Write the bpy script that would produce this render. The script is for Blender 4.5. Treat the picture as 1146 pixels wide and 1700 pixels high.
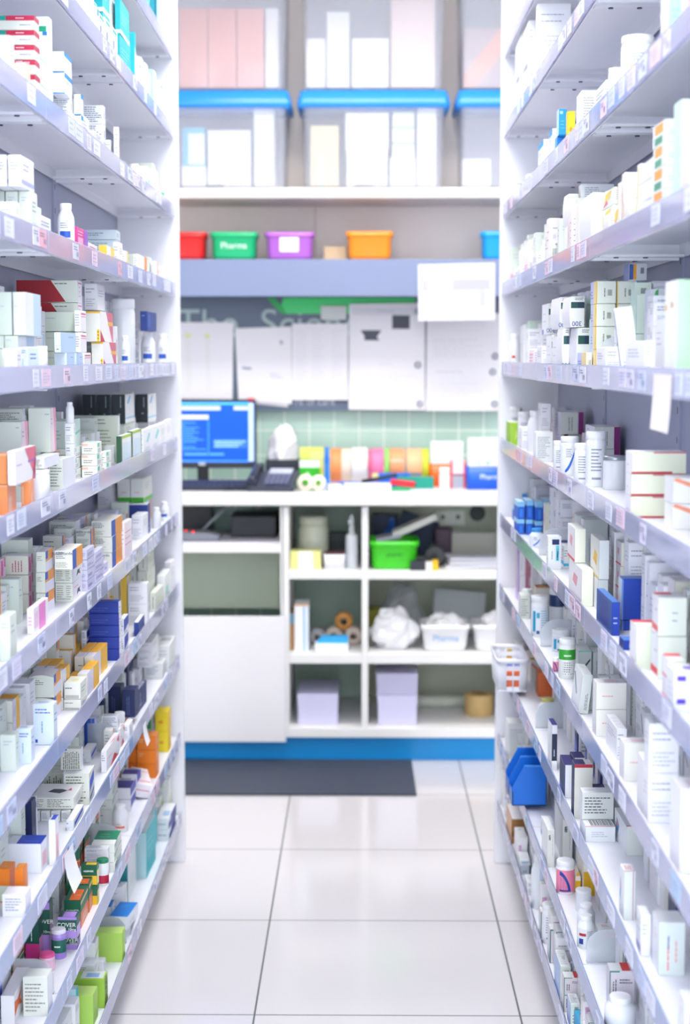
import bpy, math, random
from mathutils import Vector, Matrix, Euler
for o in list(bpy.data.objects): bpy.data.objects.remove(o)
COL = bpy.context.scene.collection
SC = bpy.context.scene
R = math.radians

# ------------------------------------------------------------------ camera
EYE = Vector((0, 0, 1.48))
PITCH = math.atan(258/2600); YAW = math.atan(27/2600)
cam = bpy.data.cameras.new('camera'); camo = bpy.data.objects.new('camera', cam); COL.objects.link(camo)
cam.sensor_fit = 'VERTICAL'; cam.sensor_height = 36; cam.lens = 2600/1700*36
camo.location = EYE
FW = Vector((-math.sin(YAW)*math.cos(PITCH), math.cos(YAW)*math.cos(PITCH), -math.sin(PITCH)))
RT = Vector((math.cos(YAW), math.sin(YAW), 0)); UP = RT.cross(FW)
camo.rotation_euler = Matrix((RT, UP, -FW)).transposed().to_euler()
cam.clip_start = 0.05
cam.dof.use_dof = True; cam.dof.focus_distance = 3.0; cam.dof.aperture_fstop = 3.4; cam.dof.aperture_blades = 0
SC.camera = camo
# ------------------------------------------------------------------ light and exposure
SC.view_settings.view_transform = 'Standard'; SC.view_settings.look = 'None'
SC.view_settings.gamma = 1; SC.view_settings.use_curve_mapping = False
SC.view_settings.exposure = 0.28
wd = bpy.data.worlds.new('world'); SC.world = wd; wd.use_nodes = True
wd.node_tree.nodes['Background'].inputs[0].default_value = (0.83, 0.91, 1.0, 1)
wd.node_tree.nodes['Background'].inputs[1].default_value = 4.9
CEILING_Z = 2.95
FLX, FLY = -.24, 4.004
LAMPS = [  # x, y, size x, size y, strength   (flat fluorescent panels in the ceiling)
    (-0.06, 0.6, 0.6, 1.2, 6.8), (-0.06, 2.2, 0.6, 1.2, 6.8), (-0.06, 3.75, 0.6, 1.0, 6.8), (0.10, 4.82, 1.5, 0.5, 16.0)]

def at(px, py, Y):
    d = FW + RT*((px-573)/2600) - UP*((py-850)/2600)
    return EYE + d*(Y/d.y)
def sc(Y): return (Y*math.cos(PITCH))/2600
def wx(px, Y, z=1.3): # world x of photo column px at depth Y and height z
    zc = (Vector((0, Y, z))-EYE).dot(FW); 
    return (px-573)/2600*zc/RT.x - YAW*Y*0.9999

# ------------------------------------------------------------------ materials
_m = {}
def lin(h):
    h = h.lstrip('#'); c = [int(h[i:i+2], 16)/255 for i in (0, 2, 4)]
    return tuple((v/12.92 if v <= .04045 else ((v+.055)/1.055)**2.4) for v in c) + (1,)
def mat(h, rough=.45, metal=0, alpha=1, emit=0, coat=0, trans=0):
    k = (h, rough, metal, alpha, emit, coat, trans)
    if k in _m: return _m[k]
    m = bpy.data.materials.new('paint_'+h.lstrip('#')); m.use_nodes = True
    b = m.node_tree.nodes['Principled BSDF']
    b.inputs['Base Color'].default_value = lin(h); b.inputs['Roughness'].default_value = rough
    b.inputs['Metallic'].default_value = metal; b.inputs['Alpha'].default_value = alpha
    b.inputs['Coat Weight'].default_value = coat; b.inputs['Transmission Weight'].default_value = trans
    if emit:
        b.inputs['Emission Color'].default_value = lin(h); b.inputs['Emission Strength'].default_value = emit
    _m[k] = m; return m
def noisy(name, c1, c2, scale, rough=.5, bump=0, detail=3):
    m = bpy.data.materials.new(name); m.use_nodes = True; N = m.node_tree.nodes; L = m.node_tree.links
    b = N['Principled BSDF']; b.inputs['Roughness'].default_value = rough
    tc = N.new('ShaderNodeTexCoord'); n = N.new('ShaderNodeTexNoise'); n.inputs['Scale'].default_value = scale; n.inputs['Detail'].default_value = detail
    L.new(tc.outputs['Object'], n.inputs['Vector'])
    r = N.new('ShaderNodeMix'); r.data_type = 'RGBA'; r.inputs[6].default_value = lin(c1); r.inputs[7].default_value = lin(c2)
    L.new(n.outputs['Fac'], r.inputs[0]); L.new(r.outputs[2], b.inputs['Base Color'])
    if bump:
        bp = N.new('ShaderNodeBump'); bp.inputs['Strength'].default_value = bump; bp.inputs['Distance'].default_value = .002
        L.new(n.outputs['Fac'], bp.inputs['Height']); L.new(bp.outputs[0], b.inputs['Normal'])
    return m
def tiles(name, c, grout, w, h, ox, oy, mort, axes, rough=.15, var=.02):
    m = bpy.data.materials.new(name); m.use_nodes = True; N = m.node_tree.nodes; L = m.node_tree.links
    b = N['Principled BSDF']; tc = N.new('ShaderNodeTexCoord'); sp = N.new('ShaderNodeSeparateXYZ'); L.new(tc.outputs['Object'], sp.inputs[0])
    mx = None
    for ax, size, off in ((axes[0], w, ox), (axes[1], h, oy)):
        a = N.new('ShaderNodeMath'); a.operation = 'ADD'; a.inputs[1].default_value = -off; L.new(sp.outputs[ax], a.inputs[0])
        d = N.new('ShaderNodeMath'); d.operation = 'DIVIDE'; d.inputs[1].default_value = size; L.new(a.outputs[0], d.inputs[0])
        f = N.new('ShaderNodeMath'); f.operation = 'ADD'; f.inputs[1].default_value = .5; L.new(d.outputs[0], f.inputs[0])
        g = N.new('ShaderNodeMath'); g.operation = 'FRACT'; L.new(f.outputs[0], g.inputs[0])
        s = N.new('ShaderNodeMath'); s.operation = 'SUBTRACT'; s.inputs[1].default_value = .5; L.new(g.outputs[0], s.inputs[0])
        ab = N.new('ShaderNodeMath'); ab.operation = 'ABSOLUTE'; L.new(s.outputs[0], ab.inputs[0])
        lt = N.new('ShaderNodeMath'); lt.operation = 'LESS_THAN'; lt.inputs[1].default_value = mort/size/2; L.new(ab.outputs[0], lt.inputs[0])
        if mx is None: mx = lt
        else:
            q = N.new('ShaderNodeMath'); q.operation = 'MAXIMUM'; L.new(mx.outputs[0], q.inputs[0]); L.new(lt.outputs[0], q.inputs[1]); mx = q
    n = N.new('ShaderNodeTexNoise'); n.inputs['Scale'].default_value = 2.2; L.new(tc.outputs['Object'], n.inputs['Vector'])
    c2 = lin(c); c3 = tuple(v*(1-var*3) for v in c2[:3])+(1,)
    r0 = N.new('ShaderNodeMix'); r0.data_type = 'RGBA'; r0.inputs[6].default_value = c2; r0.inputs[7].default_value = c3; L.new(n.outputs['Fac'], r0.inputs[0])
    r = N.new('ShaderNodeMix'); r.data_type = 'RGBA'; r.inputs[7].default_value = lin(grout)
    L.new(r0.outputs[2], r.inputs[6]); L.new(mx.outputs[0], r.inputs[0]); L.new(r.outputs[2], b.inputs['Base Color'])
    rr = N.new('ShaderNodeMapRange'); rr.inputs[3].default_value = rough; rr.inputs[4].default_value = .7; L.new(mx.outputs[0], rr.inputs[0]); L.new(rr.outputs[0], b.inputs['Roughness'])
    bp = N.new('ShaderNodeBump'); bp.invert = True; bp.inputs['Strength'].default_value = .4; bp.inputs['Distance'].default_value = .001
    L.new(mx.outputs[0], bp.inputs['Height']); L.new(bp.outputs[0], b.inputs['Normal'])
    return m

# ------------------------------------------------------------------ mesh collecting
class MB:
    def __init__(s): s.v = []; s.f = []; s.mi = []; s.sm = []; s.mats = []
    def m(s, m):
        if isinstance(m, str): m = mat(m)
        if m not in s.mats: s.mats.append(m)
        return s.mats.index(m)
    def add(s, vs, fs, m, smooth=False):
        b = len(s.v); s.v += [tuple(v) for v in vs]; i = s.m(m)
        for f in fs: s.f.append([b+k for k in f]); s.mi.append(i); s.sm.append(smooth)
    def box(s, a, b, m):
        x0, y0, z0 = [min(p, q) for p, q in zip(a, b)]; x1, y1, z1 = [max(p, q) for p, q in zip(a, b)]
        s.add([(x0,y0,z0),(x1,y0,z0),(x1,y1,z0),(x0,y1,z0),(x0,y0,z1),(x1,y0,z1),(x1,y1,z1),(x0,y1,z1)],
              [(0,3,2,1),(4,5,6,7),(0,1,5,4),(1,2,6,5),(2,3,7,6),(3,0,4,7)], m)
    def rbox(s, c, size, m, rot=(0,0,0)):
        M = Matrix.Translation(c) @ Euler(rot).to_matrix().to_4x4(); sx, sy, sz = [k/2 for k in size]
        s.add([M @ Vector(p) for p in ((-sx,-sy,-sz),(sx,-sy,-sz),(sx,sy,-sz),(-sx,sy,-sz),(-sx,-sy,sz),(sx,-sy,sz),(sx,sy,sz),(-sx,sy,sz))],
              [(0,3,2,1),(4,5,6,7),(0,1,5,4),(1,2,6,5),(2,3,7,6),(3,0,4,7)], m)
    def lathe(s, prof, m, c=(0,0,0), n=28, axis='z', caps=True):
        vs = []; fs = []
        for r, z in prof:
            for k in range(n):
                a = 2*math.pi*k/n; p = (r*math.cos(a), r*math.sin(a), z)
                if axis == 'x': p = (p[2], p[0], p[1])
                if axis == 'y': p = (p[0], p[2], p[1])
                vs.append((p[0]+c[0], p[1]+c[1], p[2]+c[2]))
        for i in range(len(prof)-1):
            for k in range(n): fs.append((i*n+k, i*n+(k+1)%n, (i+1)*n+(k+1)%n, (i+1)*n+k))
        if axis == 'y': fs = [tuple(reversed(f)) for f in fs]
        s.add(vs, fs, m, True)
        if caps:
            s.add(vs[:n], [tuple(range(n))[::-1]], m); s.add(vs[-n:], [tuple(range(n))], m)
    def prism(s, pts, d, m):   # pts: closed 3-D polygon, d: extrusion vector
        n = len(pts); P = [Vector(p) for p in pts]; Q = [p+Vector(d) for p in P]
        s.add(P+Q, [tuple(range(n))[::-1], tuple(range(n, 2*n))] + [(k, (k+1)%n, n+(k+1)%n, n+k) for k in range(n)], m)
    def tube(s, pts, r, m, n=10):
        P = [Vector(p) for p in pts]; vs = []; fs = []
        for i, p in enumerate(P):
            t = (P[min(i+1, len(P)-1)]-P[max(i-1, 0)]).normalized(); a = t.orthogonal().normalized(); b = t.cross(a)
            if i and (a.dot(la) < 0): a = -a; b = -b
            la = a
            for k in range(n): q = 2*math.pi*k/n; vs.append(p+(a*math.cos(q)+b*math.sin(q))*r)
        for i in range(len(P)-1):
            for k in range(n): fs.append((i*n+k, i*n+(k+1)%n, (i+1)*n+(k+1)%n, (i+1)*n+k))
        s.add(vs, fs+[tuple(range(n))[::-1], tuple(range((len(P)-1)*n, len(P)*n))], m, True)
    def loft(s, rings, m, cap0=True, cap1=False, smooth=True):
        n = len(rings[0]); vs = [p for r in rings for p in r]; fs = []
        for i in range(len(rings)-1):
            for k in range(n): fs.append((i*n+k, i*n+(k+1)%n, (i+1)*n+(k+1)%n, (i+1)*n+k))
        if cap0: fs.append(tuple(range(n))[::-1])
        if cap1: fs.append(tuple(range((len(rings)-1)*n, len(rings)*n)))
        s.add(vs, fs, m, smooth)
    def mesh(s, name):
        me = bpy.data.meshes.new(name); me.from_pydata(s.v, [], s.f)
        for m in s.mats: me.materials.append(m)
        me.polygons.foreach_set('material_index', s.mi); me.polygons.foreach_set('use_smooth', s.sm); me.update(); return me
    def build(s, name, parent=None, loc=None, rot=None, bevel=0):
        o = bpy.data.objects.new(name, s.mesh(name)); COL.objects.link(o)
        if parent: o.parent = parent
        if loc is not None: o.location = loc
        if rot is not None: o.rotation_euler = rot
        if bevel:
            b = o.modifiers.new('bevel', 'BEVEL'); b.width = bevel; b.segments = 2; b.limit_method = 'ANGLE'
        return o
def tag(o, label, cat, group=None):
    o['label'] = label; o['category'] = cat
    if group: o['group'] = group
    return o
def struct(o): o['kind'] = 'structure'; return o
def thing(name, label, cat, loc=(0,0,0), rot=(0,0,0), group=None):
    o = bpy.data.objects.new(name, None); o.empty_display_size = .02; COL.objects.link(o); o.location = loc; o.rotation_euler = rot
    return tag(o, label, cat, group)
def rrect(x0, x1, y0, y1, z, r, n=4):
    out = []
    for cx, cy, a0 in ((x1-r, y1-r, 0), (x0+r, y1-r, 90), (x0+r, y0+r, 180), (x1-r, y0+r, 270)):
        for k in range(n+1):
            a = R(a0+90*k/n); out.append((cx+r*math.cos(a), cy+r*math.sin(a), z))
    return out
def text_mesh(txt, size, m, parent, M, name='printed_text', extr=.0002):
    cu = bpy.data.curves.new(name, 'FONT'); cu.body = txt; cu.size = size; cu.extrude = extr; cu.align_x = 'CENTER'; cu.align_y = 'CENTER'
    to = bpy.data.objects.new('tmp', cu); COL.objects.link(to)
    me = bpy.data.meshes.new_from_object(to.evaluated_get(bpy.context.evaluated_depsgraph_get())); bpy.data.objects.remove(to)
    me.materials.clear(); me.materials.append(mat(m) if isinstance(m, str) else m)
    o = bpy.data.objects.new(name, me); COL.objects.link(o); o.parent = parent; o.matrix_local = M; return o

# face frames: origin corner, u axis, v axis, normal, width, height
class Face:
    def __init__(s, o, u, v, w, h): s.o = Vector(o); s.u = Vector(u); s.v = Vector(v); s.w = w; s.h = h; s.n = s.u.cross(s.v)
    def p(s, a, b, e=.0003): return s.o + s.u*(a*s.w) + s.v*(b*s.h) + s.n*e
def decorate(mb, fc, items, rng, ppu=1.0):
    e = .00025
    for it in items:
        k = it[0]; e += .00004
        if k == 'r':
            _, a, b, c, d, col = it
            mb.add([fc.p(a,b,e), fc.p(c,b,e), fc.p(c,d,e), fc.p(a,d,e)], [(0,1,2,3)], col)
        elif k == 'p':
            pts = it[1]; mb.add([fc.p(a,b,e) for a, b in pts], [tuple(range(len(pts)))], it[2])
        elif k == 't':      # rows of small print
            _, a, b, c, d, n, col = it
            vs = []; fs = []
            for i in range(n):
                y = d-(d-b)*(i+.5)/n; hh = min((d-b)/n*.22, .0010/fc.h); x = a; end = a+(c-a)*rng.uniform(.55, 1)
                while x < end:
                    w = (c-a)*rng.uniform(.06, .22); x2 = min(x+w, end); q = len(vs)
                    vs += [fc.p(x,y-hh,e), fc.p(x2,y-hh,e), fc.p(x2,y+hh,e), fc.p(x,y+hh,e)]; fs.append((q,q+1,q+2,q+3)); x = x2+(c-a)*.03
            mb.add(vs, fs, col)
        elif k == 'v':      # print turned by 90 degrees
            _, a, b, c, d, n, col = it
            vs = []; fs = []
            for i in range(n):
                x = a+(c-a)*(i+.5)/n; hh = min((c-a)/n*.22, .0010/fc.w); y = b; end = b+(d-b)*rng.uniform(.55, 1)
                while y < end:
                    w = (d-b)*rng.uniform(.08, .25); y2 = min(y+w, end); q = len(vs)
                    vs += [fc.p(x-hh,y,e), fc.p(x+hh,y,e), fc.p(x+hh,y2,e), fc.p(x-hh,y2,e)]; fs.append((q,q+1,q+2,q+3)); y = y2+(d-b)*.03
            mb.add(vs, fs, col)
        elif k == 'b':      # barcode
            _, a, b, c, d, col = it
            vs = []; fs = []; x = a
            while x < c:
                w = (c-a)*rng.uniform(.015, .05); q = len(vs); x2 = min(x+w, c)
                vs += [fc.p(x,b,e), fc.p(x2,b,e), fc.p(x2,d,e), fc.p(x,d,e)]; fs.append((q,q+1,q+2,q+3)); x = x2+(c-a)*rng.uniform(.02, .05)
            mb.add(vs, fs, col)
# ================================================================== the room
WALL_Y = 6.20
M_WHITE = mat('f4f4fa', .35); M_METAL = mat('eff0f8', .38); M_BACK = mat('a9aec6', .5)
def room():
    mb = MB(); mb.box((-2.2, -1.2, -.05), (2.2, 6.4, 0), tiles('floor_tiles', 'dcd9dc', '59605f', .6, .597, FLX, FLY, .0042, (0, 1), .12, .01)); struct(mb.build('floor'))
    beige = noisy('beige_plaster', 'efe7e4', 'f2e8e0', 1.5, .7)
    mb = MB(); mb.box((-2.2, WALL_Y, 1.30), (2.2, 6.4, CEILING_Z), beige)
    mb.box((-2.2, WALL_Y, 0), (2.2, 6.4, 1.30), tiles('mint_wall_tiles', 'aecdc1', 'dfe9df', .0985, .0985, at(596.5, 700, WALL_Y).x, at(596, 714.5, WALL_Y).z, .005, (0, 2), .25, .01))
    struct(mb.build('wall_back'))
    mb = MB(); mb.box((-2.2, -1.2, CEILING_Z), (2.2, 6.4, CEILING_Z+.05), noisy('ceiling_board', 'f2f2f2', 'eaeaea', 8, .8)); struct(mb.build('ceiling'))
    for nm, a in (('added_wall_left', -2.25), ('added_wall_right', 2.2)):  # unseen side walls, added to block world light reaching the back area sideways
        mb = MB(); mb.box((a, -1.2, 0), (a+.05, 6.4, CEILING_Z), beige); struct(mb.build(nm))
    for i, (x, y, sx, sy, st) in enumerate(LAMPS):
        t = thing('ceiling_light', 'flat white fluorescent ceiling panel, ' + ('nearest the camera', 'second above the aisle', 'above the far end of the aisle', 'wide one in front of the worktop')[i], 'ceiling light', (x, y, CEILING_Z))
        f = MB(); w = .02
        for a, b in (((-sx/2-w, -sy/2-w), (sx/2+w, -sy/2)), ((-sx/2-w, sy/2), (sx/2+w, sy/2+w)), ((-sx/2-w, -sy/2), (-sx/2, sy/2)), ((sx/2, -sy/2), (sx/2+w, sy/2))):
            f.box((a[0], a[1], -.03), (b[0], b[1], 0), 'f5f5f5')
        f.build('frame', t)
        d = MB(); d.box((-sx/2, -sy/2, -.02), (sx/2, sy/2, -.012), mat('fffdfa', emit=st)); d.build('diffuser', t)
room()

# ------------------------------------------------------------------ the shelf racks
LEVELS = dict(A=2.087, B=1.868, C=1.650, D=1.427, E=1.213, F=.997, G=.793, H=.583, I=.353, J=.118, Z=2.305)
LEVELS_R = dict(LEVELS, J=.155)
LIP = .038; SURF = .026; DEPTH = .158
NAMES = dict(J='bottom', I='second', H='third', G='fourth', F='fifth', E='sixth', D='seventh', C='eighth', B='ninth', A='tenth', Z='topmost')
JOINS = {-1: [.82, 1.72, 2.62, 3.52, 4.47], 1: [.95, 1.85, 2.76, 3.60, 4.47]}
def front(side, Y): return -.509-.0045*Y if side < 0 else .400
BAY = ['nearest', 'near middle', 'far middle', 'farthest']
rng = random.Random(5)
STRIPM = mat('c3c7ea', .2, alpha=.72, coat=.4)
STRIPB = mat('b3c4ee', .2, alpha=.75, coat=.4)
def shelf(side, k, bay):
    z = (LEVELS if side < 0 else LEVELS_R)[k]; y0, y1 = JOINS[side][bay]+.0015, JOINS[side][bay+1]-.0015
    s = -side          # direction towards the aisle
    x0 = front(side, (y0+y1)/2); ang = .0045 if side < 0 else 0
    L = y1-y0; sn = 'left' if side < 0 else 'right'
    t = thing('metal_shelf', f'white metal shelf, {NAMES[k]} level up, {BAY[bay]} bay of the {sn} rack', 'shelf', (x0, (y0+y1)/2, z), (0, 0, ang), f'white shelves of the {sn} rack')
    mb = MB()   # panel: top sheet, front turn-down, rear and side flanges
    mb.box((-s*.002, -L/2, SURF-.003), (-s*(DEPTH-.003), L/2, SURF), M_METAL)
    mb.box((-s*.002, -L/2, 0), (-s*.005, L/2, SURF), M_METAL)
    mb.box((-s*(DEPTH-.006), -L/2, 0), (-s*(DEPTH-.003), L/2, SURF-.003), M_METAL)
    for yy in (-L/2+.0005, L/2-.0025): mb.box((-s*.005, yy, -.004), (-s*(DEPTH-.006), yy+.002, SURF-.003), M_METAL)
    for yy in (-L/2+.05, L/2-.05): mb.box((-s*.006, yy-.009, -.001), (-s*(DEPTH-.008), yy+.009, .003), M_METAL)
    mb.build('panel', t)
    for yy in (-L/2+.05, L/2-.05):
        b = MB(); b.lathe([(.0045, -.003), (.0045, -.0012)], mat('4a4f63', .3, .6), n=12, c=(-s*.035, yy, 0)); b.lathe([(.0045, -.003), (.0045, -.0012)], mat('4a4f63', .3, .6), n=12, c=(-s*.085, yy, 0))
        b.build('rivet', t)
    st = MB(); blue = k in 'HI' and bay in (1, 2)
    prof = [(0, 0), (0, LIP), (s*.002, LIP+.0005), (s*.0025, LIP-.001), (s*.003, .001), (s*.0015, -.001)]
    st.prism([(p[0], -L/2, p[1]) for p in prof], (0, L, 0), STRIPB if blue else STRIPM)
    strip = st.build('price_strip', t)
    if k != 'Z' and bay > 0:
        y = -L/2+rng.uniform(.005, .05)
        while y < L/2-.07:
            w = rng.choice((.045, .06, .06, .075)); c = rng.choice(['e6e8f6', 'e4e6f6', 'dcdff2', 'd9e0f4', 'efd3e4', 'd0d8f3', 'e2dcf4'] + (['b8d2f0'] if k in 'GHI' else []) + (['f2b8c6'] if k in 'CE' and side < 0 or k == 'E' else []))
            lb = MB(); zz = LIP*rng.uniform(.1, .2); hh = LIP*.74
            if rng.random() < .5:
                lb.box((s*.0027, y, zz), (s*.0034, y+w, zz+hh), c)
                fc = Face((s*.0034, y if s > 0 else y+w, zz), (0, s, 0), (0, 0, 1), w, hh)
                it = [('t', .08, .15, .9, .85, rng.choice((2, 3, 4)), rng.choice(('b4b8d4', 'c0c2dc', 'a6b0d2')))]
                if rng.random() < .3: it = [('b', .55, .2, .92, .5, '70759a'), ('t', .08, .55, .8, .85, 2, '7d82a8')]
                decorate(lb, fc, it, rng); lb.build('price_label', strip)
            y += w + rng.uniform(.003, .05)
    return t
def rack(side):
    sn = 'left' if side < 0 else 'right'; s = -side
    for bay in range(4):
        if bay == 0: keys = 'ABCDEFGHIJ'
        else: keys = 'ZABCDEFGHIJ'
        for k in keys: shelf(side, k, bay)
    ys, ye = JOINS[side][0], JOINS[side][-1]; xb = front(side, (ys+ye)/2)-s*DEPTH
    ang = .0045 if side < 0 else 0
    t = thing('rack_frame', f'tall white {sn} rack frame with grey back sheets and white end panel', 'shelving rack', (xb, (ys+ye)/2, 0), (0, 0, ang))
    for i in range(4):
        mb = MB(); a, b = JOINS[side][i]-(ys+ye)/2, JOINS[side][i+1]-(ys+ye)/2
        mb.box((-s*.012, a+.001, .05), (-s*.002, b-.001, 2.5), M_BACK); mb.build('back_sheet', t)
    for i in range(4):
        mb = MB(); a = JOINS[side][i]-(ys+ye)/2
        mb.box((-s*.002, a-.014, 0), (s*.0025, a+.014, 2.5), M_BACK)
        for q in range(46): mb.box((s*.0025, a-.003, .08+q*.052), (s*.0028, a+.003, .092+q*.052), '3c4158')
        mb.build('upright_post', t)
    mb = MB(); e = ye-(ys+ye)/2+.003
    x1 = s*(DEPTH+.012) if side < 0 else s*(DEPTH+.008)
    mb.box((-s*.02, e, 0), (x1, e+.032, 2.55), M_WHITE); mb.build('end_panel', t, bevel=.003)
    mb = MB(); mb.box((s*.005, ys-(ys+ye)/2, 0), (s*(DEPTH-.075), ye-(ys+ye)/2, .085 if side < 0 else .12), M_WHITE); mb.build('plinth', t)
rack(-1); rack(1)
# ================================================================== the work area at the end of the aisle
CY0 = 5.60           # front of the worktop
CT = .994            # worktop height
def pb(mb, x0, x1, y0, y1, Y, dep, m):   # box from its front outline: photo columns x0..x1, rows y0(top)..y1(bottom) at depth Y
    a = at(x0, y1, Y); b = at(x1, y0, Y); mb.box((a.x, Y, a.z), (b.x, Y+dep, b.z), m)
# --- plinth, cabinets, worktop
mb = MB(); mb.box((-.85, 5.66, .0), (.62, 5.69, .10), mat('0096e0', .3)); struct(mb.build('trim_1'))['label'] = 'blue plinth under the cabinets'
mb = MB(); mb.box((-.90, CY0, at(573, 840, CY0).z), (.64, WALL_Y, CT), mat('f3f2f0', .3)); w = mb.build('worktop', bevel=.006)
tag(w, 'long white worktop running along the back wall', 'worktop')
XL, XM = wx(290, 5.62)-.2, wx(466, 5.62); CB = at(573, 1222, 5.62).z
lc = thing('base_cabinet', 'white base cabinet with open niche above a plain flush door, under the computer', 'cabinet', ((XL+XM)/2, 5.62, 0))
zz = lambda y, Y=5.62: at(573, y, Y).z
def part(name, par, mbld, bevel=0):  # geometry given in world coordinates
    M = Vector(par.location); mbld.v = [tuple(Vector(v)-M) for v in mbld.v]; return mbld.build(name, par, bevel=bevel)
WT = zz(840)-.004
mb = MB(); wp = 'efefee'
mb.box((XL, 5.62, CB), (XL+.018, 6.19, WT), wp); mb.box((XM-.003, 5.62, CB), (XM+.004, 6.19, WT), wp); mb.box((XL, 5.62, CB), (XM, 6.19, CB+.03), wp)
part('body', lc, mb)
mb = MB(); mb.box((XL+.018, 5.62, zz(918)), (XM-.003, 6.18, zz(906)), wp); part('shelf_board', lc, mb, .002)
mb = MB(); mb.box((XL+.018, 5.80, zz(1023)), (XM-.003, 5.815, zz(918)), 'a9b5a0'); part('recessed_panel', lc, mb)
mb = MB(); mb.box((XL+.005, 5.594, at(0, 1231, 5.594).z), (wx(473, 5.6), 5.612, at(0, 1023, 5.594).z), 'ecebef'); part('door', lc, mb, .002)
XR = .60
uc = thing('open_shelf_unit', 'white open shelf unit with six compartments under the worktop', 'shelf unit', ((XM+XR)/2, 5.62, 0))
x1, x2 = wx(467, 5.62)+.005, wx(479, 5.62); x3, x4 = wx(601, 5.62), wx(612, 5.62)
for a, b in ((x1, x2), (x3, x4), (XR-.02, XR)):
    mb = MB(); mb.box((a, 5.62, CB+.03), (b, 6.19, WT), wp); part('side_panel' if b != x4 else 'divider_panel', uc, mb, .002)
for a, b in ((x2, x3), (x4, XR-.02)):
    for ya, yb in ((948, 962), (1086, 1102)):
        mb = MB(); mb.box((a, 5.622, zz(yb)), (b, 6.19, zz(ya)), wp); part('shelf_board', uc, mb, .002)
mb = MB(); mb.box((x1, 5.615, zz(1224)), (XR, 6.19, CB+.03), wp); part('base_board', uc, mb, .002)
for a, b, c in ((x2, x3, 'b6cbbb'), (x4, XR-.02, 'c4c8b4')):
    mb = MB(); mb.box((a, 6.165, CB+.03), (b, 6.175, WT), c); part('back_sheet', uc, mb)
SH1, SH2, SH3, SHL = zz(948), zz(1086), CB+.03, zz(906)
# --- mat on the floor
mb = MB(); p = [(-.75, 5.18), (.1887, 5.18), (.1855, 5.636), (-.75, 5.636)]
mb.prism([(a, b, .001) for a, b in p], (0, 0, .007), noisy('mat_rubber', '363d4c', '444b5a', 60, .6, .3)); tag(mb.build('floor_mat'), 'dark grey rubber mat on the tiles in front of the base cabinet', 'mat')
# --- sign board, fascia shelf, upper shelf
BY = 6.165
mb = MB(); a, b = at(250, 682, BY), at(870, 490, BY); mb.box((a.x, BY, a.z), (b.x, WALL_Y-.001, b.z+.06), mat('5a6880', .4))
sb = mb.build('sign_board'); tag(sb, 'blue-grey sign board with pale lettering and a green bar above the worktop', 'sign')
def wtext(txt, px, py, size, m, par, Y, name='lettering'):
    c = at(px, py, Y); return text_mesh(txt, size, m, par, Matrix.Translation(Vector(c)-par.location) @ Matrix.Rotation(R(90), 4, 'X'), name, .001)
wtext('The', 345, 539, .155, mat('a9bfc0', .4), sb, BY-.002)
wtext('Science', 531, 539, .155, mat('a9bfc0', .4), sb, BY-.002)
wtext('re of care', 523, 667, .04, mat('c3cbdc', .4), sb, BY-.002)
mb = MB(); Yg = BY-.004
g = [at(*q, Yg) for q in ((470, 494), (690, 494), (690, 512), (584, 512), (584, 521), (476, 521), (466, 512))]
mb.prism([Vector(v) for v in g][::-1], (0, .003, 0), mat('3fe27c', .4)); g = [at(*q, Yg) for q in ((443, 494), (455, 494), (470, 510), (475, 521), (465, 519))]
mb.prism(g[::-1], (0, .003, 0), mat('1fb85c', .4)); mb.build('green_bar', sb)
FY = 5.90
mb = MB(); a, b = at(240, 492, FY), at(880, 430, FY); mb.box((a.x, FY, a.z), (b.x, FY+.018, b.z), mat('7e8aac', .4)); mb.box((a.x, FY+.018, b.z-.02), (b.x, WALL_Y-.001, b.z), mat('7e8aac', .4))
tag(mb.build('ledge_shelf', bevel=.002), 'blue-grey ledge with a deep front board carrying the coloured baskets', 'shelf'); LZ = b.z
a, b = at(240, 329, 5.86), at(880, 311, 5.86)
us = thing('wall_shelf', 'thick cream shelf board carrying the clear storage boxes', 'shelf', (0, 5.86, a.z))
mb = MB(); mb.box((a.x, 5.86, a.z), (b.x, WALL_Y-.001, b.z), mat('e2dcd8', .5)); part('board', us, mb, .004); UZ = b.z
for px in (490, 758):
    mb = MB(); pb(mb, px-26, px+20, 312, 322, 5.858, .0015, 'fafafa'); part('label_card', us, mb)
mb = MB(); pb(mb, 523, 524, 331, 429, WALL_Y-.004, .003, 'b9b0ab'); struct(mb.build('trim_2'))
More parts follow.
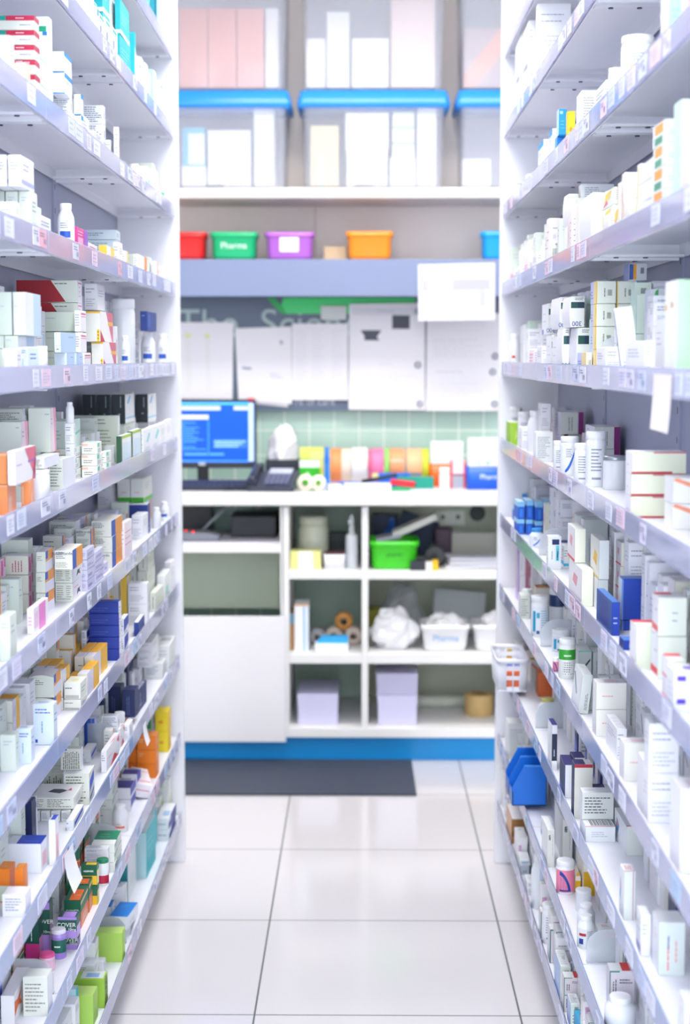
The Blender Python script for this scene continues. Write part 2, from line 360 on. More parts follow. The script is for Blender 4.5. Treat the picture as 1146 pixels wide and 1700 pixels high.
# --- coloured baskets
def bowl(name, label, px0, px1, pyt, Y, z, dep, col, cat='basket', hpx=None, word=None, card=None, grp=None, m=None, taper=.9):
    s = sc(Y); w = (px1-px0)*s; cx = wx((px0+px1)/2, Y, z); h = at(573, pyt, Y).z-z if hpx is None else hpx*s
    t = thing(name, label, cat, (cx, Y+dep/2, z), group=grp); mm = m or mat(col, .35, coat=.2)
    rings = []
    for f, zz_ in ((taper*.86, 0), (taper*.94, h*.04), (taper, h*.14), (.93, h*.78), (.95, h*.8), (1, h*.82), (1, h), (.955, h), (.93, h*.97), (.90, h*.8), (taper-.04, h*.12)):
        rings.append(rrect(-w/2*f, w/2*f, -dep/2*f, dep/2*f, zz_, min(w, dep)*.17*f))
    mb = MB(); mb.loft(rings, mm, True, True); mb.build('body', t)
    if word: text_mesh(word[0], h*.32, word[1], t, Matrix.Translation((0, -dep/2*.9-.004, h*.5)) @ Matrix.Rotation(R(87), 4, 'X'), 'lettering', .0006)
    if card:
        mb = MB(); mb.box((-w*.2, -dep/2*.95-.002, h*.28), (w*.18, -dep/2*.95, h*.86), 'f6f6fb'); mb.box((-w*.2, -dep/2*.95-.0025, h*.8), (w*.18, -dep/2*.95-.001, h*.9), '3b9be0')
        fc = Face((-w*.2, -dep/2*.95-.002, h*.28), (1,0,0), (0,0,1), w*.38, h*.5); decorate(mb, fc, [('t', .1, .1, .9, .9, 4, 'b5b8d8')], rng); mb.build('label_card', t)
    return t
bowl('plastic_basket', 'red plastic basket at the left end of the ledge', 264, 342, 385, 5.915, LZ, .13, 'e01f1f', grp=None)
bowl('plastic_basket', 'green plastic basket with white lettering on the ledge', 349, 427, 385, 5.915, LZ, .13, '0cb878', word=('Pharma', 'e8fff4'))
bowl('plastic_basket', 'purple plastic basket with a white card on the ledge', 440, 522, 385, 5.915, LZ, .13, 'b468d0', card=1)
bowl('plastic_basket', 'orange plastic basket on the ledge', 575, 653, 384, 5.915, LZ, .13, 'ff9320')
bowl('plastic_basket', 'bright blue plastic basket at the right end of the ledge', 799, 877, 384, 5.915, LZ, .13, '0aa0f0')
mb = MB(); a = at(538, 409, 6.05); b = at(576, 409, 6.05); mb.box((a.x, 6.05, LZ), (b.x, 6.15, a.z), 'dcc09a'); tag(mb.build('small_carton', bevel=.002), 'small tan carton behind the purple and orange baskets', 'carton')

# --- storage boxes on the wall shelf
CLEAR = mat('e4e8f6', .15, alpha=.26, coat=.3); LIDM = mat('2c93f2', .3)
def storage_box(px0, px1, pyb, pyt, Y, dep, z, label, lid=True, grp='clear storage boxes on the wall shelf'):
    s = sc(Y); x0, x1 = wx(px0, Y, z+.15), wx(px1, Y, z+.15); w = x1-x0; h = at(573, pyt, Y).z-z
    t = thing('storage_box', label, 'storage box', ((x0+x1)/2, Y+dep/2, z), group=grp)
    rings = [rrect(-w/2*f, w/2*f, -dep/2*f, dep/2*f, q, .02) for f, q in ((.94, 0), (.95, .008), (.985, h-.012), (1.0, h-.012), (1.0, h), (.965, h), (.96, h-.01), (.93, .012))]
    mb = MB(); mb.loft(rings, CLEAR, True, True); mb.build('body', t)
    if lid:
        mb = MB(); mb.loft([rrect(-w/2*f, w/2*f, -dep/2*f, dep/2*f, q, .02) for f, q in ((1.05, h-.014), (1.05, h+.004), (1.01, h+.045), (.96, h+.048), (.94, h+.038))], LIDM, True, True); mb.build('lid', t)
        for q in (-1,):
            mb = MB(); mb.box((-.07, -dep/2*.90-.004, .004), (.0, -dep/2*.90-.001, .016), '4b4f5e'); mb.build('latch', t)
    return t
b1 = storage_box(262, 478, 306, 171, 5.90, .26, UZ, 'clear storage box with blue lid, holding white cartons, left on the wall shelf')
b2 = storage_box(500, 741, 306, 171, 5.90, .26, UZ, 'clear storage box with blue lid, full of white and cream cartons, middle of wall shelf')
b3 = storage_box(762, 980, 306, 171, 5.90, .26, UZ, 'clear storage box with blue lid and one small carton, right on the wall shelf')
UZ2 = UZ + (at(573, 171, 5.90).z-UZ) + .048
UB = min(CEILING_Z-.02, 2.88)
def upper(px0, px1, label):
    s = sc(5.9); x0, x1 = wx(px0, 5.9, 2.6), wx(px1, 5.9, 2.6); w = x1-x0; h = UB-UZ2; dep = .26
    t = thing('storage_box', label, 'storage box', ((x0+x1)/2, 5.90+dep/2, UZ2), group='upper row of clear storage boxes')
    mb = MB(); mb.loft([rrect(-w/2*f, w/2*f, -dep/2*f, dep/2*f, q, .02) for f, q in ((.94, 0), (.95, .008), (.99, h-.012), (1.0, h-.012), (1.0, h), (.965, h), (.95, h-.01), (.93, .012))], CLEAR, True, True); mb.build('body', t)
upper(262, 478, 'open clear storage box full of peach folders, stacked on the left blue lid')
upper(500, 741, 'open clear storage box of white cartons, stacked on the middle blue lid')
upper(762, 980, 'open clear storage box with a grey and orange pack, stacked on the right blue lid')
def stuffbox(name, label, cat, px0, px1, py0, py1, Y, dep, col, z=None, print_=None, grp=None, rot=0, bev=.0015):
    zb = at(573, py1, Y).z if z is None else z; h = (py1-py0)*sc(Y); xa, xb = wx(px0, Y, zb+h/2), wx(px1, Y, zb+h/2); w = xb-xa
    mb = MB(); mb.box((-w/2, 0, 0), (w/2, dep, h), col)
    fc = Face((-w/2, 0, 0), (1,0,0), (0,0,1), w, h)
    if print_: decorate(mb, fc, print_, rng)
    o = mb.build(name, loc=((xa+xb)/2, Y, zb), rot=(0, 0, R(rot)), bevel=0); tag(o, label, cat, grp); return o
# contents, standing on the floors of the boxes
z0 = UZ+.014
P = [('t', .15, .55, .85, .85, 3, 'c2c8e0')]
for i, (a, b, y0, y1, col, pr, lb) in enumerate([
    (302, 342, 270, 302, 'f4f5fb', P, 'low white carton at the bottom left of the left storage box'),
    (345, 416, 212, 302, 'fafafe', P, 'large white carton in the middle of the left storage box'),
    (422, 455, 178, 302, 'f2f4fb', P, 'tall narrow white carton at the right of the left storage box'),
    (303, 340, 206, 268, '5cc4ea', [('r', .25, .05, 1, .85, 'f4fbff')], 'white and sky blue carton on the low carton of the left storage box')]):
    stuffbox('carton', lb, 'carton', a, b, y0, y1, 5.935, .16, col, z=z0+(.0 if y1 == 302 else 32*sc(5.9)+.001), print_=pr)
for (a, b, y0, y1, col, pr, lb) in [
    (516, 562, 206, 303, 'f8e3b0', [('r', .3, 0, .45, .5, 'c8e8f0')], 'cream carton with a pale blue stripe in the middle storage box'),
    (576, 643, 245, 303, 'fdfdff', P, 'white carton low in the centre of the middle storage box'),
    (648, 690, 258, 303, 'fbfbff', P, 'white carton low at right centre of the middle storage box'),
    (693, 724, 176, 303, 'fbfbfd', P, 'tall white carton at the right of the middle storage box')]:
    stuffbox('carton', lb, 'carton', a, b, y0, y1, 5.935, .16, col, z=z0, print_=pr)
stuffbox('carton', 'white carton lettered in grey, upper centre of the middle storage box', 'carton', 574, 645, 184, 244, 5.935, .16, 'fdfdff', z=z0+58*sc(5.9)+.001, print_=[('t', .3, .2, .8, .45, 2, 'b0b0ba')])
for i in range(3): stuffbox('carton', 'white carton with a thin mint edge, ' + ('lowest', 'middle', 'topmost')[i] + ' of three in the middle storage box', 'carton', 652, 688, 226, 250, 5.935, .15, 'fafdfd', z=z0+(45+i*25)*sc(5.9)+.001*(i+1), print_=[('r', 0, .9, 1, 1, '9adcc8')])
stuffbox('carton', 'small white carton alone in the right storage box', 'carton', 768, 815, 260, 303, 5.935, .14, 'fbfbff', z=z0, print_=P)
z1 = UZ2+.014
for i, (a, b) in enumerate(((298, 344), (346, 392), (394, 438))):
    stuffbox('file_folder', 'peach cardboard folder, ' + ('left', 'middle', 'right')[i] + ' of three in the upper left storage box', 'folder', a, b, 14, 140, 5.935, .19, 'f0a594', z=z1, print_=[('r', .47, .02, .52, .95, 'e89c8c')], grp='peach folders in the upper left storage box')
stuffbox('carton', 'white carton right of the peach folders', 'carton', 441, 462, 14, 140, 5.935, .18, 'f6f6f8', z=z1)
for (a, b, y0, col, lb) in [(508, 540, 62, 'fafafc', 'narrow white carton at the left of the upper middle storage box'), (543, 580, 20, 'fbfbfd', 'white carton with small print in the upper middle storage box'), (585, 645, 62, 'fdfdff', 'wide white carton in the centre of the upper middle storage box'), (650, 722, -6, 'fae2dc', 'tall pale pink carton at the right of the upper middle storage box')]:
    stuffbox('carton', lb, 'carton', a, b, y0, 140, 5.935, .17, col, z=z1, print_=[('t', .2, .7, .8, .85, 2, 'd8c8c8')])
stuffbox('carton', 'grey and orange patterned pack in the upper right storage box', 'carton', 770, 850, 46, 140, 5.935, .17, 'bba5a8', z=z1, print_=[('p', [(.0, .0), (.25, .0), (1, .8), (1, 1), (.75, 1), (.0, .2)], 'eda486')])
# --- papers fixed to the sign board
def paper(name, label, pts, Y, pr, th=.003, col='eceaf2'):
    P_ = [at(x, y, Y) for x, y in pts]; t = thing(name, label, 'notice', P_[3])
    mb = MB(); mb.prism([Vector(p)-P_[3] for p in P_][::-1], (0, th, 0), col); u = P_[2]-P_[3]; v = P_[0]-P_[3]
    fc = Face((0, 0, 0), u.normalized(), v.normalized(), u.length, v.length); decorate(mb, fc, pr, rng); mb.build('sheet', t)
    return t, fc
def rings_on(t, fc, spots):
    for a, b in spots:
        mb = MB(); c = fc.p(a, b, .001); prof = []
        mb.lathe([(.006, 0), (.013, 0), (.013, -.003), (.006, -.003), (.006, 0)], mat('8f93a5', .3, .3), c=c, n=20, axis='y', caps=False); mb.build('ring', t)
G = 'c9cade'
paper('notice_sheet', 'white sheet with yellowish table columns, leftmost on the sign board', [(296, 535), (388, 535), (386, 663), (300, 662)], 6.155, [('t', .12, .1, .26, .85, 22, 'cfd3c4'), ('t', .5, .1, .63, .85, 22, 'd3d6c6'), ('r', .12, .8, .24, .86, 'e4e6b8'), ('r', .5, .8, .6, .85, 'dfe4a8')])
paper('notice_sheet', 'loose tilted sheet hanging behind the second notice', [(392, 546), (480, 546), (478, 676), (404, 668)], 6.158, [])
paper('notice_sheet', 'white sheet with few dark marks, hanging crooked above the telephone', [(390, 545), (484, 542), (485, 671), (396, 664)], 6.152, [('r', .1, .44, .27, .47, '8d96b0'), ('t', .62, .34, .85, .42, 2, '9aa0b4'), ('t', .45, .1, .6, .15, 1, 'aeb3c6'), ('t', .1, .75, .7, .9, 5, 'e2e3ee'), ('r', .83, .83, .88, .88, '9da3b8')])
paper('notice_sheet', 'white sheet with a full grey table between two dark gaps', [(485, 537), (578, 537), (578, 664), (485, 664)], 6.152, [('t', .08, .08, .3, .92, 24, 'd4d6e4'), ('t', .36, .08, .6, .92, 24, 'd4d6e4'), ('t', .7, .08, .94, .92, 24, 'd4d6e4')])
paper('notice_sheet', 'small pale grey slip on the green bar of the sign', [(533, 508), (575, 508), (575, 531), (533, 531)], 6.15, [], col='d7dcdc')
t, fc = paper('notice_sheet', 'tall white sheet with two dark pictures and ring holes', [(580, 505), (706, 503), (706, 681), (579, 680)], 6.146, [
    ('r', .04, .9, .9, .97, 'dedee8'), ('t', .36, .92, .66, .955, 1, '85889c'), ('r', .56, .77, .79, .9, '3a3e4e'), ('p', [(.15, .755), (.42, .755), (.36, .69), (.40, .66), (.2, .66), (.2, .70)], '454a5c'), ('t', .4, .42, .6, .45, 1, G), ('t', .15, .22, .85, .34, 4, 'd2d3e2')])
rings_on(t, fc, ((.9, .94), (.9, .43), (.93, .06)))
t, fc = paper('notice_sheet', 'tall white sheet of faint print at the right end of the sign board', [(709, 520), (838, 520), (838, 682), (707, 682)], 6.146, [('t', .08, .55, .75, .75, 6, 'd0d1e0'), ('t', .12, .38, .62, .42, 1, 'b4b5c8'), ('t', .08, .1, .8, .3, 5, 'dcdde8')])
rings_on(t, fc, ((.84, .40), (.87, .56), (.87, .07)))
paper('notice_sheet', 'landscape white sheet with grey blocks fixed over the ledge front board', [(694, 439), (822, 436), (822, 531), (695, 533)], 5.893, [('t', .1, .78, .92, .88, 2, 'b9bbcd'), ('r', .05, .52, .14, .72, 'b8b8c8'), ('r', .45, .53, .94, .73, 'b4b4c6'), ('r', .8, .24, .88, .52, 'b8b8c8'), ('t', .25, .17, .75, .23, 1, 'b4b5c6')], col='d6d6e0')
# --- monitor
MY = 5.90
t = thing('computer_monitor', 'black flat computer monitor showing a blue program screen', 'monitor', (wx(340, MY, 1.2), MY, CT))
mb = MB(); pb(mb, 248, 424, 663, 777, MY, .045, mat('1b2230', .4)); part('housing', t, mb, .004)
mb = MB(); pb(mb, 253, 413, 670, 767, MY-.0015, .001, mat('0050e6', .7, emit=.55)); s1 = part('screen', t, mb)
mb = MB()
for x0, x1, y0, y1, c in ((262, 366, 674, 681, 'a9b6ff'), (388, 412, 674, 681, 'a9b6ff'), (262, 413, 668, 672, '3aa2ff'), (262, 346, 689, 696, 'c0c4ff'), (345, 347, 698, 756, '1c74ff'), (354, 410, 729, 744, '1a5cff'), (306, 372, 752, 756, '3a86ff'), (413, 421, 669, 766, '9fb8f8'), (262, 413, 764, 767, '2a7cff')):
    pb(mb, x0, x1, y0, y1, MY-.0026, .0008, mat(c, .3, emit=.9))
for i in range(12): pb(mb, 264, 264+rng.randint(40, 78), 701+i*4, 703+i*4, MY-.0026, .0008, mat('2f7dff', .3, emit=.9))
for i in range(3): pb(mb, 356, 408-i*6, 732+i*4, 734+i*4, MY-.003, .0003, mat('7fb0ff', .3, emit=.9))
c = part('screen_text', t, mb)
mb = MB(); pb(mb, 328, 346, 777, 800, MY+.02, .02, '14181f'); part('neck', t, mb)
mb = MB(); mb.lathe([(.10, 0), (.10, .008), (.03, .012)], mat('14181f', .4), c=(0, .03, 0), n=32); mb.build('foot', t)
mb = MB(); pb(mb, 330, 341, 767, 773, MY-.0015, .001, 'b7bfc8'); part('badge', t, mb)
mb = MB(); pb(mb, 411, 422, 661, 664.5, MY, .02, 'e8394a'); part('red_tag', t, mb)
# keyboard
t = thing('keyboard', 'dark keyboard lying in front of the monitor', 'keyboard', (wx(335, 5.75, CT), 5.75, CT), (0, 0, 0))
mb = MB(); mb.prism([(-.2, -.07, 0), (-.2, .08, 0), (-.2, .08, .026), (-.2, -.07, .012)], (.37, 0, 0), mat('232738', .5)); mb.build('case', t)
mb = MB()
for r_ in range(5):
    for c_ in range(17): mb.box((-.192+c_*.0212, -.062+r_*.026, .012+r_*.0026), (-.192+c_*.0212+.018, -.062+r_*.026+.021, .019+r_*.0026), mat('3c4260', .5))
mb.build('keys', t)
# telephone
t = thing('desk_telephone', 'dark grey desk telephone with a pale display beside the keyboard', 'telephone', (wx(449, 5.72, CT), 5.72, CT), (0, 0, R(-6)))
mb = MB(); mb.prism([(-.075, -.08, 0), (-.075, .11, 0), (-.075, .11, .062), (-.075, .08, .066), (-.075, -.08, .018)], (.17, 0, 0), mat('383c50', .4)); mb.build('base', t, bevel=.004)
mb = MB(); mb.rbox((.03, .068, .064), (.085, .05, .004), mat('c6cbe0', .3), (R(16), 0, 0)); mb.build('display', t)
mb = MB()
for i in range(4):
    for j in range(5): mb.rbox((-.005+j*.018, -.055+i*.024, .031+i*.0072), (.012, .014, .006), mat('7f85a6', .5), (R(16), 0, 0))
mb.build('keypad', t)
mb = MB(); mb.tube([(-.058, -.07, .034), (-.058, -.03, .052), (-.058, .05, .075), (-.058, .09, .078)], .014, mat('2b2f42', .4)); mb.rbox((-.058, -.062, .032), (.036, .04, .02), mat('2b2f42', .4), (R(16), 0, 0)); mb.rbox((-.058, .088, .076), (.036, .04, .02), mat('2b2f42', .4), (R(16), 0, 0)); mb.build('handset', t)
mb = MB(); pts = [(-.07+.01*math.cos(k*1.1), -.085-k*.0006, .012+.008*math.sin(k*1.1)) for k in range(40)]; pts = [(p[0]-k*.002, p[1], p[2]) for k, p in enumerate(pts)]; mb.tube(pts, .002, '22263a', 6); mb.build('coiled_cord', t)
# crumpled bags
def crumple(name, label, cat, px, Y, z, w, d, h, col, seed, grp=None, alpha=1):
    r = random.Random(seed); import mathutils; mb = MB(); n = 26; m = 16; rings = []
    for i in range(m+1):
        ph = math.pi*i/m; ring = []
        for k in range(n):
            a = 2*math.pi*k/n; v = Vector((math.sin(ph)*math.cos(a), math.sin(ph)*math.sin(a), -math.cos(ph)))
            q = mathutils.noise.noise(v*1.8+Vector((seed, 0, 0)))*.34+mathutils.noise.noise(v*6+Vector((seed, 1, 0)))*.14+1
            ring.append((v.x*w/2*q, v.y*d/2*q, max(0, (v.z*q+.8)/1.8*h)))
        rings.append(ring)
    mb.loft(rings, mat(col, .35, alpha=alpha, coat=.3), False, False, smooth=False)
    o = mb.build(name, loc=(wx(px, Y, z), Y, z)); tag(o, label, cat, grp); return o
mb = MB(); pb(mb, 441, 498, 772, 812, 5.99, .10, '2c3242'); o = mb.build('desk_bin', bevel=.004); o.location.z = CT-min(v.co.z for v in o.data.vertices); tag(o, 'dark desk bin holding a white plastic bag', 'bin')
crumple('plastic_bag', 'crumpled white plastic bag stuffed in the dark bin beside the monitor', 'bag', 468, 6.045, CT+.05, .125, .09, .165, 'ecebf6', 3)
# things on the worktop
def on(name, label, cat, px0, px1, hpx, Y, dep, col, pr=None, z=CT, grp=None, rot=0):
    s = sc(Y); w = (px1-px0)*s; h = hpx*s; mb = MB(); mb.box((-w/2, 0, 0), (w/2, dep, h), col)
    if pr: decorate(mb, Face((-w/2, 0, 0), (1,0,0), (0,0,1), w, h), pr, rng)
    o = mb.build(name, loc=(wx((px0+px1)/2, Y, z), Y, z), rot=(0, 0, R(rot))); tag(o, label, cat, grp); return o
on('carton', 'yellow carton with pale bands standing behind the green one', 'carton', 498, 537, 62, 5.95, .06, 'ecec78', [('r', 0, .45, 1, .62, 'f6f0a8'), ('r', .1, .25, .9, .45, 'eadf5c'), ('r', .45, .62, 1, .9, 'f5f09a')])
on('carton', 'green carton with white top band and white emblem', 'carton', 497, 531, 44, 5.87, .05, '2dbb1c', [('r', 0, .72, 1, 1, 'f0f5f2'), ('p', [(.4+.13*math.cos(k*.7), .4+.15*math.sin(k*.7)) for k in range(9)], 'c8f5c0')])
mb = MB(); c = (wx(543, 5.85, CT), 5.85, CT); mb.lathe([(.022, 0), (.020, .004), (.010, .02), (.007, .08), (.010, .10), (.006, .13), (.008, .148), (.002, .15)], mat('0c7cf0', .35), n=16); o = mb.build('bottle', loc=c); tag(o, 'slim blue squeeze bottle between the yellow carton and the tape rolls', 'bottle')
def roll(label, px, w, hpx, Y, col, col2=None, grp='rolls of label tape on the worktop', z=CT, core='b48a5a', name='tape_roll'):
    s = sc(Y); r = hpx*s/2; W = w*s; mb = MB(); x0 = -W/2
    if col2: mb.lathe([(r, x0), (r, x0+W*.5)], mat(col, .5), axis='x', c=(0, 0, r)); mb.lathe([(r*1.002, x0+W*.5), (r*1.002, x0+W)], mat(col2, .5), axis='x', c=(0, 0, r))
    else: mb.lathe([(r*.985, x0), (r, x0+W*.04), (r, x0+W*.96), (r*.985, x0+W)], mat(col, .5), axis='x', c=(0, 0, r))
    t = thing(name, label, 'tape roll', (wx(px, Y, z), Y, z), group=grp); mb.build('tape', t)
    mb = MB(); mb.lathe([(r*.35, x0-.001), (r*.35, x0+W+.001)], mat(core, .6), axis='x', c=(0, 0, r)); mb.build('core', t)
for px, w, h, c1, c2, lb in ((558, 18, 60, 'ff9a5c', None, 'orange banded tape roll, first of the row from the left'), (575, 16, 60, 'f5dcc8', None, 'cream tape roll right of the first orange one'), (597, 26, 62, 'f2ecec', None, 'wide white tape roll left of the narrow rose roll'), (614, 5, 58, 'f06a94', None, 'narrow rose tape roll'), (627, 20, 60, 'f77fae', None, 'pink printed tape roll'), (642, 8, 60, '9be070', None, 'narrow green tape roll'), (659, 24, 60, 'f7a572', None, 'salmon tape roll behind the coral block'), (687, 26, 60, 'f8c090', None, 'peach tape roll with grey base behind'), (706, 11, 60, 'cfe23c', None, 'yellow-green tape roll, last of the row')):
    roll(lb, px, w, h, 5.98, c1, c2, grp=None)
for px0, px1, y0, y1, c, lb in ((548, 567, 0, 18, 'ff7a50', 'orange'),): pass
on('label_dispenser', 'low rose and yellow label dispenser in front of the pink roll', 'dispenser', 618, 643, 32, 5.915, .03, 'fbf0a8', [('r', 0, 0, 1, .3, 'f0508c')])
on('label_dispenser', 'coral and cream block left of the slate grey block', 'dispenser', 648, 672, 44, 5.915, .03, 'fbd0b4', [('r', .1, 0, .9, .35, 'f0684c')])
on('stapler_box', 'slate grey block below the peach tape roll', 'box', 673, 700, 34, 5.915, .03, '7d879c')
def open_box(name, label, px0, px1, hb, hp, Y, dep, col, word=None):
    s = sc(Y); w = (px1-px0)*s; t = thing(name, label, 'box', (wx((px0+px1)/2, Y, CT), Y, CT)); h = hb*s
    mb = MB(); r0 = rrect(-w/2*.94, w/2*.94, 0.004, dep-.004, 0, .012); r1 = rrect(-w/2, w/2, 0, dep, h, .012); r2 = rrect(-w/2+.003, w/2-.003, .003, dep-.003, h, .01); r3 = rrect(-w/2*.94+.003, w/2*.94-.003, .007, dep-.007, .004, .01)
    mb.loft([r0, r1, r2, r3], mat(col, .35), True, True); mb.build('body', t)
    if word: text_mesh(word, h*.32, 'e6f2ff', t, Matrix.Translation((w*.12, -.003, h*.55)) @ Matrix.Rotation(R(90), 4, 'X'), 'lettering', .0005)
    return t, w, h
open_box('desk_box', 'orange open box holding white papers', 713, 772, 38, 70, 5.86, .10, 'ff6a10')
on('paper_stack', 'white papers standing in the orange box', 'paper', 715, 769, 72, 5.885, .05, 'f3f1f8', [('t', .08, .75, .2, .9, 3, 'a8a8c0')], z=CT+.006)
open_box('desk_box', 'royal blue open box with white lettering holding papers', 774, 836, 38, 70, 5.74, .11, '0660e0', 'Pharm')
on('paper_stack', 'white papers standing in the royal blue box', 'paper', 777, 832, 82, 5.765, .06, 'f4f3fa', [('r', .3, .47, .36, .53, '9cc8c8'), ('r', .55, .47, .64, .53, '7ec4b8')], z=CT+.006)
on('carton', 'small red and white carton between the orange and blue boxes', 'carton', 748, 773, 46, 5.80, .035, 'f0d8e0', [('r', .0, .0, .12, 1, 'e83040'), ('r', .88, 0, 1, 1, 'e83040'), ('r', .12, 0, .88, .45, 'a9aab8'), ('r', .12, .45, .88, .52, '8a4a58')])
def bottle0(name, label, px, wpx, hpx, Y, z, body, cap, capfrac=.2, neck=.6, lab=None, grp=None):
    s = sc(Y); r = wpx*s/2; h = hpx*s; hb = h*(1-capfrac); t = thing(name, label, 'bottle', (wx(px, Y, z), Y, z), group=grp)
    mb = MB(); mb.lathe([(r*.94, 0), (r, .002), (r, hb*.86), (r*.9, hb*.94), (r*neck, hb), (r*neck, hb+.002)], mat(body, .3), n=24); mb.build('body', t)
    mb = MB(); mb.lathe([(r*(neck+.08), hb), (r*(neck+.1), hb+.001), (r*(neck+.08), h-.001), (r*(neck+.03), h)], mat(cap, .35), n=24); mb.build('cap', t)
    if lab:
        mb = MB(); mb.lathe([(r*1.01, hb*.15), (r*1.01, hb*.7)], mat(lab, .5), n=24); mb.build('label_sleeve', t)
    return t
bottle0('bottle', 'small white bottle with wide cap standing before the orange box', 738, 18, 38, 5.70, CT, 'f7f7fb', 'fdfdff', .25, .85)
# clutter at the front of the worktop
def flat_roll(label, px, Y, r, w, col, core, z=CT, name='tape_roll', cat='tape roll', grp=None):
    t = thing(name, label, cat, (wx(px, Y, z), Y, z), group=grp); mb = MB()
    mb.lathe([(r*.4, -w/2), (r, -w/2), (r, w/2), (r*.4, w/2), (r*.4, -w/2)], mat(col, .6), axis='y', c=(0, 0, r), caps=False); mb.build('tape', t)
    mb = MB(); mb.lathe([(r*.34, -w/2), (r*.4, -w/2-.001), (r*.4, w/2), (r*.34, w/2), (r*.34, -w/2)], mat(core, .6), axis='y', c=(0, 0, r), caps=False); mb.build('core', t)
flat_roll('cream tape roll beside the telephone', 507, 5.68, .030, .03, 'f2ead8', '8a5a48')
flat_roll('cream tape roll in front of the green carton', 529, 5.70, .028, .04, 'f4efdc', 'c8b490')
def lying(name, label, cat, px, Y, z, size, col, rot):
    mb = MB(); mb.rbox((0, 0, size[2]/2), size, col); o = mb.build(name, loc=(wx(px, Y, z), Y, z), rot=rot, bevel=.0015); tag(o, label, cat); return o
lying('notepad', 'white notepad with a yellow mark left of the papers', 'notepad', 556, 5.69, CT, (.05, .05, .024), 'f5f5fa', (0, 0, .2))
lying('sticky_note', 'yellow sticky note on the white notepad', 'note', 555, 5.685, CT+.0242, (.03, .03, .003), 'f7d32a', (0, 0, .2))
lying('paper_pile', 'low pile of white papers at the worktop front', 'paper', 610, 5.68, CT, (.17, .1, .026), 'f6f5f8', (0, 0, .03))
lying('ruler', 'blue ruler lying along the tape rolls', 'ruler', 600, 5.85, CT, (.24, .03, .02), '2a78e8', (0, 0, .0))
mb = MB(); mb.tube([(-.07, 0, .006), (-.02, .0, .014), (.05, 0, .028), (.06, 0, .03)], .0065, '181a20'); o = mb.build('stapler', loc=(wx(632, 5.76, CT), 5.76, CT+.022)); tag(o, 'long black pen-like tool resting across the tape rolls', 'tool')
t = thing('stapler', 'red stapler with a green base in front of the coral block', 'stapler', (wx(669, 5.70, CT), 5.70, CT), (0, 0, R(-8)))
mb = MB(); mb.rbox((0, 0, .006), (.09, .03, .012), '12b47a'); mb.build('base', t, bevel=.003)
mb = MB(); mb.rbox((0, 0, .026), (.092, .026, .022), 'e8283c', (0, R(6), 0)); mb.build('arm', t, bevel=.005)
mb = MB(); mb.rbox((.042, 0, .022), (.012, .022, .014), '1c1c24'); mb.build('nose', t)
lying('pen_case', 'teal and blue flat case behind the red stapler', 'case', 690, 5.80, CT, (.135, .05, .042), '10a08c', (0, 0, -.04))
lying('clipboard', 'blue clipboard under the teal case', 'clipboard', 655, 5.875, CT, (.12, .035, .05), '1577e8', (0, 0, 0))
lying('scrap_paper', 'pale sheet between the stapler and the white bottle', 'paper', 705, 5.66, CT, (.10, .09, .006), 'e6e6f4', (0, 0, .1))
# --- compartments: left opening
mb = MB(); mb.rbox((0, 0, .004), (.40, .28, .008), 'eceaf4'); o = mb.build('paper_pile', loc=(wx(392, 5.85, SHL), 5.80, SHL)); tag(o, 'thin pile of white papers on the open shelf under the computer', 'paper')
mb = MB(); mb.rbox((0, 0, .04), (.17, .2, .08), '1f222c'); o = mb.build('computer_case', loc=(wx(425, 5.95, SHL), 5.90, SHL+.009), bevel=.004); tag(o, 'black flat device box at the right of the open niche', 'device')
t = thing('network_router', 'grey network device with red lights at the left of the open niche', 'device', (wx(332, 5.74, SHL), 5.74, SHL+.009))
mb = MB(); mb.prism([(-.07, -.05, 0), (.075, -.05, 0), (.075, -.05, .018), (.03, -.05, .03), (-.07, -.05, .03)][::-1], (0, .1, 0), '8f94a0'); mb.build('case', t, bevel=.003)
mb = MB(); mb.lathe([(.004, 0), (.003, .003)], mat('ff2010', emit=4), c=(-.022, -.03, .03), n=10); mb.build('indicator_light', t)
mb = MB(); mb.lathe([(.004, 0), (.003, .003)], mat('ff2010', emit=3), c=(-.052, -.0, .03), n=10); mb.build('indicator_light', t)
mb = MB(); mb.rbox((0, 0, .055), (.12, .1, .11), '15151d'); o = mb.build('power_supply', loc=(wx(328, 5.98, SHL), 5.98, SHL+.009), bevel=.004); tag(o, 'black power supply behind the grey network device', 'device')
mb = MB(); mb.tube([(-.10, 0, .02), (-.06, .0, .06), (-.03, .02, .09), (0, .04, .12)], .005, '9aa0a8'); o = mb.build('cable', loc=(wx(380, 5.85, SHL), 5.76, SHL+.01)); tag(o, 'grey cable rising from the grey network device in the niche', 'cable')
mb = MB(); mb.tube([(.09, .1, .07), (.11, .1, .095), (.14, .12, .11)], .005, 'c8c8cc'); o = mb.build('cable', loc=(wx(380, 5.85, SHL), 5.90, SHL+.02)); tag(o, 'pale cable loop above the black flat device', 'cable')
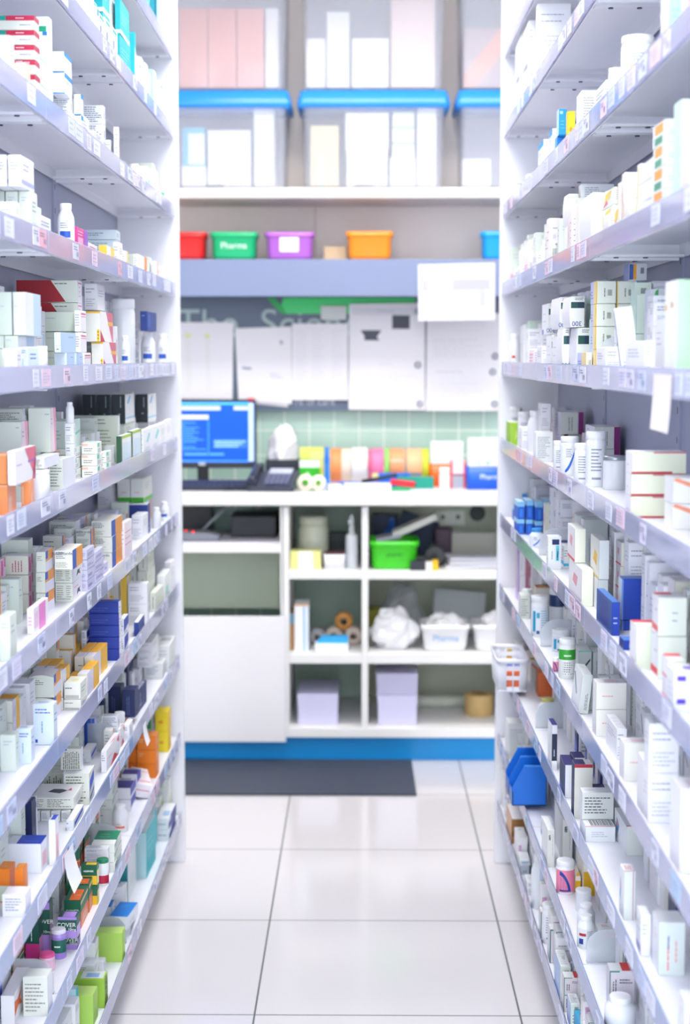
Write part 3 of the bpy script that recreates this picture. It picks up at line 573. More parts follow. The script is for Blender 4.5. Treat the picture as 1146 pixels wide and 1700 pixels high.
# top middle compartment
t = thing('jar', 'large cream plastic jar in the upper middle compartment', 'jar', (wx(521, 5.82, SH1), 5.82, SH1))
mb = MB(); mb.lathe([(.052, 0), (.056, .005), (.057, .13), (.050, .145)], mat('d8dccb', .4), n=32); mb.build('body', t)
mb = MB(); mb.lathe([(.052, .145), (.054, .146), (.054, .178), (.050, .18)], mat('d6dac8', .4), n=32); mb.build('lid', t)
mb = MB(); mb.lathe([(.0575, .04), (.0575, .09)], mat('d0d5c2', .5), n=32); mb.build('label_sleeve', t)
on('carton', 'yellow carton with a white band in the upper middle compartment', 'carton', 482, 533, 31, 5.66, .07, 'eeee96', [('r', .26, 0, .74, 1, 'fafaf6')], z=SH1)
t = thing('cup', 'white square cup with dark contents beside the yellow carton', 'cup', (wx(556, 5.69, SH1), 5.69, SH1))
mb = MB(); mb.loft([rrect(-.036, .036, -.03, .03, 0, .01), rrect(-.04, .04, -.034, .034, .055, .01), rrect(-.037, .037, -.031, .031, .055, .01), rrect(-.033, .033, -.027, .027, .004, .01)], 'eeeef6', True, True); mb.build('body', t)
mb = MB(); mb.rbox((0, 0, .055), (.072, .055, .016), '5a2c34'); mb.build('contents', t)
t = thing('spray_bottle', 'slim white spray bottle in the upper middle compartment', 'bottle', (wx(584, 5.72, SH1), 5.72, SH1))
mb = MB(); mb.lathe([(.021, 0), (.022, .003), (.022, .115), (.018, .122), (.010, .127)], mat('e6ebf2', .3), n=24); mb.build('body', t)
mb = MB(); mb.lathe([(.010, .127), (.010, .15), (.006, .16)], mat('dfe3e6', .3), n=16); mb.rbox((-.004, -.01, .172), (.016, .03, .016), 'dfe3e6'); mb.lathe([(.006, .158), (.009, .18), (.004, .195)], mat('dfe3e6', .3), n=14); mb.build('spray_head', t)
mb = MB(); mb.rbox((0, 0, .05), (.08, .06, .10), '2f3a38'); o = mb.build('black_case', loc=(wx(563, 5.98, SH1), 5.98, SH1), bevel=.004); tag(o, 'dark case at the back of the upper middle compartment', 'case')
# top right compartment
gb = bowl('plastic_basket', 'lime green basket with dark lettering in the upper right compartment', 612.5, 697, 897, 5.65, SH1, .2, '44dd22', hpx=48, word=None, taper=.88)
text_mesh('pharm', .022, '157a10', gb, Matrix.Translation((0, -.0945, .055)) @ Matrix.Rotation(R(86), 4, 'X'), 'lettering')
mb = MB(); mb.rbox((0, 0, 0), (.17, .12, .022), 'c9cbc6', (0, R(-24), 0)); o = mb.build('booklet', loc=(wx(688, 5.72, SH1), 5.75, SH1+.155)); tag(o, 'pale booklet leaning out of the lime basket', 'booklet')
mb = MB(); mb.rbox((0, 0, 0), (.09, .12, .012), 'a8abb8', (0, R(-10), 0)); o = mb.build('booklet', loc=(wx(645, 5.72, SH1), 5.74, SH1+.112)); tag(o, 'grey booklet lying low inside the lime basket', 'booklet')
mb = MB(); mb.lathe([(.030, 0), (.032, .10), (.026, .115), (.012, .12), (.012, .16)], mat('1b62c0', .3), n=20); o = mb.build('bottle', loc=(wx(650, 5.93, SH1), 5.93, SH1)); tag(o, 'blue bottle behind the lime basket', 'bottle')
mb = MB(); mb.rbox((0, 0, .08), (.10, .05, .16), '20315c'); o = mb.build('folder_case', loc=(wx(640, 6.08, SH1), 6.08, SH1)); tag(o, 'navy folder case at the back of the upper right compartment', 'folder')
mb = MB(); mb.rbox((0, 0, .075), (.15, .012, .15), '3a4764', (R(8), R(20), 0)); o = mb.build('folder_case', loc=(wx(688, 6.08, SH1), 6.05, SH1+.01)); tag(o, 'slanting dark blue folder behind the pale booklet', 'folder')
t = thing('tape_roll', 'black round roll standing right of the lime basket', 'tape roll', (wx(721, 5.76, SH1), 5.76, SH1))
mb = MB(); mb.lathe([(.035, -.025), (.038, -.02), (.038, .02), (.035, .025)], mat('3a3c3e', .4), axis='y', c=(0, 0, .04)); mb.build('tape', t)
mb = MB(); mb.lathe([(.014, -.027), (.014, .027)], mat('14161a', .4), axis='y', c=(0, 0, .04)); mb.build('core', t)
mb = MB(); mb.rbox((0, 0, .017), (.10, .06, .034), '2a2c38'); mb.rbox((.018, -.0305, .017), (.026, .001, .034), 'e8e6e0'); mb.rbox((.0405, -.001, .017), (.021, .0615, .0345), 'f6c318'); o = mb.build('film_box', loc=(wx(704, 5.66, SH1), 5.665, SH1)); tag(o, 'small black and yellow box at the shelf edge by the lime basket', 'box')
t = thing('socket_plate', 'white double power socket on the wall under the worktop', 'socket', at(748, 860, 6.158))
mb = MB(); mb.rbox((0, .004, 0), (.115, .008, .06), 'f0f3e8'); mb.build('plate', t, bevel=.002)
for q in (-.03, .03): 
    mb = MB(); mb.lathe([(.009, -.002), (.009, .001)], mat('49524a'), axis='y', c=(q, 0, .004), n=14); mb.build('socket_hole', t)
mb = MB(); mb.lathe([(.03, -.012), (.032, 0)], mat('22332e', .5), axis='y', n=28); o = mb.build('cable_grommet', loc=at(793, 852, 6.163)); tag(o, 'dark round cable grommet on the wall right of the socket', 'grommet')
for i, (w, d, c, zo) in enumerate(((.20, .2, 'dcdde8', 0), (.19, .18, 'e6e6ee', .012), (.2, .15, 'd8d9e4', .024))):
    mb = MB(); mb.rbox((0, 0, .005), (w, d, .010), c, (0, R(1.0*(i-1)), R(6*i))); o = mb.build('paper_pile', loc=(wx(782, 5.8, SH1), 5.79, SH1+zo+.002)); tag(o, 'pale paper pile in the upper right compartment, ' + ('lowest', 'middle', 'topmost')[i] + ' layer', 'paper')
mb = MB(); mb.rbox((0, 0, .05), (.19, .02, .1), 'b9b8ae'); o = mb.build('carton', loc=(wx(782, 6.05, SH1), 6.0, SH1), bevel=.002); tag(o, 'beige carton behind the papers in the upper right compartment', 'carton')
mb = MB(); mb.rbox((0, 0, .06), (.07, .05, .12), '4a3448'); o = mb.build('camera_bag', loc=(wx(735, 6.0, SH1), 6.0, SH1), bevel=.01); tag(o, 'dark purple pouch below the power socket', 'bag')
# middle row
on('book', 'thin book with an orange spine at the left of the central compartment', 'book', 480.5, 488, 62, 5.70, .12, 'd8a060', [('r', 0, .72, 1, 1, '8ac0e0')], z=SH2)
on('carton', 'tall white and blue carton with a tan top in the central compartment', 'carton', 489, 513, 82, 5.66, .12, 'f0f3f8', [('r', .62, 0, .74, 1, '8cc0ec'), ('r', .9, 0, 1, 1, 'cfe0f2'), ('r', 0, .96, 1, 1, 'd8a868')], z=SH2)
R1 = .033
for px, z, col, core, lb in ((555, 0, 'dccdbd', '2a1a16', 'cream tape roll with dark core, lower left of the pyramid'), (587, 0, 'dccdc0', 'a88868', 'cream tape roll, lower right of the pyramid'), (571, .056, 'd8994e', '6a3a1c', 'brown parcel tape roll on top of the two cream rolls'), (527, 0, 'b9b9bd', '8a8a90', 'grey tape roll left of the pyramid')):
    flat_roll(lb, px, 5.83, R1 if px != 527 else .03, .05, col, core, z=SH2+z)
t = thing('tissue_pack', 'white and sky blue pack before the tape rolls', 'pack', (wx(551, 5.69, SH2), 5.69, SH2))
mb = MB(); mb.rbox((0, 0, .016), (.125, .07, .032), 'eef1f8'); mb.build('pack', t, bevel=.004)
mb = MB(); mb.prism([(-.055, -.03, .032), (.06, -.03, .032), (.06, .02, .05), (-.035, .02, .05)], (0, .002, .004), '3fb0f2'); mb.build('blue_flap', t)
crumple('plastic_bag', 'large crumpled white plastic bag in the lower right middle compartment', 'bag', 655, 5.74, SH2, .165, .12, .15, 'f2f2f6', 8)
crumple('plastic_bag', 'grey translucent bag behind the crumpled white one', 'bag', 668, 5.98, SH2, .16, .12, .2, 'd0d6da', 12, alpha=.5)
wb1 = bowl('plastic_basket', 'white basket with blue lettering full of packets', 698, 782, 1035, 5.66, SH2, .17, 'f3f3f6', hpx=46, word=('Pharma', '86b6e6'), taper=.86)
wb2 = bowl('plastic_basket', 'white basket half hidden by the right rack, full of packets', 784, 868, 1035, 5.66, SH2, .17, 'f3f3f6', hpx=46, taper=.86)
crumple('packet_heap', 'white packets heaped in the basket with blue lettering', 'packets', 740, 5.745, SH2+.05, .14, .12, .08, 'f6f6f8', 5)['kind'] = 'stuff'
crumple('packet_heap', 'white packets heaped in the half hidden basket', 'packets', 826, 5.745, SH2+.05, .14, .12, .09, 'f6f4f6', 6)['kind'] = 'stuff'
mb = MB(); mb.rbox((0, 0, .085), (.20, .02, .17), mat('b4bcbc', .3), (R(-14), R(5), 0)); o = mb.build('plastic_tray', loc=(wx(762, 6.0, SH2), 6.02, SH2+.004)); tag(o, 'grey plastic tray leaning behind the white baskets', 'tray')
on('carton', 'yellow carton behind the crumpled white bag', 'carton', 612, 640, 42, 6.05, .06, 'b9b53a', z=SH2)
# bottom row
def ream(label, px0, px1, hpx, Y, dep, z, col='d4d2f0'):
    s = sc(Y); w = (px1-px0)*s; h = hpx*s; mb = MB()
    mb.loft([[(-w/2, 0, 0), (w/2, 0, 0), (w/2, dep, 0), (-w/2, dep, 0)], [(-w/2, 0, h*.5), (w/2, 0, h*.5), (w/2, dep, h*.5), (-w/2, dep, h*.5)], [(-w/2-.004, 0, h), (w/2+.002, -.002, h), (w/2+.002, dep, h), (-w/2-.004, dep, h)]], col, True, True, False)
    o = mb.build('paper_ream', loc=(wx((px0+px1)/2, Y, z), Y, z), bevel=.002); tag(o, label, 'paper ream'); return h
h = ream('lilac block of paper in the bottom middle compartment', 494, 562, 54, 5.66, .26, SH3)
h = ream('lilac paper block, lower of two in the bottom right compartment', 627, 693, 52, 5.66, .2, SH3)
ream('lilac paper block, upper of two in the bottom right compartment', 625, 694, 37, 5.665, .2, SH3+h+.001, 'c6c4e2')
mb = MB(); mb.lathe([(.021, -.13), (.022, -.128), (.022, .10), (.021, .102)], mat('cfd2c6', .5), axis='x', c=(0, 0, .022)); o = mb.build('paper_roll', loc=(wx(745, 5.98, SH3), 5.98, SH3)); tag(o, 'pale roll lying at the back of the bottom right compartment', 'roll')
t = thing('tape_roll', 'tan parcel tape rolls stacked flat at the right of the bottom compartment', 'tape roll', (wx(795, 5.85, SH3), 5.85, SH3))
mb = MB(); mb.lathe([(.053, 0), (.055, .003), (.055, .078), (.053, .08)], mat('cfae72', .5), n=36); mb.build('tape', t)
mb = MB(); mb.lathe([(.03, .0795), (.03, .081)], mat('9a7a48', .6), n=24); mb.build('core', t)
# carton designs: base colour, print on the side facing the camera, on the aisle side, on the top, top colour
STY = {
'W': ('plain white carton','f6f6fa',[('t',0.1,0.62,0.8,0.86,2,'9fa5b6'),('t',0.1,0.12,0.88,0.45,4,'c0c4d2')],[('t',0.15,0.5,0.85,0.8,3,'c0c4d2')],[('t',0.2,0.2,0.8,0.8,3,'c0c4d2')]),
'W2': ('white carton with a lavender band','f5f5fb',[('t',0.12,0.5,0.8,0.8,3,'9fa5b6')],[('r',0,0.1,1,0.24,'b9bbe6'),('t',0.15,0.5,0.85,0.8,2,'9fa5b6')],[]),
'Wg': ('greenish white carton','e2ebe0',[('t',0.2,0.7,0.8,0.86,2,'c0c4d2')],[('t',0.15,0.55,0.8,0.8,2,'9fa5b6')],[]),
'Wgb': ('greenish white carton with blue base band','e4ece2',[('t',0.2,0.75,0.8,0.88,2,'c0c4d2')],[('r',0,0,1,0.12,'3a4fb0'),('t',0.15,0.5,0.8,0.8,3,'9fa5b6')],[]),
'Wbt': ('white carton with a bright blue top band','eef1fa',[('r',0,0,1,0.05,'1c8fe0')],[('r',0,0.8,1,1,'1496e6'),('t',0.15,0.55,0.8,0.7,2,'c0c4d2')],[]),
'Wcy': ('white carton with a cyan stripe','f6f8fc',[('r',0,0.1,1,0.22,'38c0ea'),('t',0.1,0.5,0.85,0.85,3,'9fa5b6')],[('r',0,0.15,1,0.32,'25bdee'),('t',0.2,0.5,0.85,0.85,3,'9fa5b6'),('r',0.1,0.36,0.6,0.44,'f2a8c8')],[]),
'Wte': ('white carton with teal outlines','fafbfd',[('t',0.2,0.4,0.8,0.8,3,'c0c4d2')],[('r',0.15,0.84,0.85,0.93,'2ab8bc'),('r',0.2,0.3,0.4,0.6,'6f7fd0'),('t',0.2,0.62,0.85,0.8,2,'9fa5b6')],[]),
'te': ('teal carton','17bcc6',[('r',0,0,1,0.1,'eefafa')],[('r',0,0,1,0.12,'f4fdfd'),('t',0.15,0.3,0.85,0.7,4,'8ff0f2')],[]),
'teW': ('teal and white carton','1cc3cb',[],[('r',0,0,1,1,'f4f6fc'),('p',[(0,0.75),(1,0.55),(1,1),(0,1)],'20c0c8')],[]),
'dte': ('dark teal carton','0e93a0',[('r',0.8,0,1,1,'2a4f72')],[('r',0,0,1,1,'12b4c0')],[]),
'aqW': ('pale aqua carton','b4f0f0',[('t',0.12,0.78,0.8,0.84,1,'3a9aa8'),('t',0.12,0.2,0.85,0.62,4,'8adfe2')],[('r',0,0,1,1,'f6f8fc'),('r',0.5,0,1,0.2,'8fe8d8')],[]),
'rb': ('flat carton with crimson and green band','dfe3d6',[('r',0.0,0.66,0.42,1,'0e9c8e'),('r',0.42,0.66,1,1,'c4224a'),('t',0.62,0.76,0.85,0.9,1,'f6e0e6'),('t',0.7,0.3,0.95,0.42,1,'7f86b4')],[('r',0,0.66,1,1,'c4224a')],[],'e8eae0'),
'gnW': ('tall white carton with pastel streaks','f4f7fa',[('r',0.2,0.84,0.8,0.9,'12a078'),('r',0.5,0.8,0.85,0.84,'1a74d8'),('p',[(0.1,0.58),(0.9,0.46),(0.9,0.48),(0.1,0.6)],'b8efe0'),('p',[(0.1,0.38),(0.9,0.27),(0.9,0.29),(0.1,0.4)],'fac8dc'),('p',[(0.1,0.3),(0.9,0.2),(0.9,0.22),(0.1,0.32)],'b8efe0')],[],[]),
'pch': ('peach carton with a green plant picture','fbe6d2',[('t',0.15,0.7,0.8,0.9,2,'f2b8a0'),('r',0.5,0.2,0.8,0.4,'98b62a')],[('r',0,0,1,1,'fcd9b8'),('r',0.3,0.2,0.6,0.4,'c0c020')],[]),
'tb': ('white carton printed with grey text lines','eef0f4',[('t',0.06,0.08,0.94,0.94,8,'7e8494')],[('r',0.35,0.3,0.6,0.7,'a8acc0')],[('t',0.1,0.1,0.9,0.9,3,'9fa5b6')]),
'or1': ('white carton with orange and blue corner','fbfbff',[('t',0.12,0.25,0.88,0.85,5,'9fa5b6')],[('r',0.05,0.1,0.5,0.7,'f58c50'),('r',0.5,0.55,0.95,0.9,'1e84c8')],[]),
'pk': ('magenta pink carton','e63f9c',[],[('r',0.65,0,1,1,'a060c8'),('r',0.1,0.25,0.55,0.6,'f7b6da'),('t',0.1,0.65,0.6,0.9,2,'f7c6e2')],[]),
'pkW': ('small white and pink carton','f8eef4',[('t',0.12,0.25,0.88,0.85,5,'9fa5b6')],[('t',0.1,0.3,0.9,0.8,3,'e85aa0')],[]),
'ye': ('yellow carton','fbcf4a',[('r',0.48,0,0.52,1,'e8b838')],[('r',0,0,1,1,'f6f2e8'),('r',0.55,0,1,1,'f8d860')],[]),
'bg': ('flat blue-grey carton','cfdfe8',[('t',0.04,0.35,0.75,0.75,2,'7890a0')],[('t',0.1,0.3,0.9,0.7,2,'9fa5b6')],[]),
'yeW': ('white carton with a yellow edge','fbf8f0',[('t',0.12,0.25,0.88,0.85,5,'9fa5b6')],[('r',0.6,0,1,1,'f4d868')],[]),
'orW': ('white carton with an orange edge','fcf9f6',[('t',0.12,0.25,0.88,0.85,5,'9fa5b6')],[('r',0.7,0,1,1,'f49a4e')],[]),
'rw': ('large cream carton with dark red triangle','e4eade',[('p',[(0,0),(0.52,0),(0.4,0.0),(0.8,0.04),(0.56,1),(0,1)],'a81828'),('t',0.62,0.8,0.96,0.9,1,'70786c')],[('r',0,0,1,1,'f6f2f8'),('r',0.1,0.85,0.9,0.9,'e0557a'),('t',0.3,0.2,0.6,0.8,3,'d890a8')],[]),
'gb': ('pale green carton with light blue end','dde8d8',[('t',0.1,0.6,0.5,0.75,1,'c0c4d2')],[('r',0,0,1,1,'c4dcf4'),('r',0,0,0.5,1,'eceef6')],[]),
'lb': ('light blue carton','d8e6f2',[('t',0.3,0.1,0.9,0.22,1,'50607a')],[('r',0,0,1,1,'bcd6f4'),('t',0.5,0.7,0.9,0.85,1,'8aa4d4')],[]),
'pl': ('white carton with pink lines','f2f0f4',[('t',0.12,0.25,0.88,0.85,5,'9fa5b6')],[('r',0.1,0.82,0.9,0.88,'d83a6a'),('r',0.1,0.7,0.9,0.73,'e86a90')],[]),
'wry': ('white carton with red triangle and yellow tag','eeeee6',[('r',0,0.94,1,1,'e8b830'),('r',0.78,0.0,0.95,0.4,'f2c81e'),('t',0.8,0.05,0.93,0.38,3,'4a3a10')],[('r',0,0,1,1,'f6f4f8'),('p',[(0,0),(0.35,0),(0,0.4)],'c82a4a'),('p',[(0.45,1),(1,1),(1,0),(0.92,0)],'d66a80'),('r',0.6,0.55,1,0.68,'f0b850')],[]),
'nv': ('small navy carton','1d3d8a',[('t',0.2,0.7,0.8,0.85,1,'a8b8e8')],[('r',0.1,0.2,0.3,0.8,'2a5cc0')],[],'24479a'),
'nvb': ('large navy blue carton','1b3a94',[('t',0.05,0.25,0.14,0.7,1,'a8b6e6'),('r',0.0,0.97,1,1,'f0f0f8')],[('t',0.2,0.1,0.8,0.4,2,'c8d4f4')],[],'f2f3fa'),
'bk': ('black and white carton','2c333c',[('v',0.6,0.55,0.75,0.95,1,'a8b2b8'),('t',0.5,0.25,0.7,0.4,1,'c8d0d4')],[('r',0,0,1,1,'f2f6f8'),('p',[(0.2,0.7),(0.35,0.66),(0.6,0.9),(0.5,0.96)],'58b8e8'),('r',0,0.16,1,0.2,'60c8ea')],[],'ccd2d6'),
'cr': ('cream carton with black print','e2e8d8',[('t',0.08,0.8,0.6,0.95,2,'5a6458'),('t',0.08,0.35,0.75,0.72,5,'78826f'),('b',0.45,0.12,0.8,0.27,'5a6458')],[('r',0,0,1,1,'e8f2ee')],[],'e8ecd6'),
'gt': ('white carton with dark green top edge','eff5f4',[('r',0,0,1,1,'2d5c40')],[('r',0,0.9,1,1,'a8cc30'),('r',0,0,0.05,1,'1f4c38'),('r',0.95,0,1,1,'1f4c38'),('p',[(0.15,0.1),(0.85,0.2),(0.9,0.7),(0.2,0.75)],'d8eef8')],[]),
'cyw': ('white carton with a pale cyan swirl','f6f8fc',[('t',0.12,0.25,0.88,0.85,5,'9fa5b6')],[('p',[(0.4,0.5),(0.55,0.45),(0.85,0.75),(0.7,0.85)],'88dde4'),('t',0.2,0.15,0.8,0.3,2,'c0c4d2')],[]),
'oj': ('orange carton','f09458',[('r',0.1,0.2,0.25,0.8,'f8c89a'),('r',0.0,0.95,1,1,'f8b888')],[('r',0,0,1,1,'f8a884'),('r',0.1,0.1,0.45,0.6,'fbc8ae')],[],'fbb48c'),
'or': ('bright orange carton','f58418',[('t',0.1,0.5,0.4,0.8,2,'fad8a8')],[('r',0,0,1,1,'f9924a'),('t',0.2,0.3,0.8,0.7,3,'fde0c4')],[('t',0.2,0.2,0.8,0.8,3,'fcc890')],'f7952e'),
'org': ('orange carton with pale green patch','f08018',[('r',0.0,0.05,0.95,0.5,'d9e4c8')],[('r',0,0,1,1,'f9924a')],[('t',0.2,0.2,0.8,0.8,2,'fcc890')],'f7952e'),
'wp': ('white carton with pink diagonal band','f4f0f6',[],[('p',[(0.45,1),(0.98,1),(1,0.45),(0.8,0.0),(0.95,0)],'e06a84'),('r',0.6,0.55,1,0.62,'a070b8'),('t',0.05,0.5,0.5,0.62,1,'c8a8d0')],[],'f6f2f8'),
'pp': ('cream carton with pink end','dfe5da',[('t',0.75,0.8,0.95,0.92,1,'9fa5b6')],[('r',0,0,1,1,'fae4ec'),('p',[(0.5,1),(1,1),(1,0),(0.75,0)],'f2a8bc'),('t',0.1,0.6,0.4,0.8,2,'9fa5b6')],[]),
'mt': ('small flat mint and white carton','f0f3ea',[('t',0.15,0.2,0.85,0.55,2,'9a8a80'),('r',0,0.7,0.4,0.9,'f2c8b4')],[('r',0.0,0.6,0.45,0.95,'6ad0b4'),('t',0.1,0.15,0.8,0.45,2,'9fa5b6')],[('r',0.3,0.1,0.8,0.9,'bfe8da')]),
'mb': ('mint carton','e6f2ea',[('t',0.2,0.3,0.8,0.7,3,'a8ccba')],[('r',0,0,1,1,'e0f4ec'),('p',[(0.3,0.3),(1,0.5),(1,0.6),(0.3,0.4)],'8adcc4')],[]),
'wgr': ('white carton with bright green base','e6e8e4',[('r',0,0,1,0.22,'3fb030'),('t',0.3,0.35,0.9,0.5,1,'e08a98')],[('r',0,0,1,0.18,'58c048'),('t',0.2,0.5,0.8,0.8,3,'c0c4d2')],[]),
'tl': ('white carton with teal corner','f4f8f8',[('r',0,0.5,0.4,0.7,'d0e8ec')],[('p',[(0,0.5),(0.5,0),(0.7,0.1),(0.1,0.9)],'58c8c0')],[]),
'mg': ('cream and magenta carton','e2e6d4',[('v',0.35,0.15,0.8,0.8,4,'c86a80')],[('r',0,0,1,1,'fadcee'),('r',0.15,0.1,0.5,0.9,'f05ab0'),('r',0.75,0.5,1,1,'e85ab4'),('t',0.5,0.3,0.75,0.7,3,'f49ace')],[],'f4ecec'),
'mgs': ('small pink and white carton','f8f2f8',[('t',0.2,0.3,0.8,0.7,3,'e8a8d0')],[('r',0.35,0.0,0.8,1,'f28ad0'),('r',0.05,0.2,0.3,0.8,'fbd4ea')],[],'faf2f8'),
'ob': ('white carton with orange and blue stripes','e9ece2',[('t',0.06,0.55,0.7,0.93,4,'6c7488'),('t',0.06,0.1,0.9,0.4,4,'a8ac9c')],[('r',0,0,1,1,'f0eef6'),('r',0.02,0,0.38,1,'2a56b8'),('r',0.38,0,1,1,'f2a040')],[('t',0.2,0.3,0.8,0.7,2,'c0c4d2')],'f2f0ea'),
'obw': ('white carton with scrawled pink lettering','e9ece2',[('t',0.08,0.1,0.6,0.9,7,'a2a694'),('t',0.62,0.1,0.92,0.9,7,'a2a694')],[('r',0,0,1,1,'f2f0f8'),('t',0.15,0.6,0.8,0.8,1,'f28aa8'),('p',[(0.4,0.2),(0.6,0.3),(0.8,0.2),(0.7,0.45),(0.85,0.5),(0.5,0.5)],'484a58')],[]),
'li': ('small lilac carton','d6d4ee',[('t',0.1,0.3,0.8,0.7,3,'9a98c0')],[('t',0.1,0.3,0.9,0.6,2,'7a78a8'),('r',0,0.0,1,0.12,'b8b4e0')],[('t',0.2,0.3,0.8,0.7,2,'b0aed4')],'e0def4'),
'wbk': ('white carton with a black patch','f2f3f6',[('t',0.12,0.25,0.88,0.85,5,'9fa5b6')],[('r',0.2,0.2,0.8,0.85,'6a6a74'),('r',0.3,0.3,0.7,0.5,'b0b0b8')],[('t',0.3,0.3,0.7,0.7,1,'9fa5b6')]),
'yo': ('yellow-topped white carton','ecebe0',[('t',0.4,0.6,0.9,0.7,1,'5c6278'),('t',0.2,0.3,0.6,0.4,1,'5c6278')],[('r',0,0,1,1,'e8e2f4'),('r',0.5,0,1,1,'fbc43c'),('v',0.1,0.2,0.4,0.8,2,'9fa5b6')],[('r',0,0.3,1,1,'f9b92c'),('t',0.1,0.5,0.9,0.9,4,'c88a18')],'e9e6f4'),
'yf': ('small yellow carton','fac030',[],[('r',0,0,1,1,'fbc230'),('r',0.1,0.1,0.9,0.75,'fad880'),('t',0.2,0.2,0.8,0.6,3,'b08020')],[],'fccb4c'),
'nw': ('navy carton with a white end','203aa0',[('t',0.08,0.4,0.75,0.5,1,'5a74cc'),('t',0.08,0.2,0.6,0.3,1,'5a74cc')],[('r',0,0,1,1,'f2f4fc'),('t',0.1,0.35,0.7,0.6,1,'e05a68'),('t',0.15,0.15,0.8,0.3,1,'5c6278')],[],'2440b0'),
'nwf': ('small white and navy carton','f0f2fa',[('t',0.12,0.25,0.88,0.85,5,'5c6278')],[('p',[(0,0.2),(1,0.5),(1,1),(0,0.9)],'2a3fb0'),('t',0.1,0.05,0.8,0.2,1,'5c6278')],[]),
'nvl': ('navy carton with a white lettered end','1e2f6e',[('t',0.3,0.2,0.9,0.45,1,'5468a8')],[('t',0.1,0.1,0.75,0.4,1,'b8c2ee'),('v',0.55,0.1,0.85,0.9,1,'dfe4fa')],[('r',0.2,0.2,0.85,0.9,'d4d8e6'),('b',0.3,0.3,0.75,0.8,'606478')],'2c3d78'),
'nvd': ('dark navy carton','1b2a5c',[('v',0.3,0.1,0.6,0.8,2,'55659c')],[('v',0.3,0.1,0.6,0.6,1,'8898cc')],[],'26376e'),
'slt': ('white carton with green lettering','e6ebe0',[('v',0.4,0.15,0.7,0.8,1,'66805a'),('r',0.96,0,1,1,'8a9080')],[('t',0.1,0.3,0.9,0.7,2,'9ac87a')],[]),
'grs': ('white carton with a green square','f2f6f6',[('r',0.1,0.1,0.5,0.4,'0a9a70')],[('r',0.2,0.2,0.6,0.5,'98e0cc')],[]),
'vt': ('white carton with vertical black print','eceef0',[('v',0.25,0.3,0.8,0.95,4,'5a5a62'),('t',0.05,0.1,0.9,0.2,2,'5c6278')],[('v',0.2,0.1,0.8,0.9,2,'9fa5b6')],[]),
'obb': ('white carton with orange top corner','e2e8da',[('t',0.1,0.55,0.7,0.8,3,'8a9282')],[('r',0,0,1,1,'eeeaf6'),('r',0,0.5,1,1,'f5a04c'),('r',0,0.62,0.3,1,'2d5cc0')],[('t',0.2,0.3,0.8,0.7,2,'c0c4d2')],'f0eef0'),
'fl': ('flat white carton with a black line','e8ece2',[('t',0.05,0.6,0.7,0.75,1,'5c6278'),('r',0.05,0.05,0.9,0.25,'b8b8b4')],[('t',0.2,0.3,0.8,0.7,2,'9fa5b6')],[('p',[(0.3,0.3),(0.7,0.35),(0.7,0.6),(0.4,0.65)],'e8dca0')]),
'pb': ('pale blue carton with blue print','dceaf8',[('t',0.1,0.75,0.85,0.9,2,'4a6ac8'),('v',0.35,0.3,0.5,0.7,1,'6aa0c0'),('r',0.08,0.06,0.2,0.14,'2a50c0')],[('t',0.2,0.5,0.9,0.8,2,'5a7ac8')],[('t',0.2,0.3,0.8,0.7,2,'4a6ac8')],'e6f0fa'),
'bls': ('blue striped carton','3a66c4',[('r',0,0,0.22,1,'2450b0'),('r',0.5,0,0.62,1,'6f94de'),('r',0.8,0,1,1,'c6d4f2')],[('r',0,0,1,1,'f0f4fc')],[],'dfe6f4'),
'wbl': ('white carton with blue lettering','eef1f4',[('t',0.06,0.5,0.4,0.8,1,'4560b8'),('t',0.06,0.1,0.5,0.35,2,'c0c4d2')],[('p',[(0.1,0.3),(0.9,0.6),(0.9,0.85),(0.1,0.6)],'2c5cd0'),('t',0.1,0.1,0.9,0.2,1,'9fa5b6')],[]),
'txb': ('cream carton with dense text','dfe2d6',[('t',0.06,0.08,0.94,0.94,9,'62665c')],[('p',[(0.1,0.4),(0.9,0.6),(0.9,0.9),(0.1,0.75)],'2c5cd0'),('p',[(0.1,0.1),(0.9,0.3),(0.9,0.38),(0.1,0.2)],'2a4ab0')],[],'eceef0'),
'txv': ('cream carton with dense vertical text','dedfd4',[('v',0.08,0.06,0.94,0.9,9,'62665c'),('r',0.05,0.9,0.3,1,'3a58c0')],[('r',0,0,1,1,'eceef6')],[]),
'wrt': ('white carton with a red triangle','f6f4f8',[('t',0.1,0.5,0.8,0.8,3,'9fa5b6')],[('p',[(0.3,0),(0.9,0.1),(0.6,0.4)],'e8404e'),('p',[(0.8,0.8),(1,0.95),(1,0.6)],'e05060'),('t',0.1,0.5,0.6,0.6,1,'e88a94')],[('p',[(0.8,0.3),(1,0.6),(0.8,0.9)],'e23a3c')]),
'txo': ('white text carton with orange end','ecece4',[('t',0.08,0.1,0.92,0.9,6,'7e8478')],[('r',0.2,0.3,1,1,'f29a48'),('r',0.3,0.0,1,0.25,'f6f2f0')],[('t',0.2,0.3,0.8,0.7,2,'c0c4d2')]),
'bw': ('large white carton with blue top','f0f2fa',[],[('r',0,0,1,1,'f6f6fc'),('r',0.2,0.15,0.8,0.65,'fac8cc'),('v',0.25,0.2,0.75,0.6,4,'f0889c')],[('r',0.3,0,1,1,'1f45c0'),('t',0.5,0.2,0.9,0.4,1,'6a88e0')],'dfe2e8'),
'bc': ('narrow white carton with barcode top','e6e8e8',[('t',0.12,0.25,0.88,0.85,5,'9fa5b6')],[('t',0.2,0.3,0.8,0.7,3,'c0c4d2')],[('b',0.15,0.45,0.85,0.8,'5c6278'),('t',0.1,0.1,0.9,0.35,2,'9fa5b6')]),
'pul': ('white carton with purple base line','f4f2f8',[('t',0.12,0.25,0.88,0.85,5,'9fa5b6')],[('r',0,0.02,1,0.1,'9a86d0')],[]),
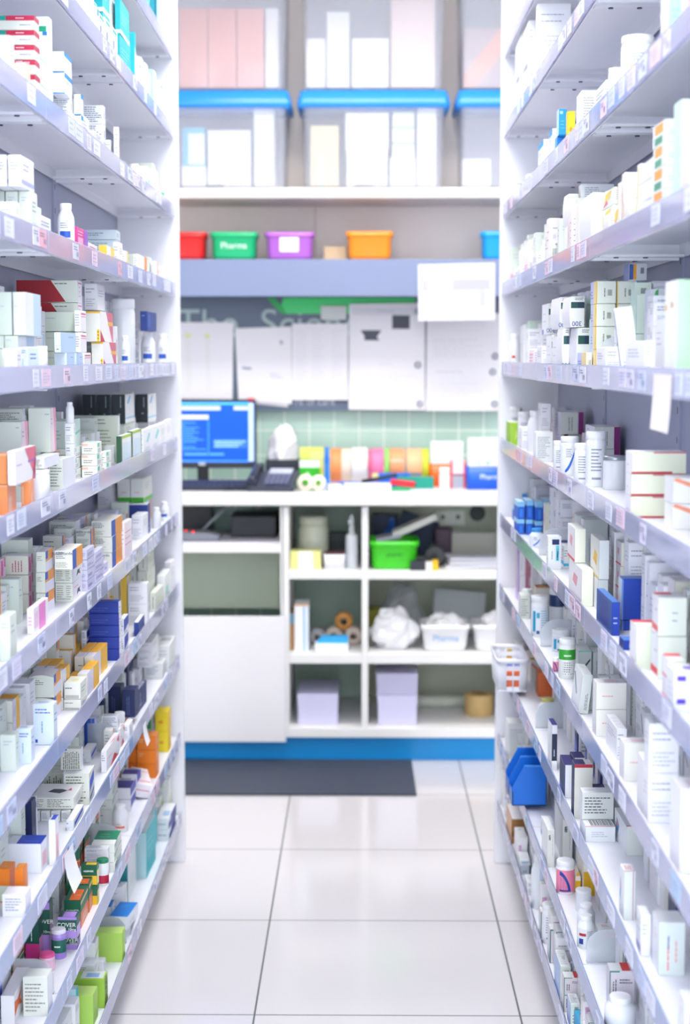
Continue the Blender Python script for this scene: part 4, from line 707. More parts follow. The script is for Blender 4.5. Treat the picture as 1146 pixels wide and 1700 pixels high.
'grn': ('cream flat carton with scribbled top','e8ebe0',[('t',0.05,0.15,0.3,0.9,5,'8a8f80'),('t',0.38,0.15,0.95,0.9,5,'8a8f80')],[('t',0.2,0.3,0.8,0.7,3,'c0c4d2')],[('p',[(0.3,0.4),(0.6,0.3),(0.75,0.5),(0.6,0.6),(0.4,0.6)],'44444c'),('p',[(0.75,0.5),(0.85,0.5),(0.8,0.7)],'e0556a')],'f2f2f0'),
'wn': ('navy-topped white carton','eeeef4',[],[('r',0,0,1,1,'3a4fc0'),('r',0,0,1,0.3,'eef0f8')],[('r',0,0,1,0.75,'33308a'),('b',0.2,0.78,0.8,0.98,'707088')],'e4e4ee'),
'rp': ('white carton with pink stripes','f6f0f4',[('r',0.1,0.5,0.9,0.58,'f4a0a8')],[('t',0.2,0.2,0.8,0.8,3,'e8a8b4')],[('r',0.05,0.15,0.95,0.22,'f29aa0'),('r',0.05,0.75,0.95,0.8,'f2b0b4'),('t',0.2,0.3,0.8,0.6,2,'d8b0bc')]),
'gf': ('flat white carton with green top','e9ede4',[('t',0.2,0.3,0.8,0.45,1,'5c6278')],[('t',0.1,0.3,0.9,0.7,3,'c0c4d2'),('p',[(0,0.6),(0.5,1),(0.3,1),(0,0.8)],'2a9a78')],[('r',0,0.3,1,1,'148a64'),('t',0.2,0.4,0.8,0.8,2,'a8e0cc')],'f2f4f2'),
'go': ('green and orange carton','1f6a4c',[('r',0,0,1,0.42,'ee6a2a'),('t',0.15,0.55,0.85,0.7,1,'f4fbf4'),('t',0.15,0.12,0.5,0.24,1,'fbd8c4')],[('r',0,0,1,1,'f4946a'),('r',0,0.55,1,1,'2a7a5a'),('r',0.0,0.82,1,0.9,'f6c8a0'),('r',0.2,0.1,0.8,0.4,'f8b498')],[('r',0.3,0,0.95,0.7,'f4722c'),('t',0.5,0.2,0.9,0.45,1,'fbd8c4')],'1f6a4c'),
'gy': ('green and yellow carton','1f6a4c',[('r',0,0,1,0.45,'f6c82a'),('t',0.15,0.6,0.8,0.75,1,'f4fbf4')],[('r',0,0,1,1,'f4e8a8'),('r',0,0.7,1,1,'2a7a5a')],[('r',0.3,0,0.95,0.7,'f7cf2c')],'1f6a4c'),
'gp': ('green and purple carton','1f5c4c',[('r',0,0,1,0.36,'b290dc'),('r',0,0.86,1,1,'b290dc')],[('r',0,0,1,1,'c8b0ea'),('r',0,0.55,1,1,'2a5c50')],[('r',0.25,0,0.9,0.8,'b08ade')],'1f5c4c'),
'gm': ('green and magenta carton','1f5c50',[('r',0,0,1,0.3,'e23c92'),('r',0,0.8,1,1,'e23c92'),('v',0.3,0.35,0.6,0.75,1,'dff0e8')],[('r',0,0,1,1,'f49ac8'),('r',0,0.4,1,0.8,'2a5c50')],[('r',0.2,0,0.9,0.8,'e85aa4')],'1f5c50'),
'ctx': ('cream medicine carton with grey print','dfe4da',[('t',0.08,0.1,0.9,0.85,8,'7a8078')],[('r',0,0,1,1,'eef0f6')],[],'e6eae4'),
'ost': ('white carton with an orange star corner','f4f2f4',[('r',0,0,1,1,'f6f4f2')],[('p',[(0,0.3),(0.25,0.45),(0.5,0.3),(0.35,0.6),(0.5,0.85),(0.2,0.72),(0,0.8)],'f0702c'),('v',0.65,0.1,0.85,0.6,2,'8a86c0')],[],'f8f6f8'),
'lm': ('lime green carton','b4dc64',[],[('r',0,0,1,1,'a8d458')],[],'c4e67c'),
'lmk': ('lime green carton with warning text','a0cc4c',[],[('t',0.3,0.1,0.95,0.85,4,'2f4a18')],[('r',0.25,0.05,0.95,0.95,'dfe6e0'),('r',0.4,0.2,0.8,0.7,'8cb4e0')],'a8d458'),
'lmw': ('white and lime carton','f2f6f2',[('r',0,0.8,0.4,0.9,'b0dc60'),('p',[(0.1,0.3),(0.4,0.35),(0.3,0.6)],'a4d840')],[('p',[(0,0.2),(1,0.5),(1,0.6),(0,0.4)],'b0dc60')],[]),
'aq': ('aqua carton with teal end','bfe4ea',[('r',0.1,0.85,0.4,0.9,'8ad0dc')],[('r',0,0,1,1,'2cc0cc'),('t',0.2,0.3,0.8,0.8,3,'c8f0f4')],[],'d8eef2'),
'dt2': ('deep teal carton with white front','1a8c94',[],[('r',0,0,1,1,'eef6f8'),('p',[(0,0.9),(1,1),(0,1)],'18a088'),('t',0.2,0.2,0.8,0.5,3,'c0c4d2')],[],'22969c'),
'btp': ('white carton with bright blue top','f0f4fa',[('t',0.2,0.3,0.8,0.7,3,'c0c4d2')],[('r',0,0.6,1,1,'e6f4fe'),('t',0.2,0.2,0.8,0.5,2,'c0c4d2')],[('r',0,0.0,1,1,'1e84e0'),('t',0.2,0.6,0.8,0.85,2,'6ab4f0')],'1e84e0'),
'bts': ('white carton with a small blue mark','f2f4f8',[('t',0.2,0.3,0.8,0.7,2,'c0c4d2')],[('t',0.2,0.2,0.8,0.8,3,'c0c4d2')],[('r',0.35,0.2,0.6,0.9,'1a6cd0')],'f2f4f8'),
'nvw': ('flat white and navy carton','e4e8ee',[('t',0.1,0.4,0.8,0.6,1,'5c6278')],[('r',0,0,1,1,'2a3f9a'),('r',0,0.6,0.3,1,'e8ecf4')],[('r',0.4,0.2,0.9,0.5,'a8ccf0')],'f2f6fa'),
'bcW': ('tall white carton with barcode','f6f7fb',[('t',0.1,0.62,0.8,0.86,2,'9fa5b6'),('t',0.1,0.12,0.88,0.45,4,'c0c4d2')],[('t',0.2,0.6,0.8,0.9,4,'dfe2ec'),('b',0.15,0.1,0.85,0.24,'9aa0b4')],[]),
'blu': ('bright blue carton','22a4ea',[('r',0.1,0.8,0.5,0.92,'a8dcf8'),('t',0.2,0.2,0.8,0.6,3,'6ac6f4')],[('r',0,0,1,1,'bfe0f8')],[]),
'blk': ('deep blue carton','1786e2',[],[('r',0,0,1,1,'3aa6f0')],[]),
'yel': ('bright yellow carton','fbe22c',[('r',0.3,0.4,0.6,0.55,'f0a020'),('t',0.1,0.05,0.3,0.9,3,'d8b818')],[('r',0,0,1,1,'f4c828')],[]),
'txt': ('tall white carton with small print','edf0ee',[('t',0.1,0.1,0.9,0.85,12,'a4aab2')],[('r',0,0,1,1,'f6f7fb')],[]),
'crm': ('cream bulging carton','e8eed8',[],[('r',0,0,1,1,'f6f2f6'),('t',0.4,0.5,0.6,0.7,1,'c0c4d2')],[]),
'mnt': ('mint white bulging carton','e6f0ec',[('v',0.5,0.2,0.8,0.6,1,'9fa5b6')],[('r',0,0,1,1,'f4f8fc'),('r',0,0.0,0.3,0.15,'28b4b8')],[]),
'orgn': ('white carton with orange and green blocks','e4efe0',[('t',0.2,0.3,0.8,0.6,2,'b0c0b0')],[('r',0,0,1,1,'f2f4fa'),('r',0.15,0.5,0.85,0.95,'f5a84a'),('r',0.15,0.05,0.8,0.4,'4f9a78')],[]),
'wst': ('white carton with faint red strokes','f2f4f6',[('t',0.12,0.25,0.88,0.85,5,'c0c4d2')],[('v',0.2,0.2,0.8,0.8,3,'f0b8b8'),('r',0,0,0.1,1,'f8e0a0')],[]),
'mlt': ('white carton with pastel picture','eef0e4',[('t',0.12,0.25,0.88,0.85,5,'c0c4d2')],[('p',[(0.2,0.3),(0.6,0.5),(0.8,0.9),(0.3,0.8)],'f6d24a'),('p',[(0.1,0.1),(0.5,0.2),(0.4,0.5)],'ec6aa0')],[]),
'yg': ('white carton with yellow edge and dark code mark','e6ecde',[('v',0.35,0.3,0.5,0.8,1,'8a9082'),('b',0.58,0.35,0.8,0.62,'5a605a'),('r',0,0,0.05,1,'f2c440')],[('r',0,0,1,1,'c8cef0'),('r',0.55,0,1,1,'f8e0a0'),('t',0.1,0.2,0.5,0.6,3,'7c84c0')],[]),
'gg': ('pale green carton with code mark','dcebdc',[('b',0.4,0.5,0.7,0.75,'5a605a')],[('r',0,0,1,1,'cfeede')],[]),
'nav3': ('white carton with a dark green band','e9ece6',[('r',0.0,0.62,1,0.82,'0e2f4a'),('t',0.3,0.88,1,0.97,2,'5c6278'),('r',0,0.62,0.5,0.82,'10504c')],[('r',0,0,1,1,'f2f2f8'),('r',0.0,0.0,0.3,0.16,'8a90c8'),('t',0.2,0.3,0.8,0.8,2,'c0c4d2')],[]),
'lst': ('white carton with a long blue stripe','f4f5fb',[('t',0.1,0.1,0.9,0.2,2,'9fa5b6')],[('p',[(0.15,0.05),(0.35,0.05),(0.7,0.95),(0.55,0.95)],'4a7ad8'),('t',0.3,0.5,0.8,0.6,1,'7a86c4')],[]),
'big': ('big pale green carton','b6dcb8',[('r',0.0,0.0,0.02,1,'f0f6f0')],[('r',0,0,1,1,'f4f5fa'),('r',0.0,0.7,0.18,0.76,'eec040'),('r',0.5,0.72,0.7,0.78,'c8a030')],[]),
'obl': ('white carton with blue and orange end','d8dde2',[('r',0,0,0.0,0,'ffffff'),('r',0.02,0.05,0.25,0.95,'3c5ca8'),('r',0.25,0.05,0.42,0.95,'f4a830'),('b',0.65,0.4,0.85,0.75,'4a505a')],[('r',0,0,1,1,'8a9ad0')],[]),
'grb': ('white carton with green block','dde4e4',[('p',[(0.0,0.0),(0.5,0.0),(0.5,1),(0.3,0.9)],'3aa858'),('b',0.75,0.3,0.95,0.7,'4a505a')],[('r',0,0,1,1,'dfe6f0')],[]),
'plm': ('grey carton with plum bands','d6dbd6',[('r',0.76,0,1,1,'7c1a6c'),('v',0.3,0.15,0.55,0.8,2,'7a8078')],[('r',0,0,1,1,'e8e6f4'),('t',0.2,0.15,0.5,0.9,5,'9aa0c8')],[],'e2e4e4'),
'plf': ('grey carton with plum left edge','d8dcd8',[('r',0,0,0.22,1,'7a1a68'),('v',0.4,0.15,0.6,0.8,2,'7a8078'),('b',0.45,0.15,0.65,0.35,'60645e')],[('r',0,0,1,1,'e6e4f6'),('t',0.2,0.15,0.5,0.9,5,'9aa0c8')],[],'e2e4e4'),
'lw': ('lime and white carton','a4d23a',[('p',[(0.4,0.2),(0.6,0.4),(0.5,0.7)],'d6f08a')],[('r',0,0,1,1,'98c830')],[],'f0f6e8'),
'crd': ('cream carton with dark red base line','e4e8cf',[('r',0,0,0.75,0.1,'b83a48'),('r',0.4,0.93,1,1,'c86a78')],[('r',0,0,1,1,'f4f3f8'),('t',0.3,0.3,0.5,0.45,1,'e88a98')],[],'f2f2f4'),
'wor': ('white carton with orange arc','f2f0ea',[('p',[(0,0.9),(0.6,0.6),(0.9,0.0),(1,0.1),(0.8,0.7),(0.1,1)],'f49a78')],[('r',0,0,1,1,'f8f6f8')],[]),
'bbt': ('tall sky and blue pack','1a62d4',[('r',0,0.72,1,1,'8acdf4'),('r',0.3,0.1,0.7,0.6,'2f86e6')],[('r',0,0.72,1,1,'b8e2fa')],[],'c8e8fa'),
'ppl': ('violet carton with a cyan arc','7a5ac8',[('p',[(0.1,0.5),(0.3,0.9),(0.6,1),(0.3,0.75),(0.22,0.5),(0.3,0.2),(0.5,0.0),(0.25,0.1)],'3ab4f0'),('t',0.45,0.35,0.95,0.55,1,'b8a8ec')],[('r',0,0,1,1,'6a9ae8')],[],'e0dcf4'),
'wrd': ('white carton with red round marks','f0e6e8',[('p',[(0.42,0.6),(0.392,0.729),(0.32,0.797),(0.239,0.773),(0.187,0.667),(0.188,0.53),(0.241,0.426),(0.322,0.404),(0.393,0.474)],'e0402c'),('p',[(0.87,0.6),(0.842,0.729),(0.77,0.797),(0.689,0.773),(0.637,0.667),(0.638,0.53),(0.691,0.426),(0.772,0.404),(0.843,0.474)],'e0402c')],[('r',0,0,1,1,'f4f4fa'),('t',0.2,0.3,0.8,0.7,3,'c0c4d2')],[]),
'ccy': ('slim white carton with navy patch','f0f4f8',[('r',0.3,0.74,0.85,0.9,'1c2a6a'),('r',0.6,0.25,0.85,0.72,'6cd8e8'),('v',0.64,0.28,0.82,0.7,1,'1c2a6a'),('v',0.2,0.3,0.4,0.7,1,'9fa5b6')],[('t',0.2,0.2,0.8,0.8,3,'c0c4d2')],[]),
'wrl': ('cream and white carton with red base','e9ead8',[],[('r',0,0,1,1,'f6f2f6'),('r',0,0.02,1,0.1,'f0546a'),('p',[(0.3,0.5),(0.6,0.4),(0.7,0.7),(0.4,0.75)],'f0a8b4')],[],'eef0ee'),
'wyl': ('grey-white carton with yellow fruit','dfe6e4',[],[('r',0,0,1,1,'f4f2e8'),('p',[(0.3,0.4),(0.7,0.3),(0.8,0.6),(0.5,0.7)],'f6c83a'),('r',0,0.0,1,0.06,'f6cc60')],[],'f2f2ee'),
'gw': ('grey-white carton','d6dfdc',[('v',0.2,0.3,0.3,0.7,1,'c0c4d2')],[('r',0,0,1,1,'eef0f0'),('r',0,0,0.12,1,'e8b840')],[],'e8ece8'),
'rbl': ('royal blue carton','1a45b4',[('r',0.0,0.0,0.06,1,'6a9ae0')],[('r',0,0,1,1,'dfe6f2'),('v',0.2,0.2,0.6,0.8,2,'a8b4cc')],[],'5a80d0'),
'nbl': ('dark blue carton','173ea6',[('t',0.2,0.3,0.8,0.6,2,'c8d6f8')],[('r',0,0,1,1,'24509e'),('r',0.2,0.1,0.8,0.9,'1a3a90')],[],'4a84d0'),
'wrr': ('white carton with bright red stripe','e6ebdc',[('t',0.5,0.3,0.8,0.7,2,'9fa5b6')],[('r',0,0,1,1,'f4f3f8'),('r',0,0.1,1,0.26,'f04a52'),('t',0.5,0.6,0.9,0.7,1,'9fa5b6')],[('r',0,0.6,0.6,1,'f05a5c')],'f2f2f4'),
'crt': ('cream carton with red top band','e4ead8',[('r',0,0.0,0.0,0.0,'ffffff'),('v',0.4,0.2,0.55,0.7,1,'c8ccb8')],[('r',0,0,1,1,'f8f4f8'),('r',0,0.02,1,0.12,'f47a80')],[('r',0,0.6,1,1,'f0484c')],'f6f4f6'),
'vio': ('white carton with violet bars','f0f1f8',[('r',0.1,0.75,0.5,0.88,'5a3fc4'),('r',0.1,0.2,0.5,0.33,'5a3fc4'),('r',0.7,0.7,1,0.8,'6a50c8'),('t',0.2,0.45,0.8,0.6,2,'c0c4d2')],[('t',0.2,0.3,0.8,0.7,3,'c0c4d2')],[('r',0.5,0.2,1,0.6,'7a60d0')]),
'lce': ('lilac-edged white carton','f2ecf4',[('r',0,0,0.1,1,'9a5ac8'),('v',0.3,0.2,0.6,0.8,2,'c0c4d2')],[('r',0,0,1,1,'d8c4ee')],[]),
'pks': ('pink carton','f4a8bc',[('r',0.2,0.25,0.8,0.7,'fbdde4'),('v',0.3,0.3,0.7,0.65,3,'a86a80')],[('r',0,0,1,1,'f8c0cc')],[],'f8c8d2'),
'brn': ('small brown and orange carton','e8e0cc',[('r',0,0,1,1,'e8e4d4')],[],[('p',[(0,0),(0.5,1),(1,0)],'d88828'),('p',[(0.5,1),(1,1),(1,0)],'6a3a1c')],'b06a30'),
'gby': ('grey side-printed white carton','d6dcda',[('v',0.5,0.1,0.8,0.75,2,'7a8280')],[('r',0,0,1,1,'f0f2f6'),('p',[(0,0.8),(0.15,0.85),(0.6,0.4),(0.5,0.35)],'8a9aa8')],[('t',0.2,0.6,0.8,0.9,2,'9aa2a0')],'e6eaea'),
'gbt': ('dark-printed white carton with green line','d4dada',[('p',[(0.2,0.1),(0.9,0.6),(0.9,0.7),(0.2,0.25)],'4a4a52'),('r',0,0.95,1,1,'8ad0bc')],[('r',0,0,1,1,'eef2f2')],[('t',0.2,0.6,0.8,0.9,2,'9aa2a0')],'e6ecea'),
'prd': ('white carton with pink-red lettering','f0eee6',[('t',0.2,0.4,0.8,0.6,1,'e8a8a8')],[('r',0,0,1,1,'f8f5f8')],[('t',0.3,0.2,0.9,0.7,3,'f2909c')],'f8f6f8'),
'ylw': ('orange-yellow carton','f6c44a',[('r',0.3,0,0.6,1,'e8a020')],[('r',0,0,1,1,'f6f0e4'),('p',[(0.3,0.2),(0.6,0.3),(0.5,0.7)],'e88a2c')],[],'f8f2e8'),
'otb': ('orange tube carton','e8743a',[('t',0.2,0.1,0.8,0.9,6,'d86028')],[('r',0,0,1,1,'f08a50')],[],'f0844a'),
'nvs': ('slim white carton with navy panel','eceef6',[('r',0,0.0,1,0.8,'20304e'),('v',0.3,0.3,0.6,0.5,1,'f0f0f6'),('r',0,0,1,0.2,'f4f6fa')],[('r',0,0,1,1,'f4f5fa')],[('r',0,0,1,1,'39318c')],'39318c'),
'nvt': ('white carton with navy top','e8eaf0',[('r',0.0,0,0.1,1,'2a3a7a')],[('r',0,0,1,1,'24365e'),('p',[(0,0.3),(1,0.1),(1,0),(0,0)],'7a8ae0')],[('r',0,0,1,1,'322c78')],'322c78'),
'nvc': ('cream carton with navy front and red edge','dedfd6',[('r',0,0.94,1,1,'b82a44')],[('r',0,0,1,1,'283a64')],[('r',0,0,0.6,1,'2e2a6a')],'f2eef2'),
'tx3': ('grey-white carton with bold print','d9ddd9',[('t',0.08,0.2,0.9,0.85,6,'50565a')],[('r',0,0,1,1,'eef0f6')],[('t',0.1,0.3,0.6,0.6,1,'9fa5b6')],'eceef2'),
'bcd': ('white carton with blue band and barcode','e8ecee',[('t',0.2,0.3,0.8,0.7,3,'c0c4d2')],[('r',0,0,1,1,'f2f4fa')],[('r',0.0,0.8,1,1,'1f3a9a'),('r',0,0.76,1,0.8,'2ab4b0'),('b',0.2,0.1,0.95,0.6,'50565a'),('r',0,0,1,0.04,'e8707c')],'f4f6fa'),
'rdl': ('white carton with thin red lines','e6ebe6',[('r',0.8,0,0.86,1,'b04a8a')],[('r',0,0,1,1,'f4f6fa'),('p',[(0.1,0.4),(0.3,0.3),(0.4,0.6),(0.2,0.8)],'6ab8e8'),('p',[(0.15,0.55),(0.35,0.5),(0.3,0.75)],'f0909c')],[('r',0,0.0,1,0.04,'e8606c'),('v',0.2,0.2,0.8,0.8,3,'e8707c')],'f4f4f8'),
'rdv': ('big white carton with red vertical lettering','e2ebe6',[('v',0.25,0.1,0.5,0.85,1,'f0787c'),('v',0.3,0.5,0.45,0.8,1,'4a50b0'),('v',0.6,0.25,0.75,0.85,1,'f0a0a4')],[('r',0,0,1,1,'f4f4f8'),('t',0.3,0.6,0.7,0.8,2,'f4b8b8')],[],'eef0f0'),
'btg': ('tall white carton with small black tags','e9ebe4',[('r',0.2,0.72,0.45,0.85,'22283a'),('v',0.7,0.3,0.8,0.9,1,'9fa5b6')],[('r',0,0,1,1,'f4f5f8')],[],'f2f4f6'),
'btk': ('small yellow-fronted cream carton','f4f0e0',[('r',0.0,0,0.5,0.7,'e8b418'),('r',0.5,0,1,0.7,'f0c020')],[('r',0,0,1,1,'f8f4e4')],[('p',[(0.2,0.0),(1,0.0),(1,0.4),(0.4,0.2)],'f6cc3c')],'faf4dc'),
'gbx': ('blue-grey carton with navy front','b9c2cc',[('v',0.2,0.2,0.6,0.55,2,'2a3a8a'),('r',0.85,0,1,1,'2c3648')],[('r',0,0,1,1,'c8ccd8')],[('t',0.15,0.15,0.85,0.85,6,'8a8ec0')],'eceef6'),
'srd': ('small white carton with red band','e6e9e2',[('r',0.2,0.62,1,0.8,'d02a34'),('t',0.3,0.2,0.8,0.4,2,'c0c4d2')],[('r',0,0,1,1,'f4f4fa')],[('t',0.3,0.3,0.8,0.7,2,'d84a50')],'f4f4f6'),
'sbc': ('white carton with barcode end','eceee8',[('b',0.1,0.1,0.9,0.8,'50565a')],[('r',0,0,1,1,'f6f6fa')],[('r',0.2,0.3,0.9,0.42,'f0a8ac')],'f4f4f6'),
'mag': ('grey-lilac carton with red label','dcd4dc',[('v',0.1,0.25,0.3,0.8,2,'50505e'),('t',0.4,0.65,1,0.8,2,'50505e'),('r',0,0,0.03,1,'1a7a6a'),('r',0,0.96,0.4,1,'2a8a7a')],[('r',0,0,1,1,'e4e0ea')],[('r',0.5,0,1,1,'e0342c')],'f2f4f4'),
'bro': ('small brown carton','a0703c',[('r',0.4,0.3,1,0.45,'2a50b8'),('r',0.0,0.3,1,0.5,'74491f')],[('r',0,0,1,1,'e0b088')],[],'eceaf0'),
'pst': ('white carton with a pink stripe','f4f2f4',[('r',0.1,0.05,0.4,0.7,'d8a8d0'),('r',0.5,0.2,0.9,0.35,'7ac84a'),('r',0.5,0.05,0.9,0.2,'f4d84a')],[],[('b',0.3,0.7,0.7,0.8,'9fa5b6')],'f2f4f4'),
'tst': ('white carton with a teal line','f2f6f8',[('r',0.1,0.4,0.9,0.55,'18a8b4'),('t',0.2,0.1,0.8,0.3,1,'c0c4d2')],[],[]),
'lbt': ('pale blue fronted carton with text','dfe6da',[('t',0.2,0.1,0.8,0.6,4,'7a8078'),('b',0.4,0.65,0.8,0.88,'50565a')],[('r',0,0,1,1,'b6ccf2'),('t',0.3,0.3,0.8,0.5,1,'e6eefa')],[('t',0.1,0.1,0.9,0.9,8,'9aa2a8'),('r',0.4,0.4,0.7,0.6,'c0c8cc')],'eaf0f2'),
'cyr': ('cyan pouch carton with red letters','38b0e0',[('p',[(0.2,0.5),(0.5,0.9),(0.6,0.5),(0.3,0.3)],'e03044'),('r',0.8,0,1,1,'c01a34')],[('r',0,0,1,1,'38b0e0')],[('p',[(0.2,0.2),(0.7,0.4),(0.6,0.8),(0.3,0.7)],'e03044')],'48bce8'),
}
RND = {
'oteb': ('teal bottle', '18a8ae', 'e8fafa', '0f8f98', None),
'owt': ('white plastic tub', 'f4f5f8', 'fafbfd', None, None),
'owb': ('white bottle with blue mark', 'f6f7fb', 'fcfcff', 'f4f6fb', '2a5cc0'),
'owg': ('white bottle with green mark', 'f4f7f4', 'fcfcff', 'f4f8f4', '3ab478'),
'ow': ('plain white bottle', 'f4f5fa', 'fcfcff', None, None),
'otubw': ('wide white lidded tub', 'f0f2f4', 'f6f7fa', None, None),
'orw': ('orange and green bottle', '1f6a4c', 'f0602a', 'e86a38', 'g'),
'ogc': ('white bottle with green cap and red label', 'f2f6f6', '1f8a62', 'c82c48', None),
'opc': ('purple-capped green bottle', 'b49ae2', 'f0eef6', '1f6a58', 'p'),
'opk': ('pink-capped bottle', 'f8d8e8', 'f45aa0', 'f6c8dc', None),
'ogcap': ('bottle with green cap', 'e8eeea', '148a60', None, None),
'owr': ('white bottle with red label base', 'f2f3f8', 'f8f9fc', 'f6f0f2', 'e87a5c'),
'oty': ('white tub with yellow and red mark', 'eef0e8', 'f4f6f0', 'f2f4ec', 'f2d23c'),
'ofl': ('foil-lidded white tub', 'e9ecee', 'aab0b8', None, 'foil'),
'oarc': ('white bottle with a blue arc label', 'f2f4f7', 'f0f2f4', 'eff2f5', 'arc'),
'obig': ('big white bottle with grey print', 'f2f4f8', 'f4f5f8', 'eceff4', 'txt'),
'obl2': ('white bottle with teal and navy label', 'eef1f4', 'f2f4f6', 'e6ecf2', 'tn'),
'onl': ('white bottle with a navy band', 'eef1f4', 'f4f6f8', '26406e', None),
'ogl': ('white bottle with a green band', 'eef1ee', 'f4f5f6', '3aae38', 'gb'),
'oyc': ('white bottle with yellow cap', 'f0f1f6', 'd8d07a', 'e4e8f2', None),
'oyel': ('small yellow bottle', 'f2b630', 'f8d880', None, None),
'opn': ('white bottle with pink and navy label', 'f2f3f6', 'f4f5f8', 'f08aa8', 'pn'),
'ord': ('white bottle with red and blue label', 'f0f2f4', 'f4f6f8', 'e8ecee', 'rb'),
'otall': ('tall plain white bottle', 'edf1f6', 'f6f8fb', None, None),
'omh': ('squat ribbed white bottle', 'f0f2f6', 'f8f9fb', None, None),
'obla': ('white and blue arc bottle', 'e8f2fa', '3a9ae0', 'f0f6fc', 'arc'),
}
